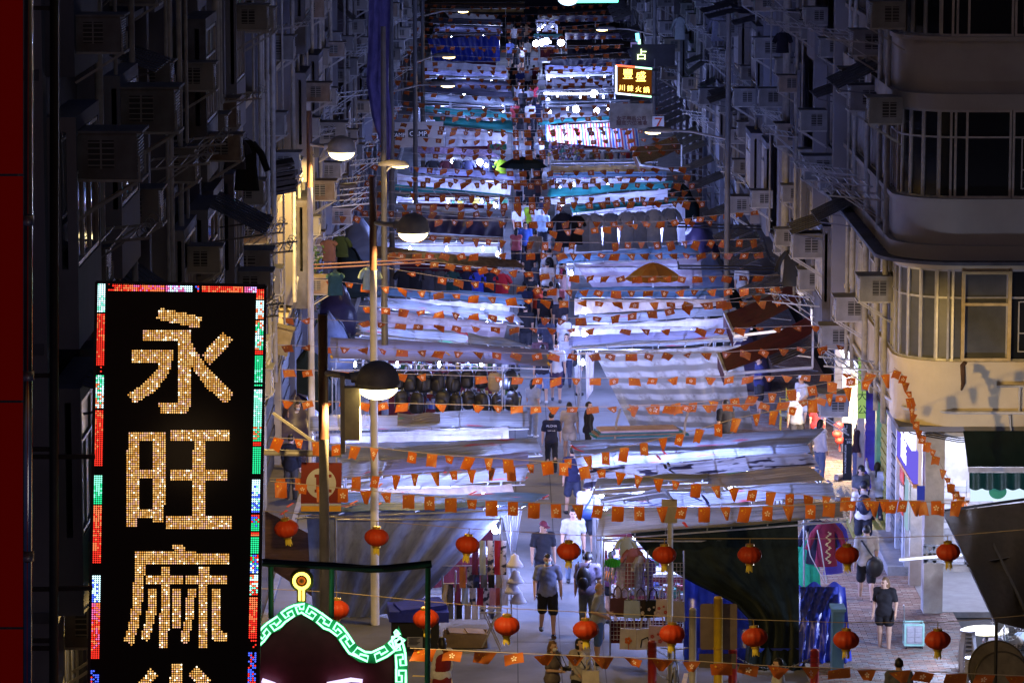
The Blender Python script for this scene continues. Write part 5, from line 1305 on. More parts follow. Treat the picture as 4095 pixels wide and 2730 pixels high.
# ------------------------------------------------------------ paper lanterns on two wires
M_lan = thin('lantern_paper', (.52, .045, .008), (.45, .04, .01), .25, 'none', gloss=.07, rough=.55)
M_gold = mat('lantern_gold', (.55, .36, .06), .35, .8); M_tas = mat('lantern_tassel', (.60, .48, .05), .8)
def lantern_proto():
    t = thing('paper_lantern', 'x', 'lantern', (0, 0, -50), group='red paper lanterns on the two wires')
    pr = [(.225 * max(.30, math.cos(a)) , .165 * math.sin(a)) for a in np.linspace(-1.35, 1.35, 15)]
    b = MB(); b.lathe(pr, 48, (0, 0, 0), 0, .06, 12); b.build('shade', M_lan, t, world=False, smooth=True)
    b = MB(); b.lathe([(.075, .155), (.08, .16), (.08, .195), (.06, .20)], 14); b.tube([(0, 0, .2), (0, 0, .30)], .008, 4); b.build('top_cap', M_gold, t, world=False)
    b = MB(); b.lathe([(.06, -.195), (.078, -.19), (.078, -.16), (.07, -.155)], 14); b.build('bottom_cap', M_gold, t, world=False)
    b = MB()
    for k in range(14):
        a = 2 * math.pi * k / 14; b.bar((.05 * math.cos(a), .05 * math.sin(a), -.19), (.06 * math.cos(a), .06 * math.sin(a), -.29 - .02 * (k % 3)), .018, .008)
    b.build('tassel', M_tas, t, world=False)
    b = MB()
    for k in range(12):
        a = 2 * math.pi * (k) / 12
        b.tube([(.222 * max(.30, math.cos(q)) * math.cos(a) * .985, .222 * max(.30, math.cos(q)) * math.sin(a) * .985, .165 * math.sin(q)) for q in np.linspace(-1.2, 1.2, 9)], .0025, 3)
    b.build('gold_seam', M_gold, t, world=False)
    return t
LP = lantern_proto(); first = True
lant = [(1145, 2112, 4.4, 'before the dark plank board beside the key pattern sign'), (1506, 2147, 4.4, 'half behind the grey lamp post'), (1870, 2177, 4.4, 'before the gathered edge of the grey tarpaulin'), (2275, 2202, 4.4, 'before the man in the white polo shirt'), (2657, 2217, 4.4, 'beside the street sign post, upper wire'), (2998, 2217, 4.4, 'in the middle of the black green tarpaulin'), (3388, 2217, 4.4, 'beside the man in the beige shirt'), (3792, 2206, 4.4, 'in front of the dark bracket frame'),
        (1345, 2436, 4.1, 'behind the green hanger of the key pattern sign'), (1703, 2472, 4.1, 'before the blue wrapped box'), (2027, 2500, 4.1, 'beside the white folding stand'), (2343, 2516, 4.1, 'before the old man in grey'), (2688, 2533, 4.1, 'at the foot of the street sign post'), (3018, 2546, 4.1, 'low on the black green tarpaulin'), (3384, 2557, 4.1, 'before the blue cabinet'), (3750, 2557, 4.1, 'beside the grey stacked stools')]
wires = {4.4: [], 4.1: []}
for px, py, h, where in lant:
    ly = 67.0 if h == 4.4 else 62.3
    p = A(px, py, y=ly)
    lb = 'red paper lantern %s' % where
    rz_ = random.random() * 6
    if first: LP.location = p; LP.rotation_euler = (random.uniform(-.12, .12), random.uniform(-.2, .2), rz_); LP['label'] = lb; first = False
    else:
        c_ = dup(LP, p, None, lb); c_.rotation_euler = (random.uniform(-.12, .12), random.uniform(-.2, .2), rz_)
    wires[h].append(p + Vector((0, 0, .30)))
for h, l_ in wires.items():
    W = [l_[0] + Vector((-3, 0, .15))] + l_ + [l_[-1] + Vector((3, 0, .25))]
    q = MB(); q.tube(W, .006, 4); tag(q.build('lantern_wire', M_rope), 'thin wire carrying the %s row of red lanterns' % ('upper' if h == 4.4 else 'lower'), 'wire')

# ------------------------------------------------------------ garments, bags, scarves, small goods
GM = {}
def garment_mesh(kind):
    if kind in GM: return GM[kind]
    b = MB(); L = {'tee': .68, 'gown': 1.35, 'coat': 1.15, 'vest': .7}[kind]
    prof = [(0, .07, .05), (.04, .17, .06), (.10, .22, .07), (.25, .23, .085), (.5 * L, .22 + .02 * (L > 1), .075), (L, .25 + .05 * (L > 1), .08)]
    n = 20; vs = []; fs = []
    for (z, w, d) in prof:
        for k in range(n):
            a = 2 * math.pi * k / n; f = 1 + .10 * math.sin(a * 5 + z * 4) * min(1, z * 2)
            vs.append((w * math.cos(a) * (1 + .03 * math.sin(a * 7)), d * math.sin(a) * f, -z))
    for i in range(len(prof) - 1):
        for k in range(n): fs.append((i * n + k, i * n + (k + 1) % n, (i + 1) * n + (k + 1) % n, (i + 1) * n + k))
    fs.append(tuple(range(n)))
    b.add(vs, fs)
    sl = {'tee': .22, 'gown': .38, 'coat': .58, 'vest': .05}[kind]
    for s_ in (-1, 1):
        b.tube([(s_ * .15, 0, -.06), (s_ * (.20 + sl * .25), .0, -.10 - sl * .35), (s_ * (.23 + sl * .45), .01, -.12 - sl)], [.07, .085, .075], 8)
    b.tube([(-.16, 0, -.03), (0, 0, .05), (.16, 0, -.03)], .008, 4); b.tube([(0, 0, .05), (0, 0, .12), (.03, 0, .14)], .006, 4)
    o = b.build('tmp', M_black, smooth=True); GM[kind] = o.data; bpy.data.objects.remove(o); return GM[kind]
def fabric(name, col, pat=None):
    if pat: return thin('fabric_' + name, col, pat, .08, 'print', gloss=.03)
    return mat('fabric_' + name, col, .9, var=.15, scale=8, bump=.1)
def garment(name, kind, px, py, y, col, label, cat, group, s=1.0, rz=0):
    me = garment_mesh(kind); o = link(name, me); p = A(px, py, y=y)
    o.location = p; o.scale = (s, s, s); o.rotation_euler = (0, 0, rz)
    o.material_slots[0].link = 'OBJECT'; o.material_slots[0].material = col
    return tag(o, label, cat, group)
ORD = ['first', 'second', 'third', 'fourth', 'fifth', 'sixth', 'seventh', 'eighth', 'ninth', 'tenth', 'eleventh', 'twelfth']
yg = at(2500, 836, z=2.55)[1] - .35
for i, (px, py) in enumerate(((2336, 858), (2378, 856), (2442, 852), (2508, 846), (2561, 846), (2614, 838), (2680, 832))):
    garment('gown', 'gown', px, py, yg, fabric('grey_gown' + str(i % 2), (.24, .25, .28) if i % 2 == 0 else (.34, .35, .38)), 'long grey gown, %s from the alley on the rail before the glowing sheet' % ORD[i], 'gown', 'grey gowns on one rail', 1.02)
garment('coat', 'coat', 2252, 852, yg - .1, fabric('navy_coat', (.02, .022, .04)), 'dark coat hung open at the alley end of the gown rail', 'coat', None, 1.1)
garment('gown', 'gown', 2305, 862, yg - .15, fabric('black_gown', (.01, .01, .012)), 'narrow black garment between the dark coat and the grey gowns', 'gown', None, .8)
yt = at(1900, 1072, z=1.95)[1]
for i, (px, nm, c_) in enumerate(((1615, 'black', (.012, .012, .015)), (1660, 'black', (.012, .012, .015)), (1712, 'charcoal', (.05, .05, .06)), (1762, 'speckled black', (.06, .06, .06)), (1808, 'dark green', (.012, .05, .045)), (1866, 'navy', (.01, .012, .035)), (1908, 'royal blue', (.03, .055, .42)), (1960, 'black navy', (.015, .015, .03)), (2005, 'bright red', (.42, .015, .025)))):
    garment('tee_shirt', 'tee', px, 1078 + i * 2, yt, fabric('tee_' + nm.replace(' ', '_'), c_), '%s tee shirt, %s from the lamp post on the stall rail' % (nm, ORD[i]), 'tee shirt', 'tee shirts on the rail of one stall', .98)
text('Roots', .14, M_wl, None, A(1808, 1122, y=yt - .1), FRONT, 'shirt_print', .001)['label'] = 'white Roots lettering printed on the dark green tee shirt'
bpy.data.objects['shirt_print']['category'] = 'print'
q = MB(); q.tube([A(1570, 1068, y=yt), A(2045, 1082, y=yt)], .015, 5); tag(q.build('clothes_rail', M_steel), 'steel clothes rail carrying the coloured tee shirts', 'rail')
yd = at(1850, 648, z=1.9)[1]
for i, (px, nm, c_) in enumerate(((1732, 'black', (.01, .01, .012)), (1786, 'dark red', (.06, .01, .015)), (1826, 'black', (.01, .01, .012)), (1872, 'midnight blue', (.012, .014, .04)), (1952, 'ink blue', (.01, .012, .03)), (2003, 'fluorescent lime', (.45, .8, .03)))):
    garment('tee_shirt', 'tee', px, 640, yd, fabric('tee_' + nm.replace(' ', '_'), c_), '%s tee shirt hung in the stall with the glaring bulb, %s along' % (nm, ORD[i]), 'tee shirt', 'tee shirts under the glaring bulb', .95)
# backpacks
def bag_mesh(kind):
    k = 'bag' + kind
    if k in GM: return GM[k]
    if kind == 'backpack':
        b = MB(); b.ball((0, 0, -.26), (.17, .11, .25), 14, 10); b.ball((0, -.10, -.34), (.12, .06, .13), 12, 7)
        for s_ in (-1, 1): b.tube([(s_ * .08, .10, -.05), (s_ * .11, .17, -.2), (s_ * .12, .10, -.45)], .018, 5)
        b.tube([(-.04, .02, -.02), (0, .02, .05), (.04, .02, -.02)], .012, 5)
    else:
        b = MB(); pr = [(-.16, 0), (.16, 0), (.175, -.36), (-.175, -.36)]
        b.prism(pr, lambda u, v, s: (u * (1 - .0), (-.03 if s == 0 else .03) * (1 + (v < -.1) * .8), v))
        for s_ in (-.03, .03): b.tube([(-.09, s_, -.01), (-.07, s_, .18), (0, s_, .26), (.07, s_, .18), (.09, s_, -.01)], .011, 5)
    if kind == 'backpack': b.v = [(math.copysign(abs(x / .17) ** .62, x) * .17, y, -.26 + math.copysign(abs((z + .26) / .25) ** .62, z + .26) * .25) if abs(x) < .18 and z < 0 else (x, y, z) for x, y, z in b.v]
    o = b.build('tmp', M_black, smooth=(kind == 'backpack')); GM[k] = o.data; bpy.data.objects.remove(o); return GM[k]
def bag(name, kind, px, py, y, m_, label, cat, group, s=1.0, rz=0.0):
    o = link(name, bag_mesh(kind)); o.location = A(px, py, y=y); o.scale = (s,) * 3; o.rotation_euler = (0, 0, rz)
    o.material_slots[0].link = 'OBJECT'; o.material_slots[0].material = m_; return tag(o, label, cat, group)
yb = at(1700, 1470, z=2.3)[1] + .3
M_bp = mat('backpack_black', (.012, .012, .014), .5, var=.3); M_bp2 = mat('backpack_khaki', (.24, .19, .12), .8)
for i, (px, py) in enumerate(((1590, 1470), (1640, 1482), (1696, 1474), (1752, 1486), (1812, 1480), (1868, 1476), (1925, 1472), (2042, 1478), (1605, 1560), (1668, 1566), (1770, 1562), (1822, 1572), (1876, 1560), (1925, 1568), (1990, 1570), (2050, 1560))):
    bag('backpack', 'backpack', px, py, yb + (.1 if i < 8 else -.1), M_bp, 'black backpack, %s along the %s row inside the open stall' % (ORD[i % 8], 'upper' if i < 8 else 'lower'), 'backpack', 'black backpacks in the open stall', random.uniform(1.05, 1.35), random.uniform(-.8, .8))
bag('backpack', 'backpack', 1978, 1486, yb - .12, M_bp2, 'khaki backpack with a price tag among the black ones', 'backpack', None, 1.1)
def goods(label, pts, h, n, cols, size=(.08, .2), cat='goods', tall=1.0, y_off=0.0, emi=None):
    """pts: left, right pixel ends of a shelf at height h; many small articles on it"""
    a, b_ = at(*pts[0], z=h), at(*pts[1], z=h); q = MB()
    ms = [mat('goods_%d_%d_%d' % tuple(int(c * 100) for c in c_), c_, .6, var=.2) for c_ in cols]
    for i in range(n):
        u = random.random(); p = a * (1 - u) + b_ * u + np.array([0, random.uniform(-.15, .45) + y_off, 0]); s_ = random.uniform(*size)
        hh = s_ * random.uniform(.5, 1.5) * tall
        q.box((p[0], p[1], p[2] + hh / 2), (s_, s_ * .6, hh), random.randrange(len(ms)), Euler((0, random.uniform(-.15, .15), random.uniform(0, 3))).to_matrix())
    o = q.build('small_goods', ms); return tag(o, label, cat, None, 'stuff')
BR = [(.6, .6, .65), (.5, .08, .08), (.08, .15, .5), (.55, .4, .1), (.1, .4, .3), (.6, .3, .4), (.7, .7, .7), (.1, .1, .12), (.45, .3, .6)]
WH = [(.7, .7, .72), (.6, .62, .68), (.65, .6, .6), (.3, .32, .4), (.12, .12, .14)]
for k in range(4): goods('glinting bottles and boxes on the %s shelf behind the backpacks' % ('lowest', 'second', 'third', 'top')[k], ((1600, 1640 - k * 50), (2080, 1640 - k * 50)), .5 + k * .33, 90, [(.25, .25, .28), (.05, .08, .25), (.3, .22, .06), (.02, .02, .025), (.02, .02, .025), (.03, .12, .05), (.5, .5, .55)], (.05, .11), tall=1.9, y_off=.35)
for k in range(4): goods('bright trinkets on the %s tier before the striped tarpaulin' % ('lowest', 'second', 'third', 'top')[k], ((2196, 640 - k * 16), (2335, 640 - k * 16)), .9 + k * .13, 70, WH + BR, (.06, .14))
goods('folded pale caps and bags beside the trinkets', ((2340, 640), (2530, 632)), 1.0, 60, WH + [(.03, .04, .3), (.5, .04, .04), (.2, .18, .05)], (.12, .25))
goods('pile of small boxes in the yellow goods stall', ((1600, 806), (2030, 818)), 1.9, 90, [(.65, .5, .05), (.6, .3, .05), (.1, .45, .25), (.6, .6, .65), (.02, .02, .02)], (.1, .22))
goods('hanging handbags in the stall beyond the turquoise roof', ((2210, 735), (2650, 730)), 1.9, 60, [(.6, .5, .45), (.35, .1, .3), (.5, .25, .08), (.03, .03, .05), (.6, .6, .65)], (.14, .26))
goods('white wares in the stall above the two far bulbs', ((2185, 330), (2440, 335)), 1.2, 120, WH + [(.5, .1, .05)], (.12, .3))
goods('clothes on display in the tube lit stall', ((2170, 395), (2450, 392)), 1.3, 90, WH + [(.3, .3, .35)], (.15, .3), tall=1.4)
goods('wares in the far glaring stall at the alley', ((2148, 130), (2228, 130)), 1.0, 80, WH + BR, (.12, .3))
goods('green and silver ornaments hung at the alley end of the banner stall', ((1955, 600), (2020, 600)), 1.7, 80, [(.1, .5, .5), (.6, .1, .3), (.6, .65, .7), (.2, .6, .2), (.5, .5, .6)], (.06, .14), tall=1.5)
# scarves and caps at the alley end of the grey tarpaulin stall
ys = at(1900, 2420, z=.3)[1] - .1
SC = [('plum', (.12, .02, .08)), ('crimson', (.35, .02, .05)), ('brick red', (.30, .06, .04)), ('grey netted', (.20, .20, .21)), ('black', (.012, .012, .012)), ('black and white key patterned', (.5, .5, .5)), ('cream', (.45, .38, .3)),
      ('pale blue', (.35, .42, .5)), ('white and brown', (.5, .42, .36)), ('ivory', (.55, .5, .46)), ('navy checked', (.04, .045, .1)), ('taupe', (.3, .25, .22)), ('silver patterned', (.42, .42, .45)), ('dark floral', (.08, .07, .07)), ('beige floral', (.48, .38, .27)),
      ('pink', (.5, .25, .3)), ('rust', (.35, .12, .04)), ('slate', (.14, .15, .17)), ('white', (.6, .58, .58)), ('mushroom', (.36, .32, .28))]
rows = [(2160, [1900, 1930, 1962, 1990, 2012]), (2265, [1850, 1880, 1905, 1935, 1965, 1995, 2020]), (2335, [1780, 1800, 1830, 1860, 1890, 1920, 1945, 1970, 1995, 2020]), (2405, [1800, 1835, 1870, 1900, 1930, 1965, 1995])]
k = 0
for r_, (py, xs) in enumerate(rows):
    for i, px in enumerate(xs):
        nm, c_ = SC[(k * 7 + r_) % len(SC)]; p = A(px, py, y=ys + .05 * r_); w = .14; L = .46 if r_ else .75
        P = np.array([[(p.x + w * (u - .5), p.y + .02 * math.sin(u * 6 + j) - .01 * j, p.z - L * j / 5) for u in np.linspace(0, 1, 5)] for j in range(6)])
        pt = any(s_ in nm for s_ in ('pattern', 'floral', 'check', 'net', 'and'))
        o = surf('scarf', P, fabric('scarf_' + nm.replace(' ', '_'), c_, (.03, .03, .035) if pt else None)); k += 1
        tag(o, '%s scarf, %s along the %s row of the rack' % (nm, ORD[i], ('top', 'second', 'third', 'bottom')[r_]), 'scarf', 'scarves on the rack of the grey tarpaulin stall')
q = MB()
for (px, py0, py1) in ((1770, 2300, 2560), (1822, 2280, 2610), (2045, 2050, 2480)): q.tube([A(px, py0, y=ys + .1), A(px, py1, y=ys + .1)], .02, 6)
for py in (2262, 2332, 2402): q.tube([A(1770, py, y=ys + .15), A(2045, py - 4, y=ys + .15)], .012, 5)
tag(q.build('scarf_rack', M_steel), 'steel rack holding rows of scarves beside the alley', 'rack')
for i, (px, py) in enumerate(((2058, 2235), (2062, 2300), (2050, 2340), (2072, 2380))):
    p = A(px, py, y=ys - .2); q = MB(); q.lathe([(.02, .12), (.09, .08), (.10, 0), (.17, -.10), (.20, -.16), (.15, -.17)], 18, p, 0, .12, 9)
    tag(q.build('frilled_hat', mat('hat_white', (.62, .60, .64), .9), smooth=True), 'white frilled hat, %s from the top of the column by the scarf rack' % ORD[i], 'hat', 'white hats in a column')
p = A(1960, 2600, z=.0); q = MB()
a, b_, c_, d = A(1935, 2470, y=p.y), A(2002, 2600, y=p.y), A(1985, 2470, y=p.y), A(1928, 2588, y=p.y)
q.bar(a + Vector((0, 0, .1)), b_, .03); q.bar(c_, d, .03); q.bar(a + Vector((0, .4, .1)), b_ + Vector((0, .4, 0)), .03); q.bar(c_ + Vector((0, .4, 0)), d + Vector((0, .4, 0)), .03); q.bar(a + Vector((-.1, 0, .12)), c_ + Vector((.1, 0, .12)), .03); q.bar(a + Vector((-.1, .4, .12)), c_ + Vector((.1, .4, .12)), .03)
tag(q.build('folding_stand', M_white), 'white folding trestle stand below the scarves', 'stand')
q = MB(); p = A(1660, 2500, z=.55); q.box((p.x, p.y + .3, .35), (1.0, .6, .68)); q.box((p.x + .05, p.y + .25, .78), (1.25, .8, .22), 1, Euler((.05, .03, .1)).to_matrix()); q.box((p.x + .1, p.y + .22, .93), (1.0, .6, .1), 1, Euler((.1, -.06, .3)).to_matrix())
tag(q.build('wrapped_box', [M_black, mat('blue_wrap', (.03, .05, .5), .45, bump=.4)]), 'dark crate with a bright blue plastic wrap on top before the grey tarpaulin', 'box')
q = MB(); q.prism([(1628, 2545), (1690, 2545), (1690, 2588), (1628, 2585)], lambda u, v, s: A(u, v, y=p.y - .03 + .02 * s)); tag(q.build('notice_sheet', M_kw), 'white printed notice on the crate with the blue wrap', 'notice')
q = MB()
for i in range(6): 
    a, b_ = A(1633 + 3 * (i % 2), 2551 + i * 5, y=p.y - .055), A(1680 - 6 * (i % 3), 2551 + i * 5, y=p.y - .055); q.bar(a, b_, .008, .012)
o = q.build('print_line', M_black); o.parent = bpy.data.objects['notice_sheet']
for i, (px, wd, m_) in enumerate(((1850, .8, mat('cardboard', (.28, .20, .12), .85)), (1900, .5, mat('cardboard', (.28, .20, .12), .85)))):
    p = A(px, 2580, z=0); q = MB()
    for sgn in (-1, 1): q.bb(p.x - wd / 2, p.y + .25 * sgn - .01, 0.01, p.x + wd / 2, p.y + .25 * sgn + .01, .3); q.bb(p.x + wd / 2 * sgn - .01, p.y - .24, .01, p.x + wd / 2 * sgn + .01, p.y + .24, .29)
    q.bb(p.x - wd / 2, p.y - .24, .004, p.x + wd / 2, p.y + .24, .012); q.box((p.x, p.y, .26), (wd * .8, .4, .12), 0, Euler((.05, .1, .2)).to_matrix())
    tag(q.build('open_carton', m_), 'open carton under the scarf rack, %s' % ('the wider one' if i == 0 else 'the smaller one by the trestle'), 'carton')
# tote bags at the alley end of the black tarpaulin stall
yt2 = at(2500, 2600, z=.1)[1]
M_cv = mat('tote_canvas', (.58, .52, .44), .9, bump=.1); M_tb = mat('tote_black_brown', (.035, .022, .02), .85)
totes = [(2498, 2395, mat('tote_olive', (.18, .14, .08), .85), 'olive patterned'), (2470, 2390, mat('tote_wine', (.10, .04, .045), .85), 'wine coloured'), (2528, 2400, mat('tote_ice', (.40, .48, .55), .7), 'ice blue glossy'), (2562, 2398, M_tb, 'dark brown flowered'), (2612, 2398, mat('tote_black', (.012, .012, .012), .85), 'black flowered'), (2655, 2395, mat('tote_rose', (.55, .45, .43), .9), 'pale flowered'),
         (2518, 2512, M_cv, 'canvas with an orange flower'), (2582, 2512, M_cv, 'canvas with a black curve'), (2632, 2500, mat('tote_pink', (.52, .36, .37), .9), 'pink spotted'), (2700, 2400, mat('tote_lace', (.35, .33, .36), .9), 'grey lacy')]
for i, (px, py, m_, nm) in enumerate(totes):
    o = bag('tote_bag', 'tote', px, py, yt2 - .25 - .03 * (i % 3), m_, '%s tote bag on the mesh panel of the front stall' % nm, 'tote bag', 'tote bags at the front stall', 1.0 if i < 6 else 1.2, .2 * math.sin(i * 2))
    if any(s_ in nm for s_ in ('flower', 'curve', 'spotted')):
        q = MB(); c0 = (-.02, -.062, -.2)
        if 'curve' in nm: q.tube([(-.10, -.06, -.32), (-.08, -.062, -.18), (.02, -.062, -.14), (.06, -.062, -.26), (.02, -.062, -.30)], .012, 5)
        else:
            for (dx, dz, r_) in (((0, 0, .055),) if 'orange' in nm else ((-.08, 0.02, .03), (.06, -.06, .035), (0.02, .06, .02))):
                for j in range(5):
                    a = j * 1.257; q.ball((c0[0] + dx + r_ * .7 * math.cos(a), c0[1], c0[2] + dz + r_ * .7 * math.sin(a)), (r_ * .55, .006, r_ * .55), 8, 4)
            if 'orange' in nm: q.tube([(c0[0], c0[1], c0[2] - .05), (c0[0] + .01, c0[1], -.36)], .007, 4)
        q.build('flower_print' if 'curve' not in nm else 'curve_print', {'o': mat('print_orange', (.65, .14, .02), .8)}.get('o') if 'orange' in nm else (M_black if 'curve' in nm else (mat('print_red', (.5, .08, .06), .8) if ('pale' in nm or 'pink' in nm) else M_fw)), o, world=False, smooth=True)
mp_ = thing('mesh_panel', 'white wire mesh display panel behind the tote bags', 'panel', A(2560, 2610, y=yt2))
q = MB()
for i in range(22): x = 2440 + i * 14; q.tube([A(x, 2250, y=yt2), A(x, 2560, y=yt2)], .006, 4)
for i in range(20): y_ = 2250 + i * 16; q.tube([A(2440, y_, y=yt2), A(2735, y_, y=yt2)], .006, 4)
q.build('wire_grid', M_white, mp_)
q = MB()
for x in (2440, 2590, 2735): q.tube([A(x, 2200, y=yt2 + .03), A(x, 2640, y=yt2 + .03)], .018, 6)
q.build('leg', M_steel, mp_)
P = np.array([[tuple(at(2440 + 290 * i / 20, 2480 + 90 * j / 4, y=yt2 + .1 + .04 * math.sin(i * 1.4))) for i in range(21)] for j in range(5)])
tag(surf('skirt_cloth', P, M_skirt), 'dark red cloth below the tote bags', 'cloth')
goods('bright souvenirs inside the tote bag stall', ((2460, 2400), (2740, 2420)), .9, 130, BR + WH, (.06, .16), y_off=.8)
goods('hanging souvenirs high inside the tote bag stall', ((2470, 2290), (2740, 2300)), 1.5, 90, BR + WH, (.08, .2), y_off=.9)
for i, (px, py, c_, pat, nm) in enumerate(((2505, 2150, (.5, .56, .62), (.1, .3, .5), 'pale blue flowered'), (2530, 2190, (.34, .12, .14), None, 'dull rose'), (2490, 2230, (.6, .45, .45), (.5, .1, .1), 'coral flowered'), (2560, 2220, (.55, .5, .55), (.4, .1, .2), 'white and plum'), (2600, 2240, (.08, .05, .22), (.4, .2, .3), 'purple robe like'))):
    garment('dress', 'gown' if i != 0 else 'tee', px, py, yt2 + .35, fabric('dress_' + nm.replace(' ', '_'), c_, pat), '%s dress hanging by the tote bags' % nm, 'dress', 'dresses at the front stall', .62, .3 * i)
q = MB(); p = A(2455, 2230, y=yt2 + .2)
for i in range(5): q.bar(p + Vector((-.1 + i * .05, 0, 0)), p + Vector((-.22 + i * .05, -.05, -.5)), .03, .01)
tag(q.build('folded_fans', M_kw), 'bunch of white folded fans at the alley corner of the front stall', 'fans')
q = MB(); p = A(2450, 2250, y=yt2 - .3); q.ball(p, (.17, .02, .1), 14, 6)
for i in range(7): q.tube([p + Vector((-.17 + .05 * i, -.03, -.08)), p + Vector((-.15 + .05 * i, -.03, .09))], .012, 4)
tag(q.build('green_mask', mat('lime_green', (.05, .55, .05), .6), smooth=True), 'lime green openwork toy hung at the front stall', 'toy')
# ------------------------------------------------------------ people: one smooth surface per body, clothes as shells over it
class Field:
    def __init__(s, lo, hi, h):
        s.h = h; s.lo = np.array(lo, float); s.n = np.ceil((np.array(hi) - s.lo) / h).astype(int) + 1
        s.ax = [s.lo[i] + h * np.arange(s.n[i]) for i in range(3)]; s.d = np.full(s.n, .5)
    def _sub(s, lo, hi):
        sl = []
        for i in range(3):
            a = int(np.clip((lo[i] - s.lo[i]) / s.h, 0, s.n[i] - 1)); b = int(np.clip((hi[i] - s.lo[i]) / s.h + 2, 1, s.n[i])); sl.append(slice(a, max(b, a + 1)))
        X, Y, Z = np.meshgrid(s.ax[0][sl[0]], s.ax[1][sl[1]], s.ax[2][sl[2]], indexing='ij'); return tuple(sl), np.stack([X, Y, Z], -1)
    def _mix(s, sl, e, k):
        d = s.d[sl]
        if k > 0:
            t = np.clip(.5 + .5 * (d - e) / k, 0, 1); s.d[sl] = d * (1 - t) + e * t - k * t * (1 - t)
        else: s.d[sl] = np.minimum(d, e)
    def cone(s, a, b, ra, rb, k=.025):
        a = np.array(a); b = np.array(b); m = max(ra, rb) + .08
        sl, P = s._sub(np.minimum(a, b) - m, np.maximum(a, b) + m)
        v = b - a; t = np.clip(((P - a) @ v) / max(v @ v, 1e-9), 0, 1)
        e = np.linalg.norm(P - a - t[..., None] * v, axis=-1) - (ra + (rb - ra) * t); s._mix(sl, e, k)
    def ell(s, c, r, k=.03, rot=None):
        c = np.array(c); r = np.array(r); m = max(r) + .08
        sl, P = s._sub(c - m, c + m); Q = P - c
        if rot is not None: Q = Q @ rot
        q = np.linalg.norm(Q / r, axis=-1); e = q * (q - 1) / np.maximum(np.linalg.norm(Q / (r * r), axis=-1), 1e-6); s._mix(sl, e, k)
    def cut(s, fn):
        X, Y, Z = np.meshgrid(*s.ax, indexing='ij'); s.d = np.maximum(s.d, fn(X, Y, Z))
    def mesh(s):
        d = s.d; ins = d < 0
        c = np.zeros(tuple(np.array(d.shape) - 1), int)
        for i in (0, 1):
            for j in (0, 1):
                for k in (0, 1): c += ins[i:i + d.shape[0] - 1, j:j + d.shape[1] - 1, k:k + d.shape[2] - 1]
        act = (c > 0) & (c < 8); idx = -np.ones(act.shape, int); cells = np.argwhere(act); idx[act] = np.arange(len(cells))
        acc = np.zeros((len(cells), 3)); cnt = np.zeros(len(cells))
        cor = [(i, j, k) for i in (0, 1) for j in (0, 1) for k in (0, 1)]
        val = {o: d[cells[:, 0] + o[0], cells[:, 1] + o[1], cells[:, 2] + o[2]] for o in cor}
        for o in cor:
            for ax in range(3):
                if o[ax]: continue
                p = list(o); p[ax] = 1; p = tuple(p); a, b = val[o], val[p]; m = (a < 0) != (b < 0)
                t = np.where(m, a / np.where(a == b, 1, a - b), 0); pt = np.tile(np.array(o, float), (len(cells), 1)); pt[:, ax] += t
                acc[m] += pt[m]; cnt[m] += 1
        V = (cells + acc / np.maximum(cnt, 1)[:, None]) * s.h + s.lo
        Fs = []
        for ax in range(3):
            u, v = (ax + 1) % 3, (ax + 2) % 3
            sa = [slice(None)] * 3; sb = [slice(None)] * 3; sa[ax] = slice(0, -1); sb[ax] = slice(1, None)
            a = ins[tuple(sa)]; b = ins[tuple(sb)]; ch = np.argwhere(a != b)
            ch = ch[(ch[:, u] > 0) & (ch[:, v] > 0) & (ch[:, u] < d.shape[u] - 1) & (ch[:, v] < d.shape[v] - 1)]
            if not len(ch): continue
            fl = a[tuple(ch.T)]
            def cell(du, dv):
                q = ch.copy(); q[:, u] -= du; q[:, v] -= dv; return idx[tuple(q.T)]
            q = np.stack([cell(1, 1), cell(0, 1), cell(0, 0), cell(1, 0)], -1); q[~fl] = q[~fl][:, ::-1]
            Fs.append(q)
        return V, (np.concatenate(Fs) if Fs else np.zeros((0, 4), int))
def field_obj(name, Fd, mats, parent, mi=None, extra=None):
    V, Q = Fd.mesh()
    V = V.tolist(); Q = Q.tolist(); m = list(mi(np.array(V), Q)) if (mi and len(V)) else [0] * len(Q)
    if extra:
        for vs, fs, k in extra:
            o = len(V); V += [tuple(v) for v in vs]; Q += [tuple(i + o for i in f) for f in fs]; m += [k] * len(fs)
    me = bpy.data.meshes.new(name); me.from_pydata(V, [], Q)
    for q in mats: me.materials.append(q)
    me.polygons.foreach_set('material_index', m); me.polygons.foreach_set('use_smooth', [True] * len(Q)); me.update()
    return link(name, me, parent, world=False)
SKIN = [mat('skin_light', (.52, .33, .24), .55, var=.08), mat('skin_tan', (.40, .24, .16), .55, var=.08)]
M_hairb = mat('hair_black', (.012, .010, .009), .5, var=.3, scale=20); M_hairg = mat('hair_grey', (.30, .30, .31), .6, var=.3, scale=20); M_hairn = mat('hair_brown', (.16, .09, .045), .5, var=.3, scale=20)
M_eye = mat('eye_dark', (.02, .014, .012), .3); M_lip = mat('lip', (.34, .14, .12), .5); M_mask = mat('face_mask_white', (.62, .64, .68), .8); M_maskb = mat('face_mask_blue', (.35, .48, .70), .8)
M_shoe = mat('shoe_black', (.015, .015, .016), .5); M_shoew = mat('shoe_white', (.6, .6, .6), .5)
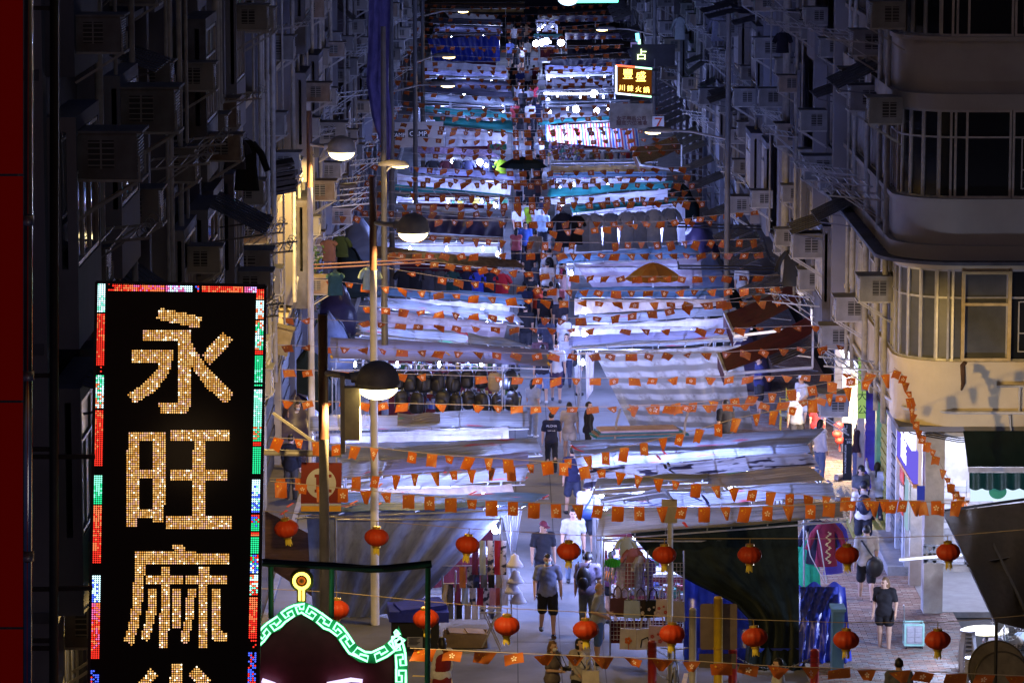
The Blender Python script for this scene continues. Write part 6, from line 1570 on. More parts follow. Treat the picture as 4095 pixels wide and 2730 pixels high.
def person(label, px, py, y=None, face=0.0, H=1.70, h=.02, shirt=('tee', (.3, .3, .3)), pants=('long', (.03, .03, .04)), hair=('short', M_hairb), skin=0, walk=0.0, arms=(0, 0), elbow=(.25, .25),
           turn=0.0, mask=None, cap=None, shoes=None, female=False, wide=1.0, sit=False, feet_z=0.0, spread=(.10, .10), nod=0.0, armfwd=None, group=None, foot_px=True, lean=0.0, shirt_mat=None, pants_mat=None):
    """feet at photo pixel (px, py) on the road (or at depth y); face: heading, 0 looks at the camera, pi away"""
    p = A(px, py, z=feet_z) if y is None else Vector((A(px, py, y=y).x, y, feet_z))
    t = thing('person', label, 'person', p, face, group)
    S = H / 1.70; w = wide
    fz = lambda x, yy, z: np.array([x * S, yy * S, z * S])
    # joints, body facing -y
    J = {}
    hipz = .90 if not sit else .50
    J['hip'] = fz(0, 0, hipz)
    for s_, nm in ((-1, 'l'), (1, 'r')):
        sw = walk * s_
        hj = np.array([s_ * .09 * w, 0, hipz - .02])
        if sit: kn = hj + np.array([s_ * .05, -.42, .02]); an = kn + np.array([0, .02, -.42])
        else:
            a = sw; kn = hj + .42 * np.array([s_ * .03, -math.sin(a), -math.cos(a)]); bk = a - (abs(walk) * .9 if sw < 0 else .05)
            an = kn + .41 * np.array([s_ * .01, -math.sin(bk), -math.cos(bk)])
        J['h' + nm], J['k' + nm], J['a' + nm] = hj * S, kn * S, an * S
        i = 0 if s_ < 0 else 1
        sh = np.array([s_ * (.170 if female else .185) * min(w, 1.12), 0.0 - lean * .5, (1.40 if not sit else 1.0)])
        af = (-sw * .8 if armfwd is None else armfwd[i]) + arms[i]
        el = sh + .28 * np.array([s_ * math.sin(spread[i]), -math.sin(af), -math.cos(af) * math.cos(spread[i])])
        fb = af + elbow[i]; inw = -.25 * min(1, elbow[i])
        wr = el + .25 * np.array([s_ * (math.sin(spread[i]) * .6 + inw), -math.sin(fb), -math.cos(fb)])
        J['s' + nm], J['e' + nm], J['w' + nm] = sh * S, el * S, wr * S
    zo = -.40 if sit else 0
    hc = fz(0, -.02 - lean * .7, 1.585 + zo); Rh = np.array(Euler((nod, 0, turn)).to_matrix())
    hd = lambda v: hc + Rh @ (np.array(v) * S)
    allj = np.array([J[k] for k in J] + [hc + np.array([0, 0, .16 * S])])
    lo = np.minimum(allj.min(0), [-.30 * S * w, -.2 * S, 0]) - .12; hi = np.maximum(allj.max(0), [.30 * S * w, .2 * S, 1.7]) + .12
    lo[2] = -.03; bust = .03 if female else 0
    def torso(f, g, k=.05, parts='cap'):
        if 'c' in parts:
            f.ell(fz(0, -lean * .3, 1.24 + zo), (np.array([.156 * w, .108 * (.5 + .5 * w), .215]) + g) * S, k)
            if female:
                for s_ in (-1, 1): f.ell(fz(s_ * .07, -.085 - lean * .3, 1.235 + zo), (np.array([.07, .055, .07]) + g) * S, k)
        if 'a' in parts: f.ell(fz(0, -.008 - (w - 1) * .12 - lean * .1, 1.03 + zo), (np.array([.143 * w - (.014 if female else 0), .102 * w * w, .17]) + g) * S, k)
        if 'p' in parts: f.ell(fz(0, .008, .90 + zo), (np.array([.158 * w + (.008 if female else 0), .115 * (.4 + .6 * w), .13]) + g) * S, k)
        if 'c' in parts:
            for nm in 'lr': f.cone(fz(0, 0, 1.43 + zo), J['s' + nm], (.054 + g) * S, (.055 + g) * S, k)
    def arm(f, nm, g, upto=1.0, k=.03):
        s0, e, wv = J['s' + nm], J['e' + nm], J['w' + nm]
        r0, r1, r2 = ((.043, .036, .026) if female else (.052, .042, .031))
        if upto < 1: f.cone(s0, s0 + (e - s0) * upto, (r0 + g) * S, (r0 + (r1 - r0) * upto + g * 1.5) * S, k)
        else:
            f.cone(s0, e, (r0 + g) * S, (r1 + g) * S, k)
            if upto > 1: q = e + (wv - e) * (upto - 1); f.cone(e, q, (r1 + g) * S, (r1 + (r2 - r1) * (upto - 1) + g) * S, k)
    def leg(f, nm, g, upto=2.0, k=.03):
        a, b, c = J['h' + nm], J['k' + nm], J['a' + nm]
        r0, r1, r2 = .085 * w, .056 * (.5 + .5 * w), .036
        if upto <= 1: f.cone(a, a + (b - a) * upto, (r0 + g) * S, (r0 + (r1 - r0) * upto + g * 1.6) * S, k)
        else:
            f.cone(a, b, (r0 + g) * S, (r1 + g) * S, k); q = b + (c - b) * (upto - 1); f.cone(b, q, (r1 + g) * S, (r1 + (r2 - r1) * (upto - 1) + g) * S, k)
            if upto >= 2 and g == 0: f.ell(b + (c - b) * .3 + np.array([0, .022 * S, 0]), np.array([.046, .05, .10]) * S, k)
    B = Field(lo, hi, h)
    torso(B, 0); B.cone(fz(0, .01, 1.42 + zo), hd((0, .01, -.07)), .058 * S, .052 * S, .03)
    B.ell(hd((0, .005, .02)), np.array([.074, .092, .098]) * S, .02, Rh); B.ell(hd((0, -.022, -.055)), np.array([.056, .062, .06]) * S, .03, Rh)
    B.ell(hd((0, -.098, -.018)), np.array([.013, .02, .024]) * S, .01, Rh)
    for s_ in (-1, 1): B.ell(hd((s_ * .077, .01, -.005)), np.array([.012, .022, .032]) * S, .008, Rh)
    extra = []
    for nm, s_ in (('l', -1), ('r', 1)):
        arm(B, nm, 0, 2.0); leg(B, nm, 0)
        an = J['a' + nm]; B.cone(an, an + np.array([0, -.02, -.03]) * S, .036 * S, .04 * S, .02); B.ell(an + np.array([0, -.06, -.045]) * S, np.array([.042, .115, .034]) * S, .02)
        wv = J['w' + nm]; d = (wv - J['e' + nm]); d /= np.linalg.norm(d); B.ell(wv + d * .045 * S, np.array([.026, .040, .048]) * S, .018)
        fwd = np.array([0, -1.0, 0]); fwd -= d * (d @ fwd); fwd /= max(np.linalg.norm(fwd), 1e-6); side = np.cross(d, fwd)
        mb = MB(); base = wv + d * .075 * S
        for fi, L in enumerate((.062, .072, .068, .052)):
            o = base + fwd * (.027 - .018 * fi) * S; inw = -side * s_ * .012
            mb.tube([o - d * .03 * S, o + d * L * .5 * S, o + (d * L + inw) * S], [.0095 * S, .009 * S, .0065 * S], 5)
        o = wv + d * .03 * S + fwd * .03 * S; mb.tube([o - fwd * .01 * S, o + (fwd * .02 + d * .02) * S, o + (fwd * .022 + d * .05) * S], [.011 * S, .010 * S, .007 * S], 5)
        extra.append((mb.v, mb.f, 0))
    def facemat(V, Q):
        C_ = V[np.array(Q)].mean(1); L = (C_ - hc) @ Rh / S; m = np.zeros(len(Q), int)
        fr = L[:, 1] < -.05
        for s_ in (-1, 1): m[fr & (np.abs(L[:, 0] - s_ * .031) < .014) & (np.abs(L[:, 2] - .012) < .008 + h * .2)] = 1
        m[fr & (np.abs(L[:, 0]) < .022) & (np.abs(L[:, 2] + .055) < .007 + h * .15)] = 2
        return m
    field_obj('body', B, [SKIN[skin], M_eye, M_lip], t, facemat, extra)
    dims = (lo, hi, h)
    # shirt
    kind, col = shirt[0], shirt[1]; sm = shirt_mat or fabric('shirt_%d_%d_%d' % tuple(int(c * 200) for c in col), col, shirt[2] if len(shirt) > 2 else None)
    if kind:
        f = Field(*dims); g = .020
        torso(f, g, .05, 'ca'); torso(f, g + .020, .05, 'p')
        up = {'tee': .72, 'long': 1.93, 'vest': .12, 'jacket': 1.9}[kind]
        for nm in 'lr': arm(f, nm, .018 if up < 1 else .014, up)
        zh = (hipz - (.06 if kind != 'jacket' else .12)) * S + (.0)
        if sit: zh = .47 * S
        f.cut(lambda X, Y, Z: np.minimum(zh - Z, .28 * S - np.abs(X) + 0 * Z) if False else np.where(np.abs(X) < .235 * S * w, zh - Z + .012 * np.sin(X * 40), -1.0))
        nk = (1.475 if kind != 'vest' else 1.46) + zo
        f.cut(lambda X, Y, Z: np.where(np.hypot(X, Y) < .115 * S, Z - nk * S - Y * .35, -1.0))
        X, Y, Z = np.meshgrid(*f.ax, indexing='ij')
        f.d += .005 * np.sin(X * 23 + Z * 17) * np.sin(Z * 31 + Y * 20 + px) * (Z > zh)
        field_obj('shirt', f, [sm], t)
    pk, pc = pants[0], pants[1]; pm = pants_mat or fabric('pants_%d_%d_%d' % tuple(int(c * 200) for c in pc), pc, pants[2] if len(pants) > 2 else None)
    if pk:
        f = Field(*dims); f.ell(fz(0, .008, .90 + zo), (np.array([.158 * w, .115 * (.4 + .6 * w), .13]) + .010) * S, .04)
        up = {'long': 1.96, 'shorts': .86, 'bermuda': 1.05, 'hot': .42, 'skirt': .95}[pk]
        for nm in 'lr': leg(f, nm, .020 if up > 1 else .026, up)
        if pk == 'skirt':
            f.cone(fz(0, 0, .86), fz(0, 0, .55), .16 * S, .20 * S, .05)
        f.cut(lambda X, Y, Z: Z - (hipz + .10) * S)
        X, Y, Z = np.meshgrid(*f.ax, indexing='ij'); f.d += .004 * np.sin(Z * 37 + X * 15 + px) * np.sin(Y * 30)
        field_obj({'long': 'trousers', 'skirt': 'skirt'}.get(pk, 'shorts'), f, [pm], t)
    f = Field(*dims); hs, hm = hair
    f.ell(hd((0, .012, .030)), np.array([.083, .099, .102]) * S, 0, Rh)
    if hs in ('long', 'bob', 'tail'):
        bl = {'long': -.34, 'bob': -.12, 'tail': -.04}[hs]
        f.ell(hd((0, .035, -.02)), np.array([.085, .08, .11]) * S, .02, Rh)
        if hs != 'tail': f.cone(hd((0, .06, -.05)), hd((0, .09, bl)), .075 * S, .05 * S, .03)
        else: f.cone(hd((0, .10, .0)), hd((0, .14, -.24)), .03 * S, .02 * S, .02)
    def hc_cut(X, Y, Z):
        L = (np.stack([X, Y, Z], -1) - hc) @ Rh / S
        x, yy, z = L[..., 0], L[..., 1], L[..., 2]
        facec = np.minimum(.055 - z + np.abs(x) * .25, -.012 - yy + .02 * (hs == 'short') )
        neckc = (-.045 - z) if hs == 'short' else -np.ones_like(z)
        return np.maximum(facec, neckc) * S
    f.cut(hc_cut)
    if hs == 'bald': f.cut(lambda X, Y, Z: (Z - hc[2] - .015 * S))
    field_obj('hair', f, [hm], t)
    if mask:
        f = Field(*dims); f.ell(hd((0, -.035, -.045)), np.array([.066, .066, .062]) * S, .0, Rh)
        def mcut(X, Y, Z):
            L = (np.stack([X, Y, Z], -1) - hc) @ Rh / S; return np.maximum(L[..., 1] + .03, L[..., 2] + .012) * S
        f.cut(mcut); field_obj('face_mask', f, [mask], t)
    if cap:
        f = Field(*dims); f.ell(hd((0, .01, .045)), np.array([.092, .108, .098]) * S, .0, Rh)
        def ccut(X, Y, Z):
            L = (np.stack([X, Y, Z], -1) - hc) @ Rh / S; return (.045 - L[..., 2]) * S
        f.cut(ccut); f.ell(hd((0, -.125, .052)), np.array([.075, .075, .013]) * S, .01, Rh); field_obj('cap', f, [cap], t)
    if shoes is not False:
        f = Field(*dims); M_s = shoes or M_shoe
        for nm in 'lr':
            an = J['a' + nm]; f.ell(an + np.array([0, -.06, -.048]) * S, np.array([.050, .135, .040]) * S, .0); f.ell(an + np.array([0, .0, -.03]) * S, np.array([.046, .06, .055]) * S, .03)
        f.cut(lambda X, Y, Z: np.where(Z < .2, -1 - 0 * Z, -1)); field_obj('shoes', f, [M_s], t)
    # set the soles on the ground
    low = min(J['al'][2], J['ar'][2]) - .085 * S
    if not sit: t.location.z = feet_z - low
    t['pose_height'] = round(H, 2)
    return t, J, hc, S
def part_at(t, mb, name, m_, smooth=True): return mb.build(name, m_, t, world=False, smooth=smooth)
def carry(pt, mb, name, m_, label, cat, smooth=True):
    """something worn or held: a thing of its own standing where the person does"""
    t = pt[0]; o = mb.build(name, m_, None, smooth=smooth); o.location = t.location; o.rotation_euler = t.rotation_euler; return tag(o, label, cat)
PI = math.pi
def backpack_on(pt, m_, label):
    S = pt[3]; q = MB(); q.ball((0, .19 * S, 1.2 * S), (.16 * S, .10 * S, .24 * S), 14, 10); q.ball((0, .27 * S, 1.12 * S), (.11 * S, .05 * S, .13 * S), 12, 7)
    for s_ in (-1, 1): q.tube([(s_ * .10 * S, .13 * S, 1.42 * S), (s_ * .12 * S, .02 * S, 1.50 * S), (s_ * .13 * S, -.115 * S, 1.36 * S), (s_ * .15 * S, -.10 * S, 1.18 * S), (s_ * .14 * S, .10 * S, 1.05 * S)], .02 * S, 6)
    return carry(pt, q, 'backpack', m_, label, 'backpack')
# ---- the near end of the alley
m1 = person('man in blue grey tee shirt, face mask and black shorts walking this way', 2190, 2542, face=.05, H=1.78, h=.0125, shirt=('tee', (.20, .23, .36)), pants=('shorts', (.012, .012, .016)), walk=.28, mask=M_maskb, spread=(.24, .24), nod=.15, wide=1.05, elbow=(.35, .35))
m2 = person('man in a black polo shirt and maroon cap with tattooed forearms', 2172, 2398, face=.15, H=1.76, h=.014, shirt=('tee', (.012, .012, .018)), pants=('long', (.02, .022, .04)), walk=.2, cap=mat('cap_maroon', (.10, .012, .03), .8), turn=.5, nod=.25, spread=(.22, .2), skin=1)
m3 = person('man in a white polo shirt and pale jeans behind a red lantern', 2292, 2338, face=0.0, H=1.74, h=.014, shirt=('tee', (.40, .40, .43)), pants=('long', (.20, .27, .42)), walk=.18, spread=(.18, .18))
m4 = person('man seen from behind in a dull purple shirt with black headphones', 2350, 2540, face=PI - .1, H=1.78, h=.0125, shirt=('tee', (.13, .11, .16)), pants=('long', (.10, .115, .11)), walk=.06, spread=(.16, .2))
backpack_on(m4, M_bp, 'black backpack on the man in the purple shirt').location.x -= .08
q = MB(); hc = m4[2]; q.tube([hc + np.array([.09 * math.cos(a), .01, .115 * math.sin(a)]) for a in np.linspace(0, PI, 12)], .012, 6)
for s_ in (-1, 1): q.ball(hc + np.array([s_ * .092, .01, 0]), (.022, .038, .042), 10, 6)
carry(m4, q, 'headphones', M_black, 'black over ear headphones worn by the man in purple', 'headphones')
m5 = person('woman with bare legs in a maroon striped top with an orange bag', 2447, 2492, face=PI - .5, H=1.62, h=.015, shirt=('tee', (.16, .05, .12)), pants=('hot', (.015, .015, .02)), female=True, hair=('bob', M_hairb))
q = MB(); q.ball((.02, .16, 1.05), (.15, .08, .11), 12, 7); carry(m5, q, 'shoulder_bag', mat('bag_orange', (.55, .16, .03), .6), 'orange bag on the back of the woman in maroon', 'bag')
m6 = person('old man in a grey tee shirt and blue shorts standing side on', 2392, 2655, face=PI / 2 - .1, H=1.68, h=.0125, shirt=('tee', (.24, .25, .29)), pants=('bermuda', (.05, .10, .26)), hair=('bald', M_hairg), wide=1.14, arms=(-.35, -.1), elbow=(1.5, 1.3), skin=1, nod=.05)
m7 = person('woman in a patterned blouse and white face mask holding a black camera', 2208, 2890, face=.95, H=1.60, h=.0125, shirt=('tee', (.42, .38, .36), (.16, .13, .12)), pants=('long', (.03, .03, .035)), female=True, hair=('bob', M_hairn), mask=M_mask, elbow=(1.5, 1.5), arms=(.1, .1))
q = MB(); q.bb(-.06, -.36, 1.06, .06, -.28, 1.14); q.tube([(.0, -.36, 1.1), (0, -.43, 1.1)], .035, 10); q.tube([(-.06, -.3, 1.12), (-.09, -.14, 1.35), (0, .06, 1.47), (.09, -.14, 1.35), (.06, -.3, 1.12)], .01, 5)
carry(m7, q, 'camera', M_black, 'black camera hanging from the neck of the woman in the patterned blouse', 'camera', False)
m8 = person('long haired woman in an open beige cardigan over a white top looking up', 2318, 2882, face=.45, H=1.62, h=.0125, shirt=('long', (.40, .36, .33)), pants=('long', (.015, .015, .018)), female=True, hair=('long', M_hairb), nod=-.25, turn=.3, elbow=(1.1, 1.2))
q = MB(); q.tube([(-.10, -.12, 1.38), (-.05, -.15, 1.2), (.10, -.14, .98), (.2, -.06, .9)], .016, 5); q.ball((.2, -.1, .86), (.13, .06, .10), 12, 7); carry(m8, q, 'shoulder_bag', M_black, 'black shoulder bag of the long haired woman in the cardigan', 'bag')
q = MB(); q.ball((0, -.125, 1.2), (.085, .035, .17), 12, 8); part_at(m8[0], q, 'inner_top', fabric('white_top', (.6, .58, .58)))
b8 = bag('tote_bag', 'tote', 2362, 2680, m8[0].location.y - .3, M_cv, 'plain canvas tote bag carried by the long haired woman at the bottom edge', 'tote bag', None, 1.0)
m9 = person('woman in a dark red pinafore and white shirt beside the green neon', 1768, 2880, face=PI + .5, H=1.62, h=.015, shirt=('long', (.58, .57, .6)), pants=('skirt', (.20, .015, .02)), female=True, hair=('bob', M_hairb))
q = MB(); q.ball((0, 0, 1.12), (.185, .15, .30), 16, 10); part_at(m9[0], q, 'pinafore', fabric('pinafore_red', (.20, .015, .02)))
# ---- the pavement by the lit shops
m10 = person('woman in a black patterned romper and pink sandals pulling a trolley crate', 3535, 2612, face=-.35, H=1.60, h=.0125, shirt=('tee', (.014, .014, .017), (.06, .06, .065)), pants=('hot', (.014, .014, .017)), female=True, hair=('long', M_hairn), turn=-.6, wide=1.1, walk=.08, arms=(0, .1), shoes=mat('sandal_pink', (.5, .2, .25), .6), spread=(.16, .30), elbow=(.3, .5))
bp = m10[0].location
tr = thing('trolley_crate', 'grey and mint folding crate trolley with a pull handle', 'trolley', (bp.x + .62, bp.y + .05, .125))
M_mint = mat('mint_plastic', (.28, .55, .52), .5); M_gpl = mat('grey_plastic', (.36, .37, .45), .5)
cx_, cy_ = bp.x + .62, bp.y + .05
q = MB()
for sx in (-1, 1):
    for sy in (-1, 1): q.bb(cx_ + sx * .19 - .02, cy_ + sy * .15 - .02, .19, cx_ + sx * .19 + .02, cy_ + sy * .15 + .02, .66)
for zz_ in (.19, .62):
    for sy in (-1, 1): q.bb(cx_ - .169, cy_ + sy * .16 - .015, zz_, cx_ + .169, cy_ + sy * .16 + .015, zz_ + .04)
    for sx in (-1, 1): q.bb(cx_ + sx * .195 - .015, cy_ - .129, zz_, cx_ + sx * .195 + .015, cy_ + .129, zz_ + .04)
q.build('crate_frame', M_mint, tr)
q = MB()
for sy in (-1, 1):
    for k in (-1, 1):
        q.bb(cx_ + k * .083 - .08, cy_ + sy * .152 - .008, .24, cx_ + k * .083 + .08, cy_ + sy * .152 + .008, .61)
        for j in range(3): q.bb(cx_ + k * .083 - .065, cy_ + sy * .168 - .006, .27 + j * .11, cx_ + k * .083 + .065, cy_ + sy * .168 + .006, .35 + j * .11)
for sx in (-1, 1): q.bb(cx_ + sx * .185 - .008, cy_ - .13, .24, cx_ + sx * .185 + .008, cy_ + .13, .61)
q.bb(cx_ - .17, cy_ - .14, .2, cx_ + .17, cy_ + .14, .22); q.build('crate_panel', M_gpl, tr)
for sx in (-1, 1):
    for sy in (-1, 1): q = MB(); q.tube([(cx_ + sx * .17 - .012, cy_ + sy * .14, .165), (cx_ + sx * .17 + .012, cy_ + sy * .14, .165)], .042, 12); q.build('wheel', M_black, tr)
q = MB(); q.tube([(cx_ - .19, cy_ + .05, .6), (cx_ - .21, cy_ - .02, 1.0)], .014, 6); q.tube([(cx_ - .23, cy_ - .1, 1.02), (cx_ - .21, cy_ + .06, 1.02)], .018, 6); q.build('handle', M_steel, tr)
m11 = person('man in a beige tee shirt with a big black sling bag', 3462, 2412, face=PI, H=1.76, h=.0125, shirt=('tee', (.38, .33, .28)), pants=('shorts', (.012, .012, .015)), walk=.3, spread=(.14, .2))
q = MB(); q.ball((-.17, .17, .86), (.20, .11, .24), 14, 9); q.tube([(-.20, .12, 1.0), (-.02, .15, 1.25), (.12, .10, 1.44), (.12, -.06, 1.42), (0, -.14, 1.2), (-.2, -.08, .95)], .022, 6); carry(m11, q, 'sling_bag', M_black, 'big black sling bag on the man in beige', 'bag')
m12 = person('man in a white tee shirt with a navy backpack on the pavement', 3450, 2222, face=PI, H=1.76, h=.015, shirt=('tee', (.58, .57, .6)), pants=('shorts', (.02, .022, .035)), walk=.15, spread=(.25, .25), hair=('short', M_hairb), cap=mat('cap_navy', (.015, .018, .035), .8))
backpack_on(m12, mat('pack_navy', (.012, .014, .035), .6), 'navy backpack on the man in white on the pavement')
m13 = person('woman in a dark cap and grey top looking at a phone beside the shutters', 3440, 2128, face=.3, H=1.62, h=.018, shirt=('tee', (.10, .10, .12)), pants=('long', (.03, .03, .05)), female=True, hair=('long', M_hairb), cap=M_black, elbow=(1.5, 1.4), nod=.3)
m14 = person('woman with a long pony tail and white sleeves pointing at the yellow shutter', 3505, 2118, face=PI - .4, H=1.64, h=.018, shirt=('long', (.55, .55, .62)), pants=('long', (.03, .03, .04)), female=True, hair=('tail', M_hairb), arms=(0, 1.9), spread=(.1, .7))
m15 = person('person in jeans and a dark jacket at the foot of the black banner', 3425, 1938, face=1.2, H=1.68, h=.018, shirt=('jacket', (.035, .02, .03)), pants=('long', (.13, .16, .32)), hair=('bob', M_hairb), lean=.1)
m16 = person('long haired woman in white shirt and jeans by the widest roof', 3278, 1932, face=PI / 2 + .6, H=1.66, h=.018, shirt=('long', (.60, .60, .66)), pants=('long', (.12, .17, .32)), female=True, hair=('long', M_hairb))
person('man in a loose grey shirt bending over beyond the widest roof', 3186, 1822, face=PI + .3, H=1.72, h=.02, shirt=('tee', (.26, .27, .28)), pants=('long', (.05, .05, .06)), wide=1.12, hair=('short', M_hairg))
person('woman with long hair in a bright red top beyond the widest roof', 3268, 1835, face=PI, H=1.66, h=.02, shirt=('tee', (.42, .03, .03)), pants=('long', (.03, .03, .04)), female=True, hair=('long', M_hairb))
person('man in a navy tee shirt reading his phone beside the striped cloth', 3035, 1665, face=-PI / 2 + .2, H=1.74, h=.02, shirt=('tee', (.035, .04, .15)), pants=('shorts', (.03, .03, .035)), elbow=(1.4, 1.4), nod=.4, wide=1.08, cap=mat('cap_grey', (.07, .07, .08), .8))
sp_ = person('seated man in a white cap and white shirt beside the yellow chairs', 3205, 1678, face=-.9, H=1.68, h=.02, shirt=('tee', (.55, .55, .58)), pants=('long', (.12, .14, .2)), sit=True, cap=M_mask, elbow=(1.0, 1.0), feet_z=.13)
person('man with black hair whose head and shoulders show above the widest roof', 2900, 1858, face=PI + .5, H=1.74, h=.02, shirt=('tee', (.015, .015, .02)), pants=('long', (.03, .03, .03)))
# ---- along the alley, near to far
bo = person('boy in a navy tee shirt with white print and black trousers seen from behind', 2205, 1886, face=PI, H=1.58, h=.018, shirt=('tee', (.014, .016, .035)), pants=('long', (.012, .012, .014)), walk=.2, spread=(.2, .2))
for k_, (tx, sz) in enumerate((('ALOHA', .085), ('SURF CLUB', .04))): text(tx, sz, M_wl, bo[0], (0, .145, 1.24 - .13 * k_), (R(90), 0, PI), 'shirt_print', .002, world=False)
person('woman in a pale top and short white skirt seen from behind', 2276, 1850, face=PI, H=1.62, h=.018, shirt=('tee', (.40, .36, .36)), pants=('hot', (.52, .48, .47)), female=True, hair=('bob', M_hairb), walk=.12, spread=(.2, .2), shoes=M_shoew)
person('woman in black turning towards the stall beside the striped cloth', 2352, 1852, face=PI / 2, H=1.64, h=.02, shirt=('long', (.012, .012, .016)), pants=('long', (.015, .015, .018)), female=True, hair=('short', M_hairb))
person('man in a dark blue tee shirt under the sloping flag string', 2290, 2058, face=PI + .3, H=1.70, h=.018, shirt=('tee', (.022, .025, .075)), pants=('shorts', (.10, .12, .2), (.03, .03, .06)), walk=.25, spread=(.35, .2))
m_ = person('person with a deep blue shoulder bag at the end of the plank roof', 2350, 2215, face=PI, H=1.72, h=.018, shirt=('tee', (.45, .45, .48)), pants=('shorts', (.02, .022, .035)), walk=.22)
q = MB(); q.ball((0, .2, .98), (.2, .09, .14), 12, 8); q.tube([(.1, .15, 1.05), (-.05, .12, 1.3), (-.12, .05, 1.45)], .025, 6); carry(m_, q, 'shoulder_bag', mat('bag_blue', (.02, .05, .18), .5), 'deep blue shoulder bag at the end of the plank roof', 'bag')
person('man in a white tee shirt, white mask and orange plaid shorts', 2224, 1606, face=0, H=1.74, h=.02, shirt=('tee', (.66, .68, .72)), pants=('bermuda', (.48, .24, .16), (.08, .06, .12)), walk=.18, mask=M_mask, spread=(.2, .2))
person('man in a dark tee shirt and pale jeans beside the man in plaid shorts', 2170, 1612, face=PI, H=1.72, h=.02, shirt=('tee', (.02, .022, .04)), pants=('bermuda', (.16, .23, .42)), walk=.12, spread=(.2, .2), shoes=M_shoew)
person('woman in grey trousers at the edge of the backpack stall', 2130, 1748, face=PI - .6, H=1.60, h=.02, shirt=('tee', (.30, .30, .31)), pants=('long', (.27, .26, .26)), female=True, hair=('bob', M_hairb), shoes=M_shoew)
person('man in dark clothes crossing behind the man in the white tee shirt', 2312, 1580, face=PI / 2, H=1.7, h=.022, shirt=('tee', (.015, .015, .02)), pants=('shorts', (.6, .58, .6)))
def crowd(items, h=.024):
    for (px, py, fc, H_, sh, pn, hr, lb, kw) in items: person(lb, px, py, face=fc, H=H_, h=h, shirt=sh, pants=pn, hair=hr, **kw)
SB, BB, LB = ('short', M_hairb), ('bob', M_hairb), ('long', M_hairb); dk = ('long', (.02, .02, .03)); sd_ = ('shorts', (.03, .03, .04))
crowd([
 (2185, 1492, PI, 1.76, ('tee', (.014, .016, .035)), dk, SB, 'man in dark navy seen from behind, nearest of the three dark backs', dict(walk=.15)),
 (2102, 1440, PI, 1.74, ('tee', (.012, .012, .016)), sd_, SB, 'man in black shorts beside the plaid cloth front', dict(walk=.12)),
 (2255, 1470, PI, 1.62, ('tee', (.48, .48, .52)), ('long', (.25, .25, .3)), ('short', M_hairg), 'grey haired woman in a pale vest beside the scalloped cloth', dict(female=True)),
 (2180, 1380, PI, 1.74, ('tee', (.012, .014, .03)), dk, SB, 'man in dark blue behind the nearest of the three dark backs', dict()),
 (2100, 1345, PI, 1.72, ('tee', (.03, .04, .1)), sd_, SB, 'man in dusky blue beside the off white roof sheets', dict(walk=.1)),
 (2204, 1335, PI, 1.72, ('long', (.60, .56, .64)), ('long', (.12, .12, .15)), SB, 'man in a white shirt with a black belt seen from behind', dict()),
 (2145, 1330, .3, 1.60, ('tee', (.55, .06, .03)), dk, BB, 'woman in glasses and a red orange vest facing this way', dict(female=True)),
 (2258, 1280, PI - .8, 1.68, ('tee', (.60, .42, .44)), ('bermuda', (.25, .3, .4)), SB, 'man in a pink white tee shirt beside the cream cloth', dict()),
 (2250, 1240, PI / 2, 1.66, ('tee', (.30, .03, .08)), dk, SB, 'man in wine red at the mesh of the see through cloth stall', dict()),
 (2152, 1230, PI, 1.6, ('tee', (.02, .02, .03)), sd_, LB, 'woman with long black hair walking below the backpack man', dict(female=True)),
 (2188, 1240, PI, 1.68, ('tee', (.6, .6, .64)), dk, SB, 'man in white with a dark strap seen from behind', dict()),
 (2142, 1100, PI, 1.64, ('tee', (.30, .26, .22)), sd_, SB, 'person in a dull beige top beside the brown tarp roof', dict(wide=1.1)),
 (2100, 1075, .1, 1.74, ('tee', (.05, .12, .46)), dk, SB, 'man in a bright blue tee shirt with a cross strap facing this way', dict(turn=.6)),
 (2064, 1090, PI, 1.62, ('vest', (.42, .10, .12)), sd_, BB, 'woman in a pinkish strap top seen from behind', dict(female=True)),
 (2170, 1015, PI, 1.7, ('tee', (.30, .42, .58)), dk, ('short', M_hairg), 'grey haired man in sky blue seen from behind', dict(wide=1.1)),
 (2122, 980, PI, 1.7, ('tee', (.45, .75, .04)), sd_, SB, 'man in a fluorescent lime tee shirt', dict()),
 (2072, 1000, .5, 1.74, ('tee', (.62, .64, .7)), dk, SB, 'tall man in white near the violet tarpaulin', dict()),
 (2148, 985, PI, 1.66, ('tee', (.56, .6, .68)), sd_, BB, 'woman in white beside the man in sky blue', dict(female=True)),
 (2165, 960, PI, 1.72, ('tee', (.03, .035, .08)), dk, SB, 'man in navy and a pale cap near the dark coat', dict(cap=M_mask)),
 (2098, 975, PI, 1.72, ('tee', (.62, .63, .68)), dk, SB, 'man in white between the tall man in white and the lime tee shirt', dict()),
], .024)
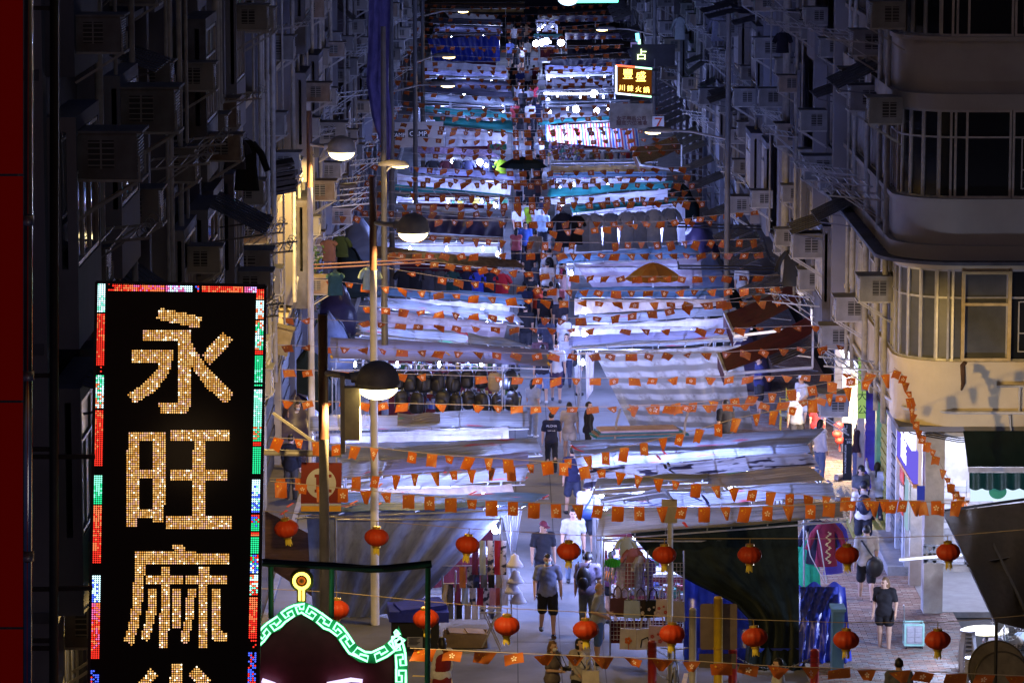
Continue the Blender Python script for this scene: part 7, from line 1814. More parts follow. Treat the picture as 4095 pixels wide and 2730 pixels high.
crowd([
 (2240, 1400, PI, 1.7, ('tee', (.03, .03, .05)), dk, SB, 'man in charcoal walking away beside the scalloped cloth', dict(walk=.2)),
 (2160, 1560, PI, 1.66, ('tee', (.05, .02, .03)), sd_, SB, 'man in dark brown at the alley edge of the backpack stall', dict(walk=.2)),
 (2265, 1545, 0, 1.6, ('tee', (.4, .42, .5)), ('long', (.05, .06, .12)), LB, 'woman in pale blue walking this way by the striped cloth', dict(female=True, walk=.2)),
 (2120, 1300, PI, 1.7, ('tee', (.012, .014, .02)), dk, SB, 'man in black by the bright off white sheets', dict(walk=.15)),
 (2230, 1330, PI, 1.64, ('tee', (.35, .1, .12)), sd_, BB, 'woman in faded red beside the man with the black belt', dict(female=True, walk=.1)),
 (2115, 1180, 0, 1.7, ('tee', (.02, .022, .03)), dk, SB, 'man in black facing this way at the tee shirt stall', dict(walk=.1)),
 (2230, 1110, PI, 1.72, ('tee', (.25, .3, .4)), sd_, SB, 'man in grey blue beside the see through cloth', dict(walk=.2)),
 (2115, 890, PI, 1.7, ('tee', (.02, .02, .025)), dk, SB, 'dark clad man in front of the turquoise roof end', dict(walk=.2)),
 (2145, 850, PI, 1.68, ('tee', (.08, .03, .03)), dk, BB, 'person in dull maroon near the turquoise roof end', dict(walk=.2)),
 (2080, 845, 0, 1.7, ('tee', (.3, .3, .36)), dk, SB, 'person in pale grey by the boxed goods stall', dict(walk=.2)),
 (2100, 790, PI, 1.7, ('tee', (.015, .015, .02)), dk, SB, 'dark clad man below the black umbrella', dict(walk=.2)),
 (2150, 770, PI, 1.7, ('tee', (.02, .03, .06)), dk, SB, 'navy clad man below the black umbrella', dict(walk=.2))], .026)
bpk = person('person in white with a black backpack before the umbrella stall', 2196, 1190, face=PI, H=1.72, h=.022, shirt=('tee', (.6, .6, .65)), pants=('long', (.03, .03, .04)))
backpack_on(bpk, M_bp, 'black backpack on the person in white before the umbrella stall')
far = [(2100, 700, .2, 'white', (.64, .66, .7)), (2118, 645, .1, 'black', (.012, .012, .015)), (2155, 690, .2, 'pale check', (.5, .55, .62)), (2060, 680, PI / 2, 'pale blue', (.4, .5, .62)), (2185, 665, PI, 'black printed', (.012, .02, .012)), (2080, 560, PI, 'black', (.01, .01, .012)), (2120, 545, PI, 'white', (.6, .6, .66)), (2060, 540, PI, 'dark red', (.3, .03, .04)), (2150, 530, PI, 'navy', (.015, .018, .05)), (2090, 480, PI, 'dark grey', (.05, .05, .06)), (2115, 470, PI, 'white', (.62, .64, .7)), (2075, 455, 0, 'white', (.6, .6, .66)), (2135, 450, PI, 'crimson', (.4, .03, .05)),
       (2080, 395, 0, 'navy', (.02, .03, .12)), (2110, 385, PI, 'white', (.6, .6, .66)), (2050, 375, PI, 'black', (.012, .012, .014)), (2135, 372, PI, 'maroon', (.18, .02, .04)), (2065, 290, PI, 'black', (.012, .012, .014)), (2085, 280, PI, 'white', (.6, .62, .7)), (2040, 270, PI, 'blue', (.1, .14, .4)), (2110, 262, PI, 'grey', (.3, .3, .32)), (2055, 205, PI, 'pale', (.5, .5, .6)), (2085, 198, PI, 'dark', (.03, .03, .04)), (2105, 190, 0, 'peach', (.5, .3, .22)), (2040, 180, PI, 'striped white', (.5, .52, .62)), (2070, 150, PI, 'dark', (.03, .03, .04)), (2095, 145, PI, 'dusky', (.15, .14, .2))]
seen = {}
for px, py, fc, nm, c_ in far:
    seen[nm] = seen.get(nm, 0) + 1
    z_ = 'near the striped tarpaulin stall' if py > 600 else 'near the green roofed far stall' if py > 430 else 'below the two birds' if py > 330 else 'beside the blue tarp stall' if py > 230 else 'at the far end of the alley'
    person('distant figure in %s, %s%s' % (nm, z_, '' if seen[nm] == 1 else ', %s so dressed' % ORD[seen[nm] - 1]), px, py, face=fc, H=random.uniform(1.6, 1.78), h=.036, shirt=('tee', c_), pants=random.choice((dk, sd_)), hair=random.choice((SB, SB, BB)), walk=random.uniform(0, .2), female=False, group='distant people in the alley')
# by the dark pavement under the tenements
w1 = person('woman in white tee shirt and mask, phoning beside the pavement post', 1192, 1850, face=0.2, H=1.62, h=.018, shirt=('tee', (.55, .53, .58)), pants=('long', (.03, .03, .04)), female=True, hair=('tail', M_hairb), mask=M_mask, arms=(.6, 0), elbow=(2.0, .3), spread=(.5, .15))
person('dark clothed person under the cross pole of the square sign', 1165, 2010, face=PI - .3, H=1.72, h=.02, shirt=('jacket', (.014, .014, .018)), pants=('long', (.05, .045, .04)), hair=SB)
person('man in violet blue by the foot of the far lamp post', 1245, 1640, face=PI, H=1.72, h=.022, shirt=('tee', (.06, .04, .24)), pants=dk, hair=SB)
person('man photographing with raised arms at the far pavement', 2745, 880, face=.2, H=1.72, h=.024, shirt=('tee', (.4, .4, .46)), pants=dk, hair=SB, armfwd=(1.2, 1.2), elbow=(1.3, 1.3))
person('man in pale blue under the flags by the dark bracket rail', 2775, 1040, face=PI, H=1.7, h=.024, shirt=('tee', (.3, .36, .52)), pants=dk, hair=SB)
person('man in a white tee shirt beside the far lamp post on the pavement', 2965, 1255, face=PI, H=1.72, h=.022, shirt=('tee', (.55, .56, .58)), pants=('long', (.06, .07, .09)), hair=SB)
p_ = person('man with black hair at the bottom edge of the picture, only his head showing', 3590, 2995, face=PI, H=1.72, h=.0125, shirt=('tee', (.1, .1, .12)), pants=dk, hair=SB)
p_ = person('man with a pale collar at the bottom edge near a bollard', 3110, 2990, face=-PI / 2, H=1.70, h=.0125, shirt=('tee', (.5, .5, .52)), pants=dk, hair=SB)
# ------------------------------------------------------------ shops and things along the lit pavement and in the foreground
WX = 9.2
E_shop = emit('shop_light', (.80, .86, 1.0), 9.0)
def shopfront(label, y0, y1, items):
    t = thing('shop', label, 'shop', (WX, (y0 + y1) / 2, .12)); return t
M_shut = mat('grey_shutter', (.20, .21, .24), .45, .5, var=.2, scale=4); M_shuty = mat('ochre_green_shutter', (.36, .34, .09), .5, .2, var=.25, scale=4); M_grp = mat('green_pillar', (.10, .28, .14), .6)
M_tile = mat('wall_tile_white', (.55, .55, .56), .35, var=.12, scale=6); M_vio = mat('violet_board', (.07, .05, .36), .5); M_cream = mat('shop_wall', (.45, .43, .40), .7, dirt=(.25, .22, .2))
def shutter(name, y0, y1, z0, z1, m_, parent, diag=False):
    o_ = []
    n = int((z1 - z0) / .12)
    for i in range(n):
        q = MB(); q.bb(WX - .02 - .02 * (i % 2), y0, z0 + i * .12, WX + .05, y1, z0 + i * .12 + .112); o_.append(q)
    if 'sl' not in SH or True:
        for q in o_: q.build('slat', m_, parent)
def jamb(y, m_, parent, w=.25, z1=4.1, x=WX - .12): q = MB(); q.bb(x, y - w / 2, .12, WX + .3, y + w / 2, z1); return q.build('pillar', m_, parent)
# where the pavement wall sits in depth, from the photo's shop edges
yw = lambda px: at(px, 2000, x=WX)[1]
s1 = thing('shop', 'closed shop behind the grey slatted roller shutters', 'shop', (WX, 87, .12))
shutter('s', 84.4, 86.2, .35, 2.8, M_shut, s1); shutter('s', 86.5, 88.3, .35, 2.8, M_shut, s1)
for y_ in (84.3, 86.35, 88.4): jamb(y_, M_white, s1, .2)
q = MB(); q.bb(WX - .05, 84.4, 2.82, WX + .2, 88.3, 4.1); q.build('fascia', M_shut, s1)
q = MB(); q.bb(WX - .5, 84.2, .12, WX + .1, 88.5, .34); q.build('step', mat('granite_step', (.26, .26, .27), .5), s1)
s2 = thing('shop', 'closed shop with an ochre green roller shutter and a green pillar', 'shop', (WX, 91, .12))
shutter('s', 88.7, 90.8, .3, 3.0, M_shuty, s2); jamb(91.2, M_grp, s2, .45); q = MB(); q.bb(WX - .05, 88.6, 3.02, WX + .2, 91.4, 4.1); q.build('fascia', M_grp, s2)
q = MB(); q.bb(WX - .9, 88.6, .12, WX, 90.4, .26); q.build('shutter_ramp', M_shuty, s2)
s3 = thing('shop', 'lit shop with violet light boards behind the bare bulb', 'shop', (WX, 96, .12))
for y_, m_ in ((94, M_vio), (96.2, M_cream), (98.4, M_cream), (100.6, M_cream), (103, M_cream)): jamb(y_, m_, s3, .3)
q = MB(); q.bb(WX + .35, 93, .12, WX + .5, 104, 4.1); q.build('back_wall', M_cream, s3)
q = MB(); q.bb(WX - .1, 93.2, 2.9, WX + .2, 104, 4.1); q.build('fascia', M_cream, s3)
for k in range(3): q = MB(); q.tube([(WX - .15, 97 + k * 2.4, 2.85), (WX - .15, 98.6 + k * 2.4, 2.85)], .03, 6); q.build('tube_light', emit('shop_tube', (.8, .86, 1.0), 14), s3)
lamp('shop_tube_light', (WX - .6, 99, 2.6), (.55,.6,1), 520, .3, parent=s3)
# first lit shop at the corner
s0 = thing('shop', 'bright corner snack shop with posters, a yellow table and pale blue counter', 'shop', (WX + .5, 82, .12))
q = MB(); q.bb(WX + 3.2, 80.3, .0, WX + 3.4, 84.9, 4.15); q.bb(WX + .3, 84.7, .0, WX + 3.19, 84.88, 4.15); q.build('inner_wall', M_cream, s0)
for i in range(14):
    for k in range(9):
        q = MB(); x0 = WX + .4 + k * .31; q.bb(x0, 84.66 - .012 * random.random(), .3 + i * .14, x0 + .30, 84.699, .3 + i * .14 + .13)
        q.build('tile', M_pt[random.randrange(3)] if False else random.choice((M_tile, mat('wall_tile_grey', (.34, .34, .36), .4), mat('wall_tile_warm', (.46, .42, .38), .4))), s0)
q = MB(); q.bb(WX - .0, 80.35, .0, 20, 84.6, .13); q.build('shop_floor', mat('shop_floor_tile', (.22, .22, .23), .35), s0)
q = MB(); q.bb(WX + .3, 80.4, 4.0, WX + 3.1, 84.6, 4.1); q.build('shop_ceiling', M_cream, s0)
for k, (x, y_, z_) in enumerate(((WX + .6, 81.6, 3.8), (WX + 1.6, 83, 3.8), (WX + 2.2, 81.5, 3.8))):
    q = MB(); q.bb(x, y_, z_, x + .1, y_ + 1.1, z_ + .08); q.build('tube_light', E_shop, s0); lamp('shop_light', (x, y_ + .5, z_ - .15), (.6,.66,1), 260, .25, parent=s0)
jamb(84.75, M_white, s0, .3); jamb(83.2, M_cream, s0, .22); jamb(80.5, M_cream, s0, .5)
pos = MB()
def panel(name, y0, y1, z0, z1, m_, parent, x=WX - .06, th=.05): q = MB(); q.bb(x, y0, z0, x + th, y1, z1); return q.build(name, m_, parent)
lb = thing('light_box_sign', 'violet backlit shop sign with white lettering over the shutters', 'sign', (WX - .3, 86, 3))
panel('sign_face', 80.5, 84.0, 2.95, 3.65, emit('violet_sign', (.16, .12, .75), 1.1), lb, WX - .35, .1); panel('sign_strip', 80.5, 84.0, 3.68, 4.1, emit('white_sign', (.7, .72, 1.0), 2.0), lb, WX - .4, .1)
panel('sign_edge', 80.45, 84.05, 2.86, 2.94, mat('orange_trim', (.6, .3, .08), .5), lb, WX - .36, .12)
M_sw = emit('sign_white_letters', (.8, .82, 1.0), 2.5)
text('餅店', .6, M_sw, lb, (WX - .37, 82.4, 3.33), (R(90), 0, R(-90)), 'lettering', .005); text('麵包西餅', .26, M_dr, lb, (WX - .42, 82.4, 3.90), (R(90), 0, R(-90)), 'lettering', .005)
panel('end_board', 80.3, 80.4, 2.3, 2.93, emit('blue_end_board', (.05, .07, .5), .6), lb, WX - .28, .22)
pb = thing('poster_boards', 'column of red and white posters on the corner shop pillar', 'poster', (WX - .2, 84, 2))
for k in range(5): panel('poster', 84.1 - .02 * k, 84.75, 1.55 + .36 * k, 1.85 + .36 * k, mat('poster_red', (.55, .07, .05), .6) if k % 2 == 0 else mat('poster_pale', (.62, .5, .5), .6), pb, WX - .2, .03)
panel('poster', 83.1, 83.6, 1.4, 3.9, emit('poster_sky', (.45, .7, .9), .7), pb, WX - .2, .03); panel('poster', 81.0, 82.9, 2.6, 3.9, emit('poster_pink', (.8, .62, .62), .8), pb, WX - .15, .03)
ys_ = thing('shop_sign', 'tall yellow green vertical sign with the dark characters of a shop name', 'sign', (WX - .9, 97.5, 3))
p = A(3450, 1640, x=WX - .75); k = mpp(p)
q = MB(); q.prism([(3432, 1430), (3465, 1430), (3462, 1672), (3430, 1672)], lambda u, v, s: A(u, v, y=p.y + .08 * s)); q.build('sign_face', emit('lime_sign', (.55, .85, .25), .55), ys_)
for ch, py in (('正', 1470), ('宗', 1520), ('大', 1585), ('公', 1640)): text(ch, 40 * k, mat('dark_green_letters', (.01, .08, .03), .5), ys_, A(3448, py, y=p.y - .01), FRONT, 'character', .003)
vsg = thing('shop_sign', 'narrow violet vertical light board beside the ochre green shutter', 'sign', A(3485, 2080, x=WX - .4))
q = MB(); q.prism([(3478, 1600), (3492, 1600), (3490, 2070), (3477, 2070)], lambda u, v, s: A(u, v, y=95.2 + .08 * s)); q.build('sign_face', emit('violet_board_lit', (.16, .10, .62), .8), vsg)
# bare bulb
p = A(3388, 1652, y=98.3)
bb_ = thing('bare_bulb', 'glaring bare warm bulb hanging over the pavement by the black banner', 'lamp', p)
q = MB(); q.ball(p, (.14, .14, .19), 16, 10); q.build('bulb', emit('hot_bulb', (1.0, .74, .40), 40.0), bb_, smooth=True)
q = MB(); q.tube([p + Vector((0, 0, .15)), p + Vector((.1, 0, 1.4))], .012, 5); q.lathe([(.04, 0), (.05, .1), (.02, .12)], 10, p + Vector((0, 0, .16))); q.build('cord', M_black, bb_)
lamp('bulb_light', p + Vector((-.25, -.2, 0)), (1.0, .72, .38), 700, .1, parent=bb_)
# red things by the bulb
for k, (px, py) in enumerate(((3355, 1700), (3348, 1735), (3358, 1760))):
    p = A(px, py, y=99); q = MB(); q.lathe([(.03, .1), (.12, .06), (.14, 0), (.12, -.06), (.03, -.1)], 14, p); q.tube([p + Vector((0, 0, -.1)), p + Vector((0, 0, -.3))], .02, 5)
    tag(q.build('charm_lantern', mat('charm_red', (.5, .04, .03), .5), smooth=True), 'small red charm lantern hung by the bare bulb, %s down' % ORD[k], 'charm', 'small red charms by the bulb')
# yellow chairs
for k, (px, py) in enumerate(((3175, 1680), (3150, 1720))):
    p = A(px, py, z=.125); ch = thing('metal_chair', 'yellow tubular chair %s' % ('the seated man leans beside' if k == 0 else 'nearer than the seated man'), 'chair', p, group='yellow tubular chairs')
    q = MB(); q.box((p.x, p.y, p.z + .45), (.45, .42, .04)); q.build('seat', mat('chair_pad', (.25, .3, .28), .8), ch)
    M_cy = mat('chair_yellow', (.6, .45, .04), .5)
    for sx in (-1, 1):
        for sy in (-1, 1): q = MB(); q.tube([(p.x + sx * .21, p.y + sy * .19, p.z), (p.x + sx * .20, p.y + sy * .18, p.z + .43)], .014, 6); q.build('leg', M_cy, ch)
    q = MB()
    for j in range(4): q.tube([(p.x - .21, p.y + .2, p.z + .55 + j * .1), (p.x + .21, p.y + .2, p.z + .55 + j * .1)], .012, 5)
    for sx in (-1, 1): q.tube([(p.x + sx * .21, p.y + .19, p.z + .43), (p.x + sx * .21, p.y + .22, p.z + .9)], .014, 6); q.tube([(p.x + sx * .22, p.y + .2, p.z + .66), (p.x + sx * .22, p.y - .18, p.z + .64), (p.x + sx * .21, p.y - .19, p.z + .45)], .012, 5)
    q.build('backrest', M_cy, ch)
p = A(3215, 1700, z=.125); q = MB(); q.bb(p.x - .25, p.y - .2, .125 + .42, p.x + .25, p.y + .25, .125 + .47)
for sx in (-1, 1):
    for sy in (-1, 1): q.bb(p.x + sx * .2 - .02, p.y + sy * .16 - .02, .125, p.x + sx * .2 + .02, p.y + sy * .16 + .02, .544)
tag(q.build('stool', M_wood), 'low wooden stool under the seated man in the white cap', 'stool')
# white roll and floor fan on the pavement
p0, p1 = A(3345, 1908, z=.2), A(3400, 1897, z=.2); q = MB(); q.tube([p0, p1], .09, 14); tag(q.build('plastic_roll', M_kw, smooth=True), 'white roll of plastic film lying on the pavement', 'roll')
def fan(label, c, r_, tilt, pole_to=None):
    t = thing('electric_fan', label, 'fan', (c.x, c.y, pole_to if pole_to is not None else c.z - r_)); Rm = Euler((tilt, 0, .5)).to_matrix()
    q = MB()
    for k in range(6): q.tube([c + Rm @ Vector((r_ * (k + 1) / 6 * math.cos(a), -.10 + .07 * ((k + 1) / 6) ** 2, r_ * (k + 1) / 6 * math.sin(a))) for a in np.linspace(0, 2 * PI, 26, endpoint=False)], .006, 4, closed=True)
    for k in range(28):
        a = 2 * PI * k / 28; q.tube([c + Rm @ Vector((r_ * f * math.cos(a), yy, r_ * f * math.sin(a))) for f, yy in ((.12, -.10), (.6, -.08), (1, -.02), (1, .03), (.6, .09), (.2, .1))], .004, 3)
    q.build('guard', M_white, t)
    q = MB()
    for k in range(4):
        a0 = k * PI / 2; q.add([c + Rm @ Vector((r_ * f * math.cos(a0 + da), .02 * (1 if da > .3 else -1), r_ * f * math.sin(a0 + da))) for f, da in ((.1, 0), (.85, -.1), (.85, .75), (.1, .9))] + [c + Rm @ Vector((r_ * f * math.cos(a0 + da), .02 * (1 if da > .3 else -1) + .006, r_ * f * math.sin(a0 + da))) for f, da in ((.1, 0), (.85, -.1), (.85, .75), (.1, .9))],
            [(0, 1, 2, 3), (7, 6, 5, 4), (0, 4, 5, 1), (1, 5, 6, 2), (2, 6, 7, 3), (3, 7, 4, 0)])
    q.build('blade', mat('fan_blade', (.35, .4, .42), .4), t)
    q = MB(); q.tube([c + Rm @ Vector((0, .03, 0)), c + Rm @ Vector((0, .22, 0))], .07, 12); q.build('motor', M_white, t, smooth=True)
    if pole_to is not None: q = MB(); q.tube([c + Rm @ Vector((0, .15, -.05)), Vector((c.x, c.y + .15, pole_to))], .022, 8); q.lathe([(.25, 0), (.24, .03), (.03, .05)], 20, (c.x, c.y + .15, pole_to)); q.build('stand', M_white, t, smooth=True)
    return t
fan('silver floor fan on the pavement behind the taped roof corner', A(3372, 1985, y=93.5), .28, -.5, .125)
fan('big white standing fan at the snack shop', A(4030, 2480, y=74.5), .40, -.25, .0)
# stools
M_stool = mat('stool_grey_plastic', (.40, .42, .50), .45)
def stool_mesh():
    b = MB(); b.lathe([(.145, .40), (.16, .41), (.16, .445), (.14, .45), (.02, .452)], 20)
    for k in range(4):
        a = PI / 4 + k * PI / 2; c_, s_ = math.cos(a), math.sin(a)
        b.add([(.12 * c_ - .05 * s_, .12 * s_ + .05 * c_, .41), (.12 * c_ + .05 * s_, .12 * s_ - .05 * c_, .41), (.19 * c_ + .04 * s_, .19 * s_ - .04 * c_, 0), (.19 * c_ - .04 * s_, .19 * s_ + .04 * c_, 0),
               (.14 * c_ - .05 * s_, .14 * s_ + .05 * c_, .41), (.14 * c_ + .05 * s_, .14 * s_ - .05 * c_, .41), (.21 * c_ + .04 * s_, .21 * s_ - .04 * c_, 0), (.21 * c_ - .04 * s_, .21 * s_ + .04 * c_, 0)],
              [(0, 1, 2, 3), (7, 6, 5, 4), (0, 4, 5, 1), (1, 5, 6, 2), (2, 6, 7, 3), (3, 7, 4, 0)])
    o = b.build('tmp', M_stool); me = o.data; bpy.data.objects.remove(o); return me
SM = stool_mesh()
for (px, py, n_, nm) in ((3868, 2708, 6, 'taller'), (3885, 2790, 4, 'shorter and nearer')):
    p = A(px, py, z=.0)
    for k in range(n_):
        o = link('plastic_stool', SM); o.location = (p.x, p.y, .126 + k * .085); tag(o, 'grey plastic stool, %s from the bottom of the %s stack' % (ORD[k], nm), 'stool', 'stacked grey stools')
# snack shop table, posters on the counter, round boards
p = A(3945, 2520, z=.85); tb_ = thing('round_table', 'small round yellow table inside the snack shop', 'table', (p.x, p.y, .13))
q = MB(); q.lathe([(.48, 0), (.5, .01), (.5, .03), (.48, .035)], 32, (p.x, p.y, .83)); q.build('table_top', mat('table_yellow', (.55, .48, .25), .4), tb_)
q = MB(); q.tube([(p.x, p.y, .15), (p.x, p.y, .83)], .04, 10); q.lathe([(.25, .13), (.24, .16), (.04, .18)], 20, (p.x, p.y, 0)); q.build('pedestal', M_steel, tb_)
for k, (px, py) in enumerate(((3962, 2560), (3968, 2602))):
    p = A(px, py, z=.45); q = MB(); q.lathe([(.17, .0), (.18, .02), (.17, .05)], 20, (p.x, p.y, .42)); q.tube([(p.x, p.y, .13), (p.x, p.y, .42)], .03, 8); q.lathe([(.14, .131), (.13, .15)], 16, (p.x, p.y, 0))
    tag(q.build('round_stool', mat('stool_pink', (.45, .3, .28), .5)), 'round pinkish stool below the yellow table, %s one' % ('farther' if k == 0 else 'nearer'), 'stool', 'round stools in the snack shop')
ct = thing('counter', 'pale blue counter of the snack shop with a food picture on its front', 'counter', A(4060, 2640, z=0))
q = MB(); q.prism([(4025, 2525), (4140, 2525), (4140, 2700), (4025, 2700)], lambda u, v, s: A(u, v, y=75.6 + .5 * s)); q.build('counter_body', mat('counter_blue', (.42, .52, .62), .4), ct)
q = MB(); c = A(4062, 2570, y=75.58); q.lathe([(.16, 0), (.15, .01)], 20); q.v = [(c.x + v[0], c.y - v[2], c.z + v[1]) for v in q.v]; q.build('food_print', thin('food_print', (.55, .5, .45), (.2, .3, .1), .0, 'print'), ct)
text('雲呑麵', .16, M_black, ct, A(4050, 2590, y=75.57), FRONT, 'lettering', .002)
for k, (px, py, r_, dy) in enumerate(((3990, 2680, .58, 0), (4010, 2720, .56, -.15))):
    c = A(px, py, y=71.5 + dy); rb = thing('round_tabletop', 'round grey brown table top leaning on its edge, %s one' % ('the rear larger' if k == 0 else 'the front'), 'table top', c, group='leaning round table tops')
    q = MB(); q.lathe([(r_ - .02, -.02), (r_, -.015), (r_, .015), (r_ - .02, .02)], 40); Rm = Euler((R(70), 0, .15)).to_matrix(); q.v = [tuple(c + Rm @ Vector(v)) for v in q.v]; q.build('board', mat('tabletop_brown', (.16, .14, .11), .5, var=.35), rb)
    q = MB(); q.tube([c + Rm @ Vector((r_ * math.cos(a), r_ * math.sin(a), 0)) for a in np.linspace(0, 2 * PI, 40, endpoint=False)], .024, 6, closed=True); q.build('rim', mat('tabletop_rim', (.07, .06, .05), .5), rb, smooth=True)
# brown canopy in the lower corner with its dark bracket frame
cn = thing('canopy', 'big brown tarpaulin canopy hanging over the lower corner of the pavement', 'canopy', A(4000, 2250, z=3.0))
Pc = []
for j in range(13):
    v = j / 12; row = []
    for i in range(11):
        u = i / 10; l = np.array([3775 + 205 * v, 2045 + 440 * v]); r_ = np.array([4240, 1990 + 560 * v]); xy = l * (1 - u) + r_ * u
        row.append(tuple(at(*xy, z=3.35 - .5 * u * v - .12 * math.sin(i * 1.3 + j * .7) * .4)))
    Pc.append(row)
surf('canopy_sheet', Pc, thin('canopy_brown', (.032, .025, .023), (.018, .014, .013), .05, 'crease', gloss=.12), cn)
q = MB()
for a, b in (((3775, 2048), (3985, 2490)), ((3900, 2030), (4100, 2440)), ((3780, 2040), (4100, 1995)), ((3870, 2260), (4100, 2220))): q.bar(A(*a, z=3.28), A(*b, z=3.22), .05)
for px, py in ((3985, 2490),): p = A(px, py, z=3.25); q.tube([p, Vector((p.x, p.y, .12))], .03, 8)
q.build('canopy_frame', M_dark, cn)
rag = []
for j in range(7): rag.append([tuple(A(3950 + 22 * i + 4 * j, 2300 + 22 * j + 16 * math.sin(i * 1.7), y=70.5 + .1 * math.sin(i + j))) for i in range(9)])
tag(surf('hanging_rag', rag, mat('rag_dull_red', (.16, .035, .02), .9)), 'dull red crumpled cloth hanging below the brown canopy', 'cloth')
br = thing('bracket_frame', 'dark steel bracket frame behind a red lantern with a white tube lamp', 'bracket', A(3780, 2220, x=WX - .2))
q = MB(); Y = 76.5
for a, b in (((3695, 2178), (3835, 2190)), ((3695, 2240), (3865, 2252)), ((3697, 2180), (3697, 2250)), ((3735, 2182), (3740, 2250)), ((3858, 2185), (3860, 2255)), ((3700, 2182), (3737, 2248)), ((3700, 2248), (3737, 2184)), ((3860, 2250), (3885, 2225)), ((3835, 2190), (3860, 2160))): q.bar(A(*a, y=Y), A(*b, y=Y), .05)
q.build('bracket_bar', M_dark, br); q = MB(); q.tube([A(3595, 2236, y=Y - .1), A(3880, 2212, y=Y - .1)], .035, 8); q.build('tube_lamp', mat('white_tube_casing', (.7, .7, .72), .4), br)
for px, py in ((3925, 2306), (3952, 2346)):
    p = A(px, py, y=74.8); q = MB(); q.ball(p, (.14, .14, .08), 14, 8); q.build('lamp_disc', emit('shop_lamp_disc', (.85, .92, 1.0), 12.0), s0, smooth=True); lamp('shop_lamp', p + Vector((-.25, -.1, -.2)), (.6,.68,1), 280, .1, parent=s0)
# dark green awning of the corner block
aw = thing('awning', 'dark green awning with a pale stripe and scalloped edge on the corner block', 'awning', A(3990, 1980, y=79.3))
M_aw = thin('awning_dark_green', (.007, .02, .019), (.005, .014, .014), .05, 'crease', gloss=.06)
aP = [[tuple(A(3852 + 290 * i / 16 + 18 * j / 6, 1722 + 144 * j / 6, y=79.85 - 1.0 * j / 6)) for i in range(17)] for j in range(7)]
surf('awning_cloth', aP, M_aw, aw)
aP = [[tuple(A(3872 + 280 * i / 24, 1868 + 20 * j, y=78.84)) for i in range(25)] for j in range(2)]
surf('awning_stripe', aP, mat('awning_stripe_grey', (.30, .30, .33), .8), aw)
aP = [[tuple(A(3876 + 280 * i / 32, 1889 + 62 * j / 4 + (9 * abs(math.sin(i * .55)) if j == 4 else 0), y=78.83 + .02 * math.sin(i))) for i in range(33)] for j in range(5)]
surf('valance', aP, thin('awning_valance', (.006, .035, .032), (.005, .025, .022), .1, 'crease', gloss=.05), aw)
sg2 = thing('light_box_sign', 'white lit shop sign with a green round mark under the dark green awning', 'sign', A(4000, 1990, y=79.6))
q = MB(); q.prism([(3880, 1952), (4160, 1952), (4160, 2000), (3880, 2004)], lambda u, v, s: A(u, v, y=79.4 + .2 * s)); q.build('sign_face', emit('sign_white_blue', (.62, .80, .95), 1.2), sg2)
q = MB(); c = A(3990, 1965, y=79.38); q.lathe([(.16, -.005), (.16, .005)], 20); q.v = [(c.x + v[0] * 1.2, c.y - v[2], c.z + v[1]) for v in q.v]; q.build('round_mark', mat('mark_green', (.02, .3, .16), .5), sg2)
# ---------------- foreground street furniture
def post(name, label, px, py0, py1, r_, m_, cat, z0=0.0, y=None, capm=None):
    b = A(px, py1, z=z0) if y is None else A(px, py1, y=y); top = A(px, py0, y=b.y)
    t = thing(name, label, cat, (b.x, b.y, 0)); q = MB(); q.tube([(b.x, b.y, min(b.z, z0) if y is None else 0), (top.x, b.y, top.z)], r_, 14); q.lathe([(r_, 0), (r_ * .8, r_ * .4), (r_ * .2, r_ * .55)], 14, (top.x, b.y, top.z)); q.build('post', m_, t, smooth=True); return t, b, top
M_bol = mat('bollard_red', (.33, .02, .02), .5, var=.25, scale=6, dirt=(.2, .03, .02)); M_yp = mat('post_yellow', (.62, .42, .02), .45, var=.12, scale=5, dirt=(.5, .3, .04))
bol = []
for (px, py0, py1, where) in ((2608, 2568, 2805, 'nearest the alley'), (2930, 2598, 2790, 'behind the yellow post'), (3258, 2602, 2790, 'before the blue tarpaulin')):
    t, b, top = post('bollard', 'red steel bollard with chains, %s' % where, px, py0, py1, .088, M_bol, 'bollard'); t['group'] = 'red chained bollards'
    for dz in (-.12, -.22): q = MB(); q.tube([(top.x, b.y, top.z + dz), (top.x, b.y, top.z + dz + .02)], .093, 14); q.build('ring', mat('bollard_ring', (.2, .015, .015), .5), t)
    bol.append((b, top))
def chain(label, a, b, sag):
    q = MB(); L = (b - a).length; n = int(L / .06)
    for i in range(n):
        u = (i + .5) / n; p = a.lerp(b, u) + Vector((0, 0, -sag * 4 * u * (1 - u))); d = (b - a) / n * .68 + Vector((0, 0, -sag * 4 * (1 - 2 * u) / n * .7))
        o = Vector((0, .016, 0)) if i % 2 else Vector((0, 0, .016)); q.tube([p - d, p - d * .5 + o, p + d * .5 + o, p + d, p + d * .5 - o, p - d * .5 - o], .006, 4, closed=True)
    return tag(q.build('chain', M_steel), label, 'chain')
for i in range(2):
    a, b = bol[i][1], bol[i + 1][1]; nm = 'first and second' if i == 0 else 'second and third'
    chain('upper steel chain slung between the %s red bollards' % nm, a + Vector((.09, 0, -.15)), b + Vector((-.09, 0, -.15)), .22)
    chain('lower steel chain slung between the %s red bollards' % nm, a + Vector((.09, 0, -.62)), b + Vector((-.09, 0, -.62)), .2)
t, b, top = post('yellow_post', 'chrome yellow steel post in front of a blank brown board', 2872, 2392, 2900, .088, M_yp, 'post')
q = MB(); q.tube([(top.x, b.y, top.z - 1.0), (top.x, b.y, top.z - .96)], .095, 14); q.build('clamp_band', mat('post_yellow_dark', (.45, .28, .02), .5), t)
bd = thing('blank_board', 'blank brown board fixed behind the yellow post', 'sign', A(2872, 2600, y=b.y + .4))
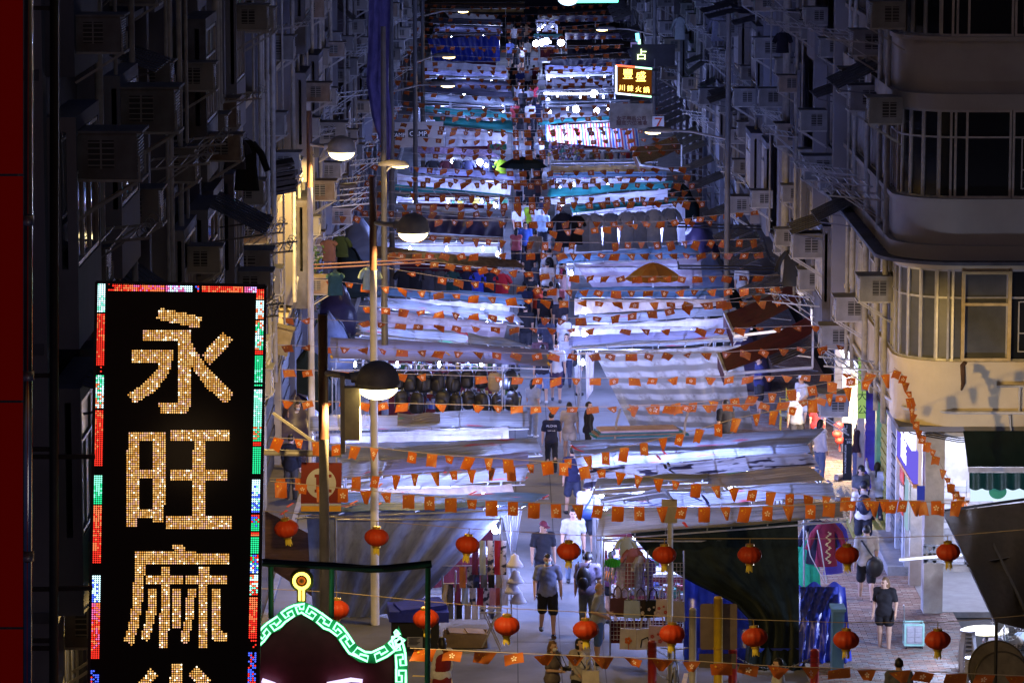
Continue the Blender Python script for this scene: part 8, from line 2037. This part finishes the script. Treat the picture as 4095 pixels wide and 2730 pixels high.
rr = [(2800 + dx, 2412 + dy) for dx, dy in ((0, 8), (3, 2), (10, 0), (138, 0), (145, 2), (148, 8), (148, 176), (145, 182), (138, 184), (10, 184), (3, 182), (0, 176))]
q = MB(); q.prism(rr, lambda u, v, s: A(u, v, y=b.y + .3 + .02 * s)); q.build('board', mat('board_back_brown', (.17, .13, .12), .6, var=.2), bd)
q = MB(); q.prism([(2795, 2612), (2945, 2612), (2942, 2672), (2795, 2668)], lambda u, v, s: A(u, v, y=b.y + .36 + .02 * s)); q.build('lower_board', mat('board_lower_brown', (.12, .10, .095), .6), bd)
q = MB(); q.tube([A(2872, 2590, y=b.y + .42), Vector((A(2872, 2590, y=b.y + .42).x, b.y + .42, 0))], .035, 8); q.build('post', M_post, bd)
t, b2, top = post('grey_post', 'short grey steel post between the bicycle and the blank board', 2770, 2436, 2880, .07, M_post, 'post')
t, b3, top = post('sign_post', 'tall grey street sign post seen from behind before the taped roofs', 2680, 2000, 2760, .058, M_post, 'sign post')
q = MB(); q.prism([(2645, 1995), (2708, 1995), (2708, 2090), (2645, 2090)], lambda u, v, s: A(u, v, y=b3.y - .07 - .02 * s)); q.build('sign_plate', mat('sign_back_grey', (.24, .22, .23), .5), t)
# bicycle
by = b3.y - .6; bc = thing('bicycle', 'silver bicycle seen end on at the foot of the sign post', 'bicycle', A(2698, 2760, z=0))
c = A(2698, 2742, y=by); q = MB()
for k, rz_ in ((0, .25),):
    q.tube([c + Vector((math.sin(rz_) * .33 * math.cos(a), math.cos(rz_) * .33 * math.cos(a), .33 * math.sin(a))) for a in np.linspace(0, 2 * PI, 30, endpoint=False)], .02, 6, closed=True); q.build('wheel', M_black, bc, smooth=True)
q = MB(); q.tube([c + Vector((.05, 0, 0)), c + Vector((.06, .05, .4)), c + Vector((.0, .1, .55))], .016, 6); q.tube([c + Vector((-.05, 0, 0)), c + Vector((-.06, .05, .4)), c + Vector((.0, .1, .55))], .016, 6); q.tube([c + Vector((0, .1, .55)), c + Vector((0, .12, .72))], .018, 6); q.tube([c + Vector((0, .1, .5)), c + Vector((.1, .9, .3))], .022, 6); q.build('frame', M_steel, bc, smooth=True)
q = MB(); q.tube([c + Vector((-.28, .1, .76)), c + Vector((-.1, .08, .74)), c + Vector((.1, .08, .74)), c + Vector((.28, .1, .76))], .014, 6); q.build('handlebar', M_steel, bc, smooth=True)
q = MB(); q.tube([c + Vector((-.34 * 0, -.36 * math.cos(a), .36 * math.sin(a))) for a in np.linspace(.2, 2.2, 12)], .03, 5); q.build('mudguard', M_steel, bc)
# blue tarpaulin, cabinet, hanging embroidered robe at the far side of the front stall
bt = thing('blue_tarpaulin', 'bright blue tarpaulin bundled over goods at the end of the black tarpaulin', 'tarpaulin', A(3300, 2690, z=0))
yb_ = at(3250, 2640, z=.1)[1]
P = [[tuple(A(3195 + 185 * i / 16 + 30 * j / 12 * (i / 16), 2335 + 330 * j / 12 + 12 * math.sin(i * .9), y=yb_ + .3 - .55 * j / 12 * (1 + .3 * math.sin(i * 1.9 + j * .6)))) for i in range(17)] for j in range(13)]
surf('tarpaulin', P, C_bl, bt)
P = [[tuple(A(3200 + 150 * i / 12, 2345 + 110 * j / 8 + 24 * math.sin(i * .5) * j / 8, y=yb_ - .35 + .12 * math.sin(i * 2.1 + j))) for i in range(13)] for j in range(9)]
surf('gathered_fold', P, C_bl, bt)
P = [[tuple(A(2790 + 420 * i / 20, 2590 + 120 * j / 8, y=yb_ + .1 + .05 * math.sin(i * 1.5))) for i in range(21)] for j in range(9)]
surf('rear_sheet', P, C_bl, bt)
cbn = thing('blue_cabinet', 'tall light blue metal cabinet standing on the pavement edge', 'cabinet', A(3350, 2720, z=0))
q = MB(); pb0, pb1 = A(3328, 2718, z=.0), A(3374, 2718, z=.0); q.bb(pb0.x, pb0.y, .1, pb1.x, pb0.y + .5, 1.42); q.build('cabinet_body', mat('cabinet_blue', (.10, .28, .58), .5, var=.12, dirt=(.12, .2, .35)), cbn)
q = MB(); q.bb(pb0.x - .03, pb0.y - .03, 1.421, pb1.x + .03, pb0.y + .53, 1.48); q.build('cabinet_top', mat('cabinet_blue_light', (.16, .36, .66), .5), cbn)
q = MB(); q.bb(pb0.x + .03, pb0.y - .015, .25, pb1.x - .03, pb0.y - .003, 1.36); q.build('door', mat('cabinet_blue', (.10, .28, .58), .5), cbn)
q = MB(); q.bb(pb1.x - .07, pb0.y - .03, .8, pb1.x - .05, pb0.y - .016, .95); q.build('handle', M_steel, cbn)
yr = at(3300, 2080, z=2.2)[1]
garment('robe', 'coat', 3305, 2085, yr - .1, fabric('robe_wine', (.17, .012, .035)), 'wine red robe with gold dragon embroidery hanging at the pavement side', 'robe', None, .86, .2)
o = bpy.data.objects['robe']; q = MB()
for i in range(26):
    zz_ = -.25 - i * .032; q.ball((.05 * math.sin(i * 1.1) + .03, -.09, zz_), (.022 + .02 * abs(math.sin(i * 2.3)), .008, .016), 6, 4)
q.build('gold_embroidery', mat('gold_thread', (.62, .50, .25), .5), o, world=False)
garment('robe', 'coat', 3268, 2080, yr + .1, fabric('robe_navy', (.012, .012, .03)), 'navy robe half hidden behind the wine red robe', 'robe', None, .84, -.3)
garment('robe', 'gown', 3335, 2088, yr + .2, fabric('robe_violet', (.07, .05, .35)), 'violet robe edge showing past the wine red robe', 'robe', None, .84, .5)
garment('dress', 'gown', 3235, 2160, yr + .3, fabric('dress_emerald', (.02, .35, .17)), 'emerald green dress hanging low behind the black tarpaulin edge', 'dress', None, 1.0)
q = MB(); q.tube([A(3205, 2090, y=yr), A(3385, 2084, y=yr)], .018, 6); q.tube([A(3215, 2060, y=yr), A(3215, 2620, y=yr)], .022, 6); tag(q.build('robe_rail', M_steel), 'steel rail and post carrying the embroidered robes', 'rail')
q = MB(); q.tube([A(3222, 2120, y=yr - .3), A(3240, 2220, y=yr - .32), A(3300, 2330, y=yr - .35)], .012, 5); q.tube([A(3268, 2118, y=yr - .3), A(3282, 2180, y=yr - .32), A(3305, 2330, y=yr - .35)], .014, 5); tag(q.build('tie_rope', mat('rope_pale', (.5, .48, .46), .9)), 'pale ropes tied from the robe rail to the blue tarpaulin', 'rope')
# dark plank board leaning behind the nearest lantern, carrier bag
wl = thing('plank_board', 'wide dark brown board leaning beside the grey tarpaulin', 'board', A(1200, 2330, z=.2))
q = MB(); Yb = at(1250, 2420, z=.1)[1] - .4; q.prism([(1060, 2040), (1325, 2180), (1312, 2425), (1060, 2260)], lambda u, v, s: A(u, v, y=Yb + .06 * s)); q.build('board', mat('plank_brown', (.12, .065, .05), .7, var=.35, stretch=(1, 1, 6)), wl)
# ---------------- clothes drying on the tenement racks
wash = [(1315, 960, 103.5, 'vest', (.10, .05, .06), 'pink towel like garment', -4.6, 'beside the yellow lit wall'), (1365, 945, 104, 'tee', (.008, .022, .010), 'dark green garment', -4.4, 'next to the pink garment'), (1480, 1070, 96.5, 'tee', (.20, .27, .25), 'sage green tee shirt', None, 'on the long maroon pole'), (1340, 1090, 97, 'vest', (.012, .05, .06), 'teal garment', None, 'under the long pole by the first posts'),
        (1180, 60, 120, 'tee', (.02, .02, .03), 'black tee shirt', None, 'high on the upper racks'), (1195, 90, 121, 'tee', (.35, .25, .3), 'pale pink tee shirt', None, 'high between the dark washing'), (1150, 40, 118, 'coat', (.015, .03, .10), 'deep blue garment', None, 'high at the front of the upper racks'),
        (985, 560, 72, 'coat', (.012, .012, .013), 'black long trousers', None, 'below a small near rack'), (940, 555, 71, 'tee', (.05, .045, .06), 'dark patterned top', None, 'next to the black long trousers'), (300, 1150, 50.5, 'coat', (.22, .17, .22), 'mauve shirt', None, 'on the near dark balcony'), (265, 1180, 50, 'tee', (.25, .2, .24), 'dull lilac top', None, 'on the near dark balcony edge'), (330, 1260, 50.8, 'gown', (.20, .12, .07), 'brown checked cloth', None, 'lowest on the near dark balcony'),
        (3165, 1000, 100, 'coat', (.012, .012, .014), 'black trousers', None, 'high above the farther maroon awning'), (3130, 130, 105, 'tee', (.02, .02, .04), 'dark top', None, 'on the high far rack of the shadowed tenement'), (2870, 60, 140, 'coat', (.30, .33, .45), 'pale blue bedsheet', None, 'near the top of the plain tenement'), (2720, 70, 165, 'coat', (.3, .33, .38), 'pale washing', None, 'beside the small far lamp')]
for px, py, y_, kd, c_, nm, xx, wh in wash:
    garment('washing', kd, px, py, y_, fabric('wash_' + nm.replace(' ', '_'), c_), '%s hung out to dry %s' % (nm, wh), 'washing', 'washing on the tenement racks', .85, random.uniform(-.5, .5))
for (a, b, Y, lb_) in (((1240, 1060), (1745, 1035), 98, 'long maroon bamboo pole with washing reaching out from the tenement'), ((1240, 1075), (1700, 1050), 98.3, 'second long pole beside the maroon one, lower and darker'), ((2668, 893), (3050, 905), 118, 'dark paired rail bracket sticking out above the grey gowns'), ((2710, 1062), (3100, 1068), 107, 'dark paired rail bracket sticking out before the umbrella stall')):
    q = MB(); q.tube([A(*a, y=Y), A(*b, y=Y)], .03, 6)
    if 'paired' in lb_: q.tube([A(a[0], a[1] + 12, y=Y), A(b[0], b[1] + 12, y=Y)], .03, 6); q.bar(A(a[0], a[1] - 18, y=Y), A(a[0] + 6, a[1] + 12, y=Y), .05)
    tag(q.build('pole', M_dark if 'paired' in lb_ else M_bol if False else mat('pole_maroon', (.10, .04, .05), .6)), lb_, 'pole')
# potted greenery on the far dark ledge, wooden box on the lamp lit ledge
pl = thing('plant', 'dark leafy creeper on the tenement behind the first lamp post', 'plant', A(1265, 1130, y=101))
q = MB(); rn = random.Random(3)
for i in range(160):
    p = A(1262 + rn.gauss(0, 16), 1130 + rn.gauss(0, 60), y=101 + rn.uniform(-.4, .4)); d = Vector((rn.uniform(-1, 1), rn.uniform(-1, 1), rn.uniform(-1, .6))).normalized() * .07; e = d.orthogonal().normalized() * .035
    q.add([p - d, p + e, p + d, p - e], [(0, 1, 2, 3)])
q.build('foliage', mat('leaf_dark', (.02, .06, .02), .7, var=.4), pl); q = MB(); q.tube([A(1262, 1240, y=101), A(1258, 1130, y=101), A(1268, 1040, y=101)], .02, 5); q.build('stem', M_wood, pl)
wb = thing('wooden_box', 'old yellow lit wooden box hung on the tenement wall under the lamp', 'box', A(1110, 1370, x=-5.6))
c = A(1118, 1360, x=-5.55); q = MB(); q.box(c, (.55, .5, .62), 0, Euler((0, .25, 0)).to_matrix()); q.build('crate', mat('box_ochre', (.34, .24, .07), .8, var=.3), wb); q = MB(); q.box(c + Vector((.08, 0, .34)), (.62, .56, .03), 0, Euler((0, .25, 0)).to_matrix()); q.build('lid', mat('box_ochre_dark', (.22, .15, .05), .8), wb)
bn2 = thing('bundle', 'dark bundle of old sheets stacked on a ledge, edges lit yellow', 'bundle', A(1125, 740, x=-5.4))
c = A(1125, 715, x=-5.5); q = MB()
for i in range(9): q.box(c + Vector((random.uniform(-.05, .05), random.uniform(-.05, .05), -.3 + i * .085)), (.8 - .03 * i, .7, .07), 0, Euler((random.uniform(-.1, .1), -.18, random.uniform(-.2, .2))).to_matrix())
q.build('sheets', mat('bundle_dark', (.05, .04, .035), .8), bn2)

# dark covered goods stored along both walls behind the stalls
CG = [(-5.7, 100, 'beside the lamp lit wall foot'), (-5.8, 108, 'behind the tee shirt stall'), (-5.6, 116, 'behind the violet tarpaulin'), (-5.8, 124, 'behind the boxed goods stall'), (-5.7, 133, 'behind the stall with the glaring bulb'), (-5.8, 143, 'behind the camp banner'),
      (7.2, 112, 'nearest the maroon awnings'), (7.3, 121, 'near the far grey lamp post'), (7.2, 131, 'beyond the far grey lamp post'), (7.3, 142, 'below the raised brown awning'), (7.2, 155, 'below the numeral seven sign')]
for k, (x, y_, wh) in enumerate(CG):
    rn = random.Random(k); n = 20; P = []
    for j in range(9):
        f = j / 8; row = []
        for i in range(n + 1):
            a = 2 * PI * i / n; r_ = (1 - f ** 3 * .97) * (1 + .08 * math.sin(a * 5 + k) + .05 * math.sin(a * 9 + j))
            row.append((x + .75 * r_ * math.copysign(abs(math.cos(a)) ** .6, math.cos(a)), y_ + 1.3 * r_ * math.copysign(abs(math.sin(a)) ** .6, math.sin(a)), .1 + (1.5 + .3 * rn.random()) * f + .06 * math.sin(a * 3 + j)))
        P.append(row)
    tag(surf('covered_goods', P, (C_na, C_bk, C_gy)[k % 3]), 'heap of goods under a %s sheet %s' % (('dark violet', 'black', 'grey')[k % 3], wh), 'covered goods', 'covered goods along the walls')
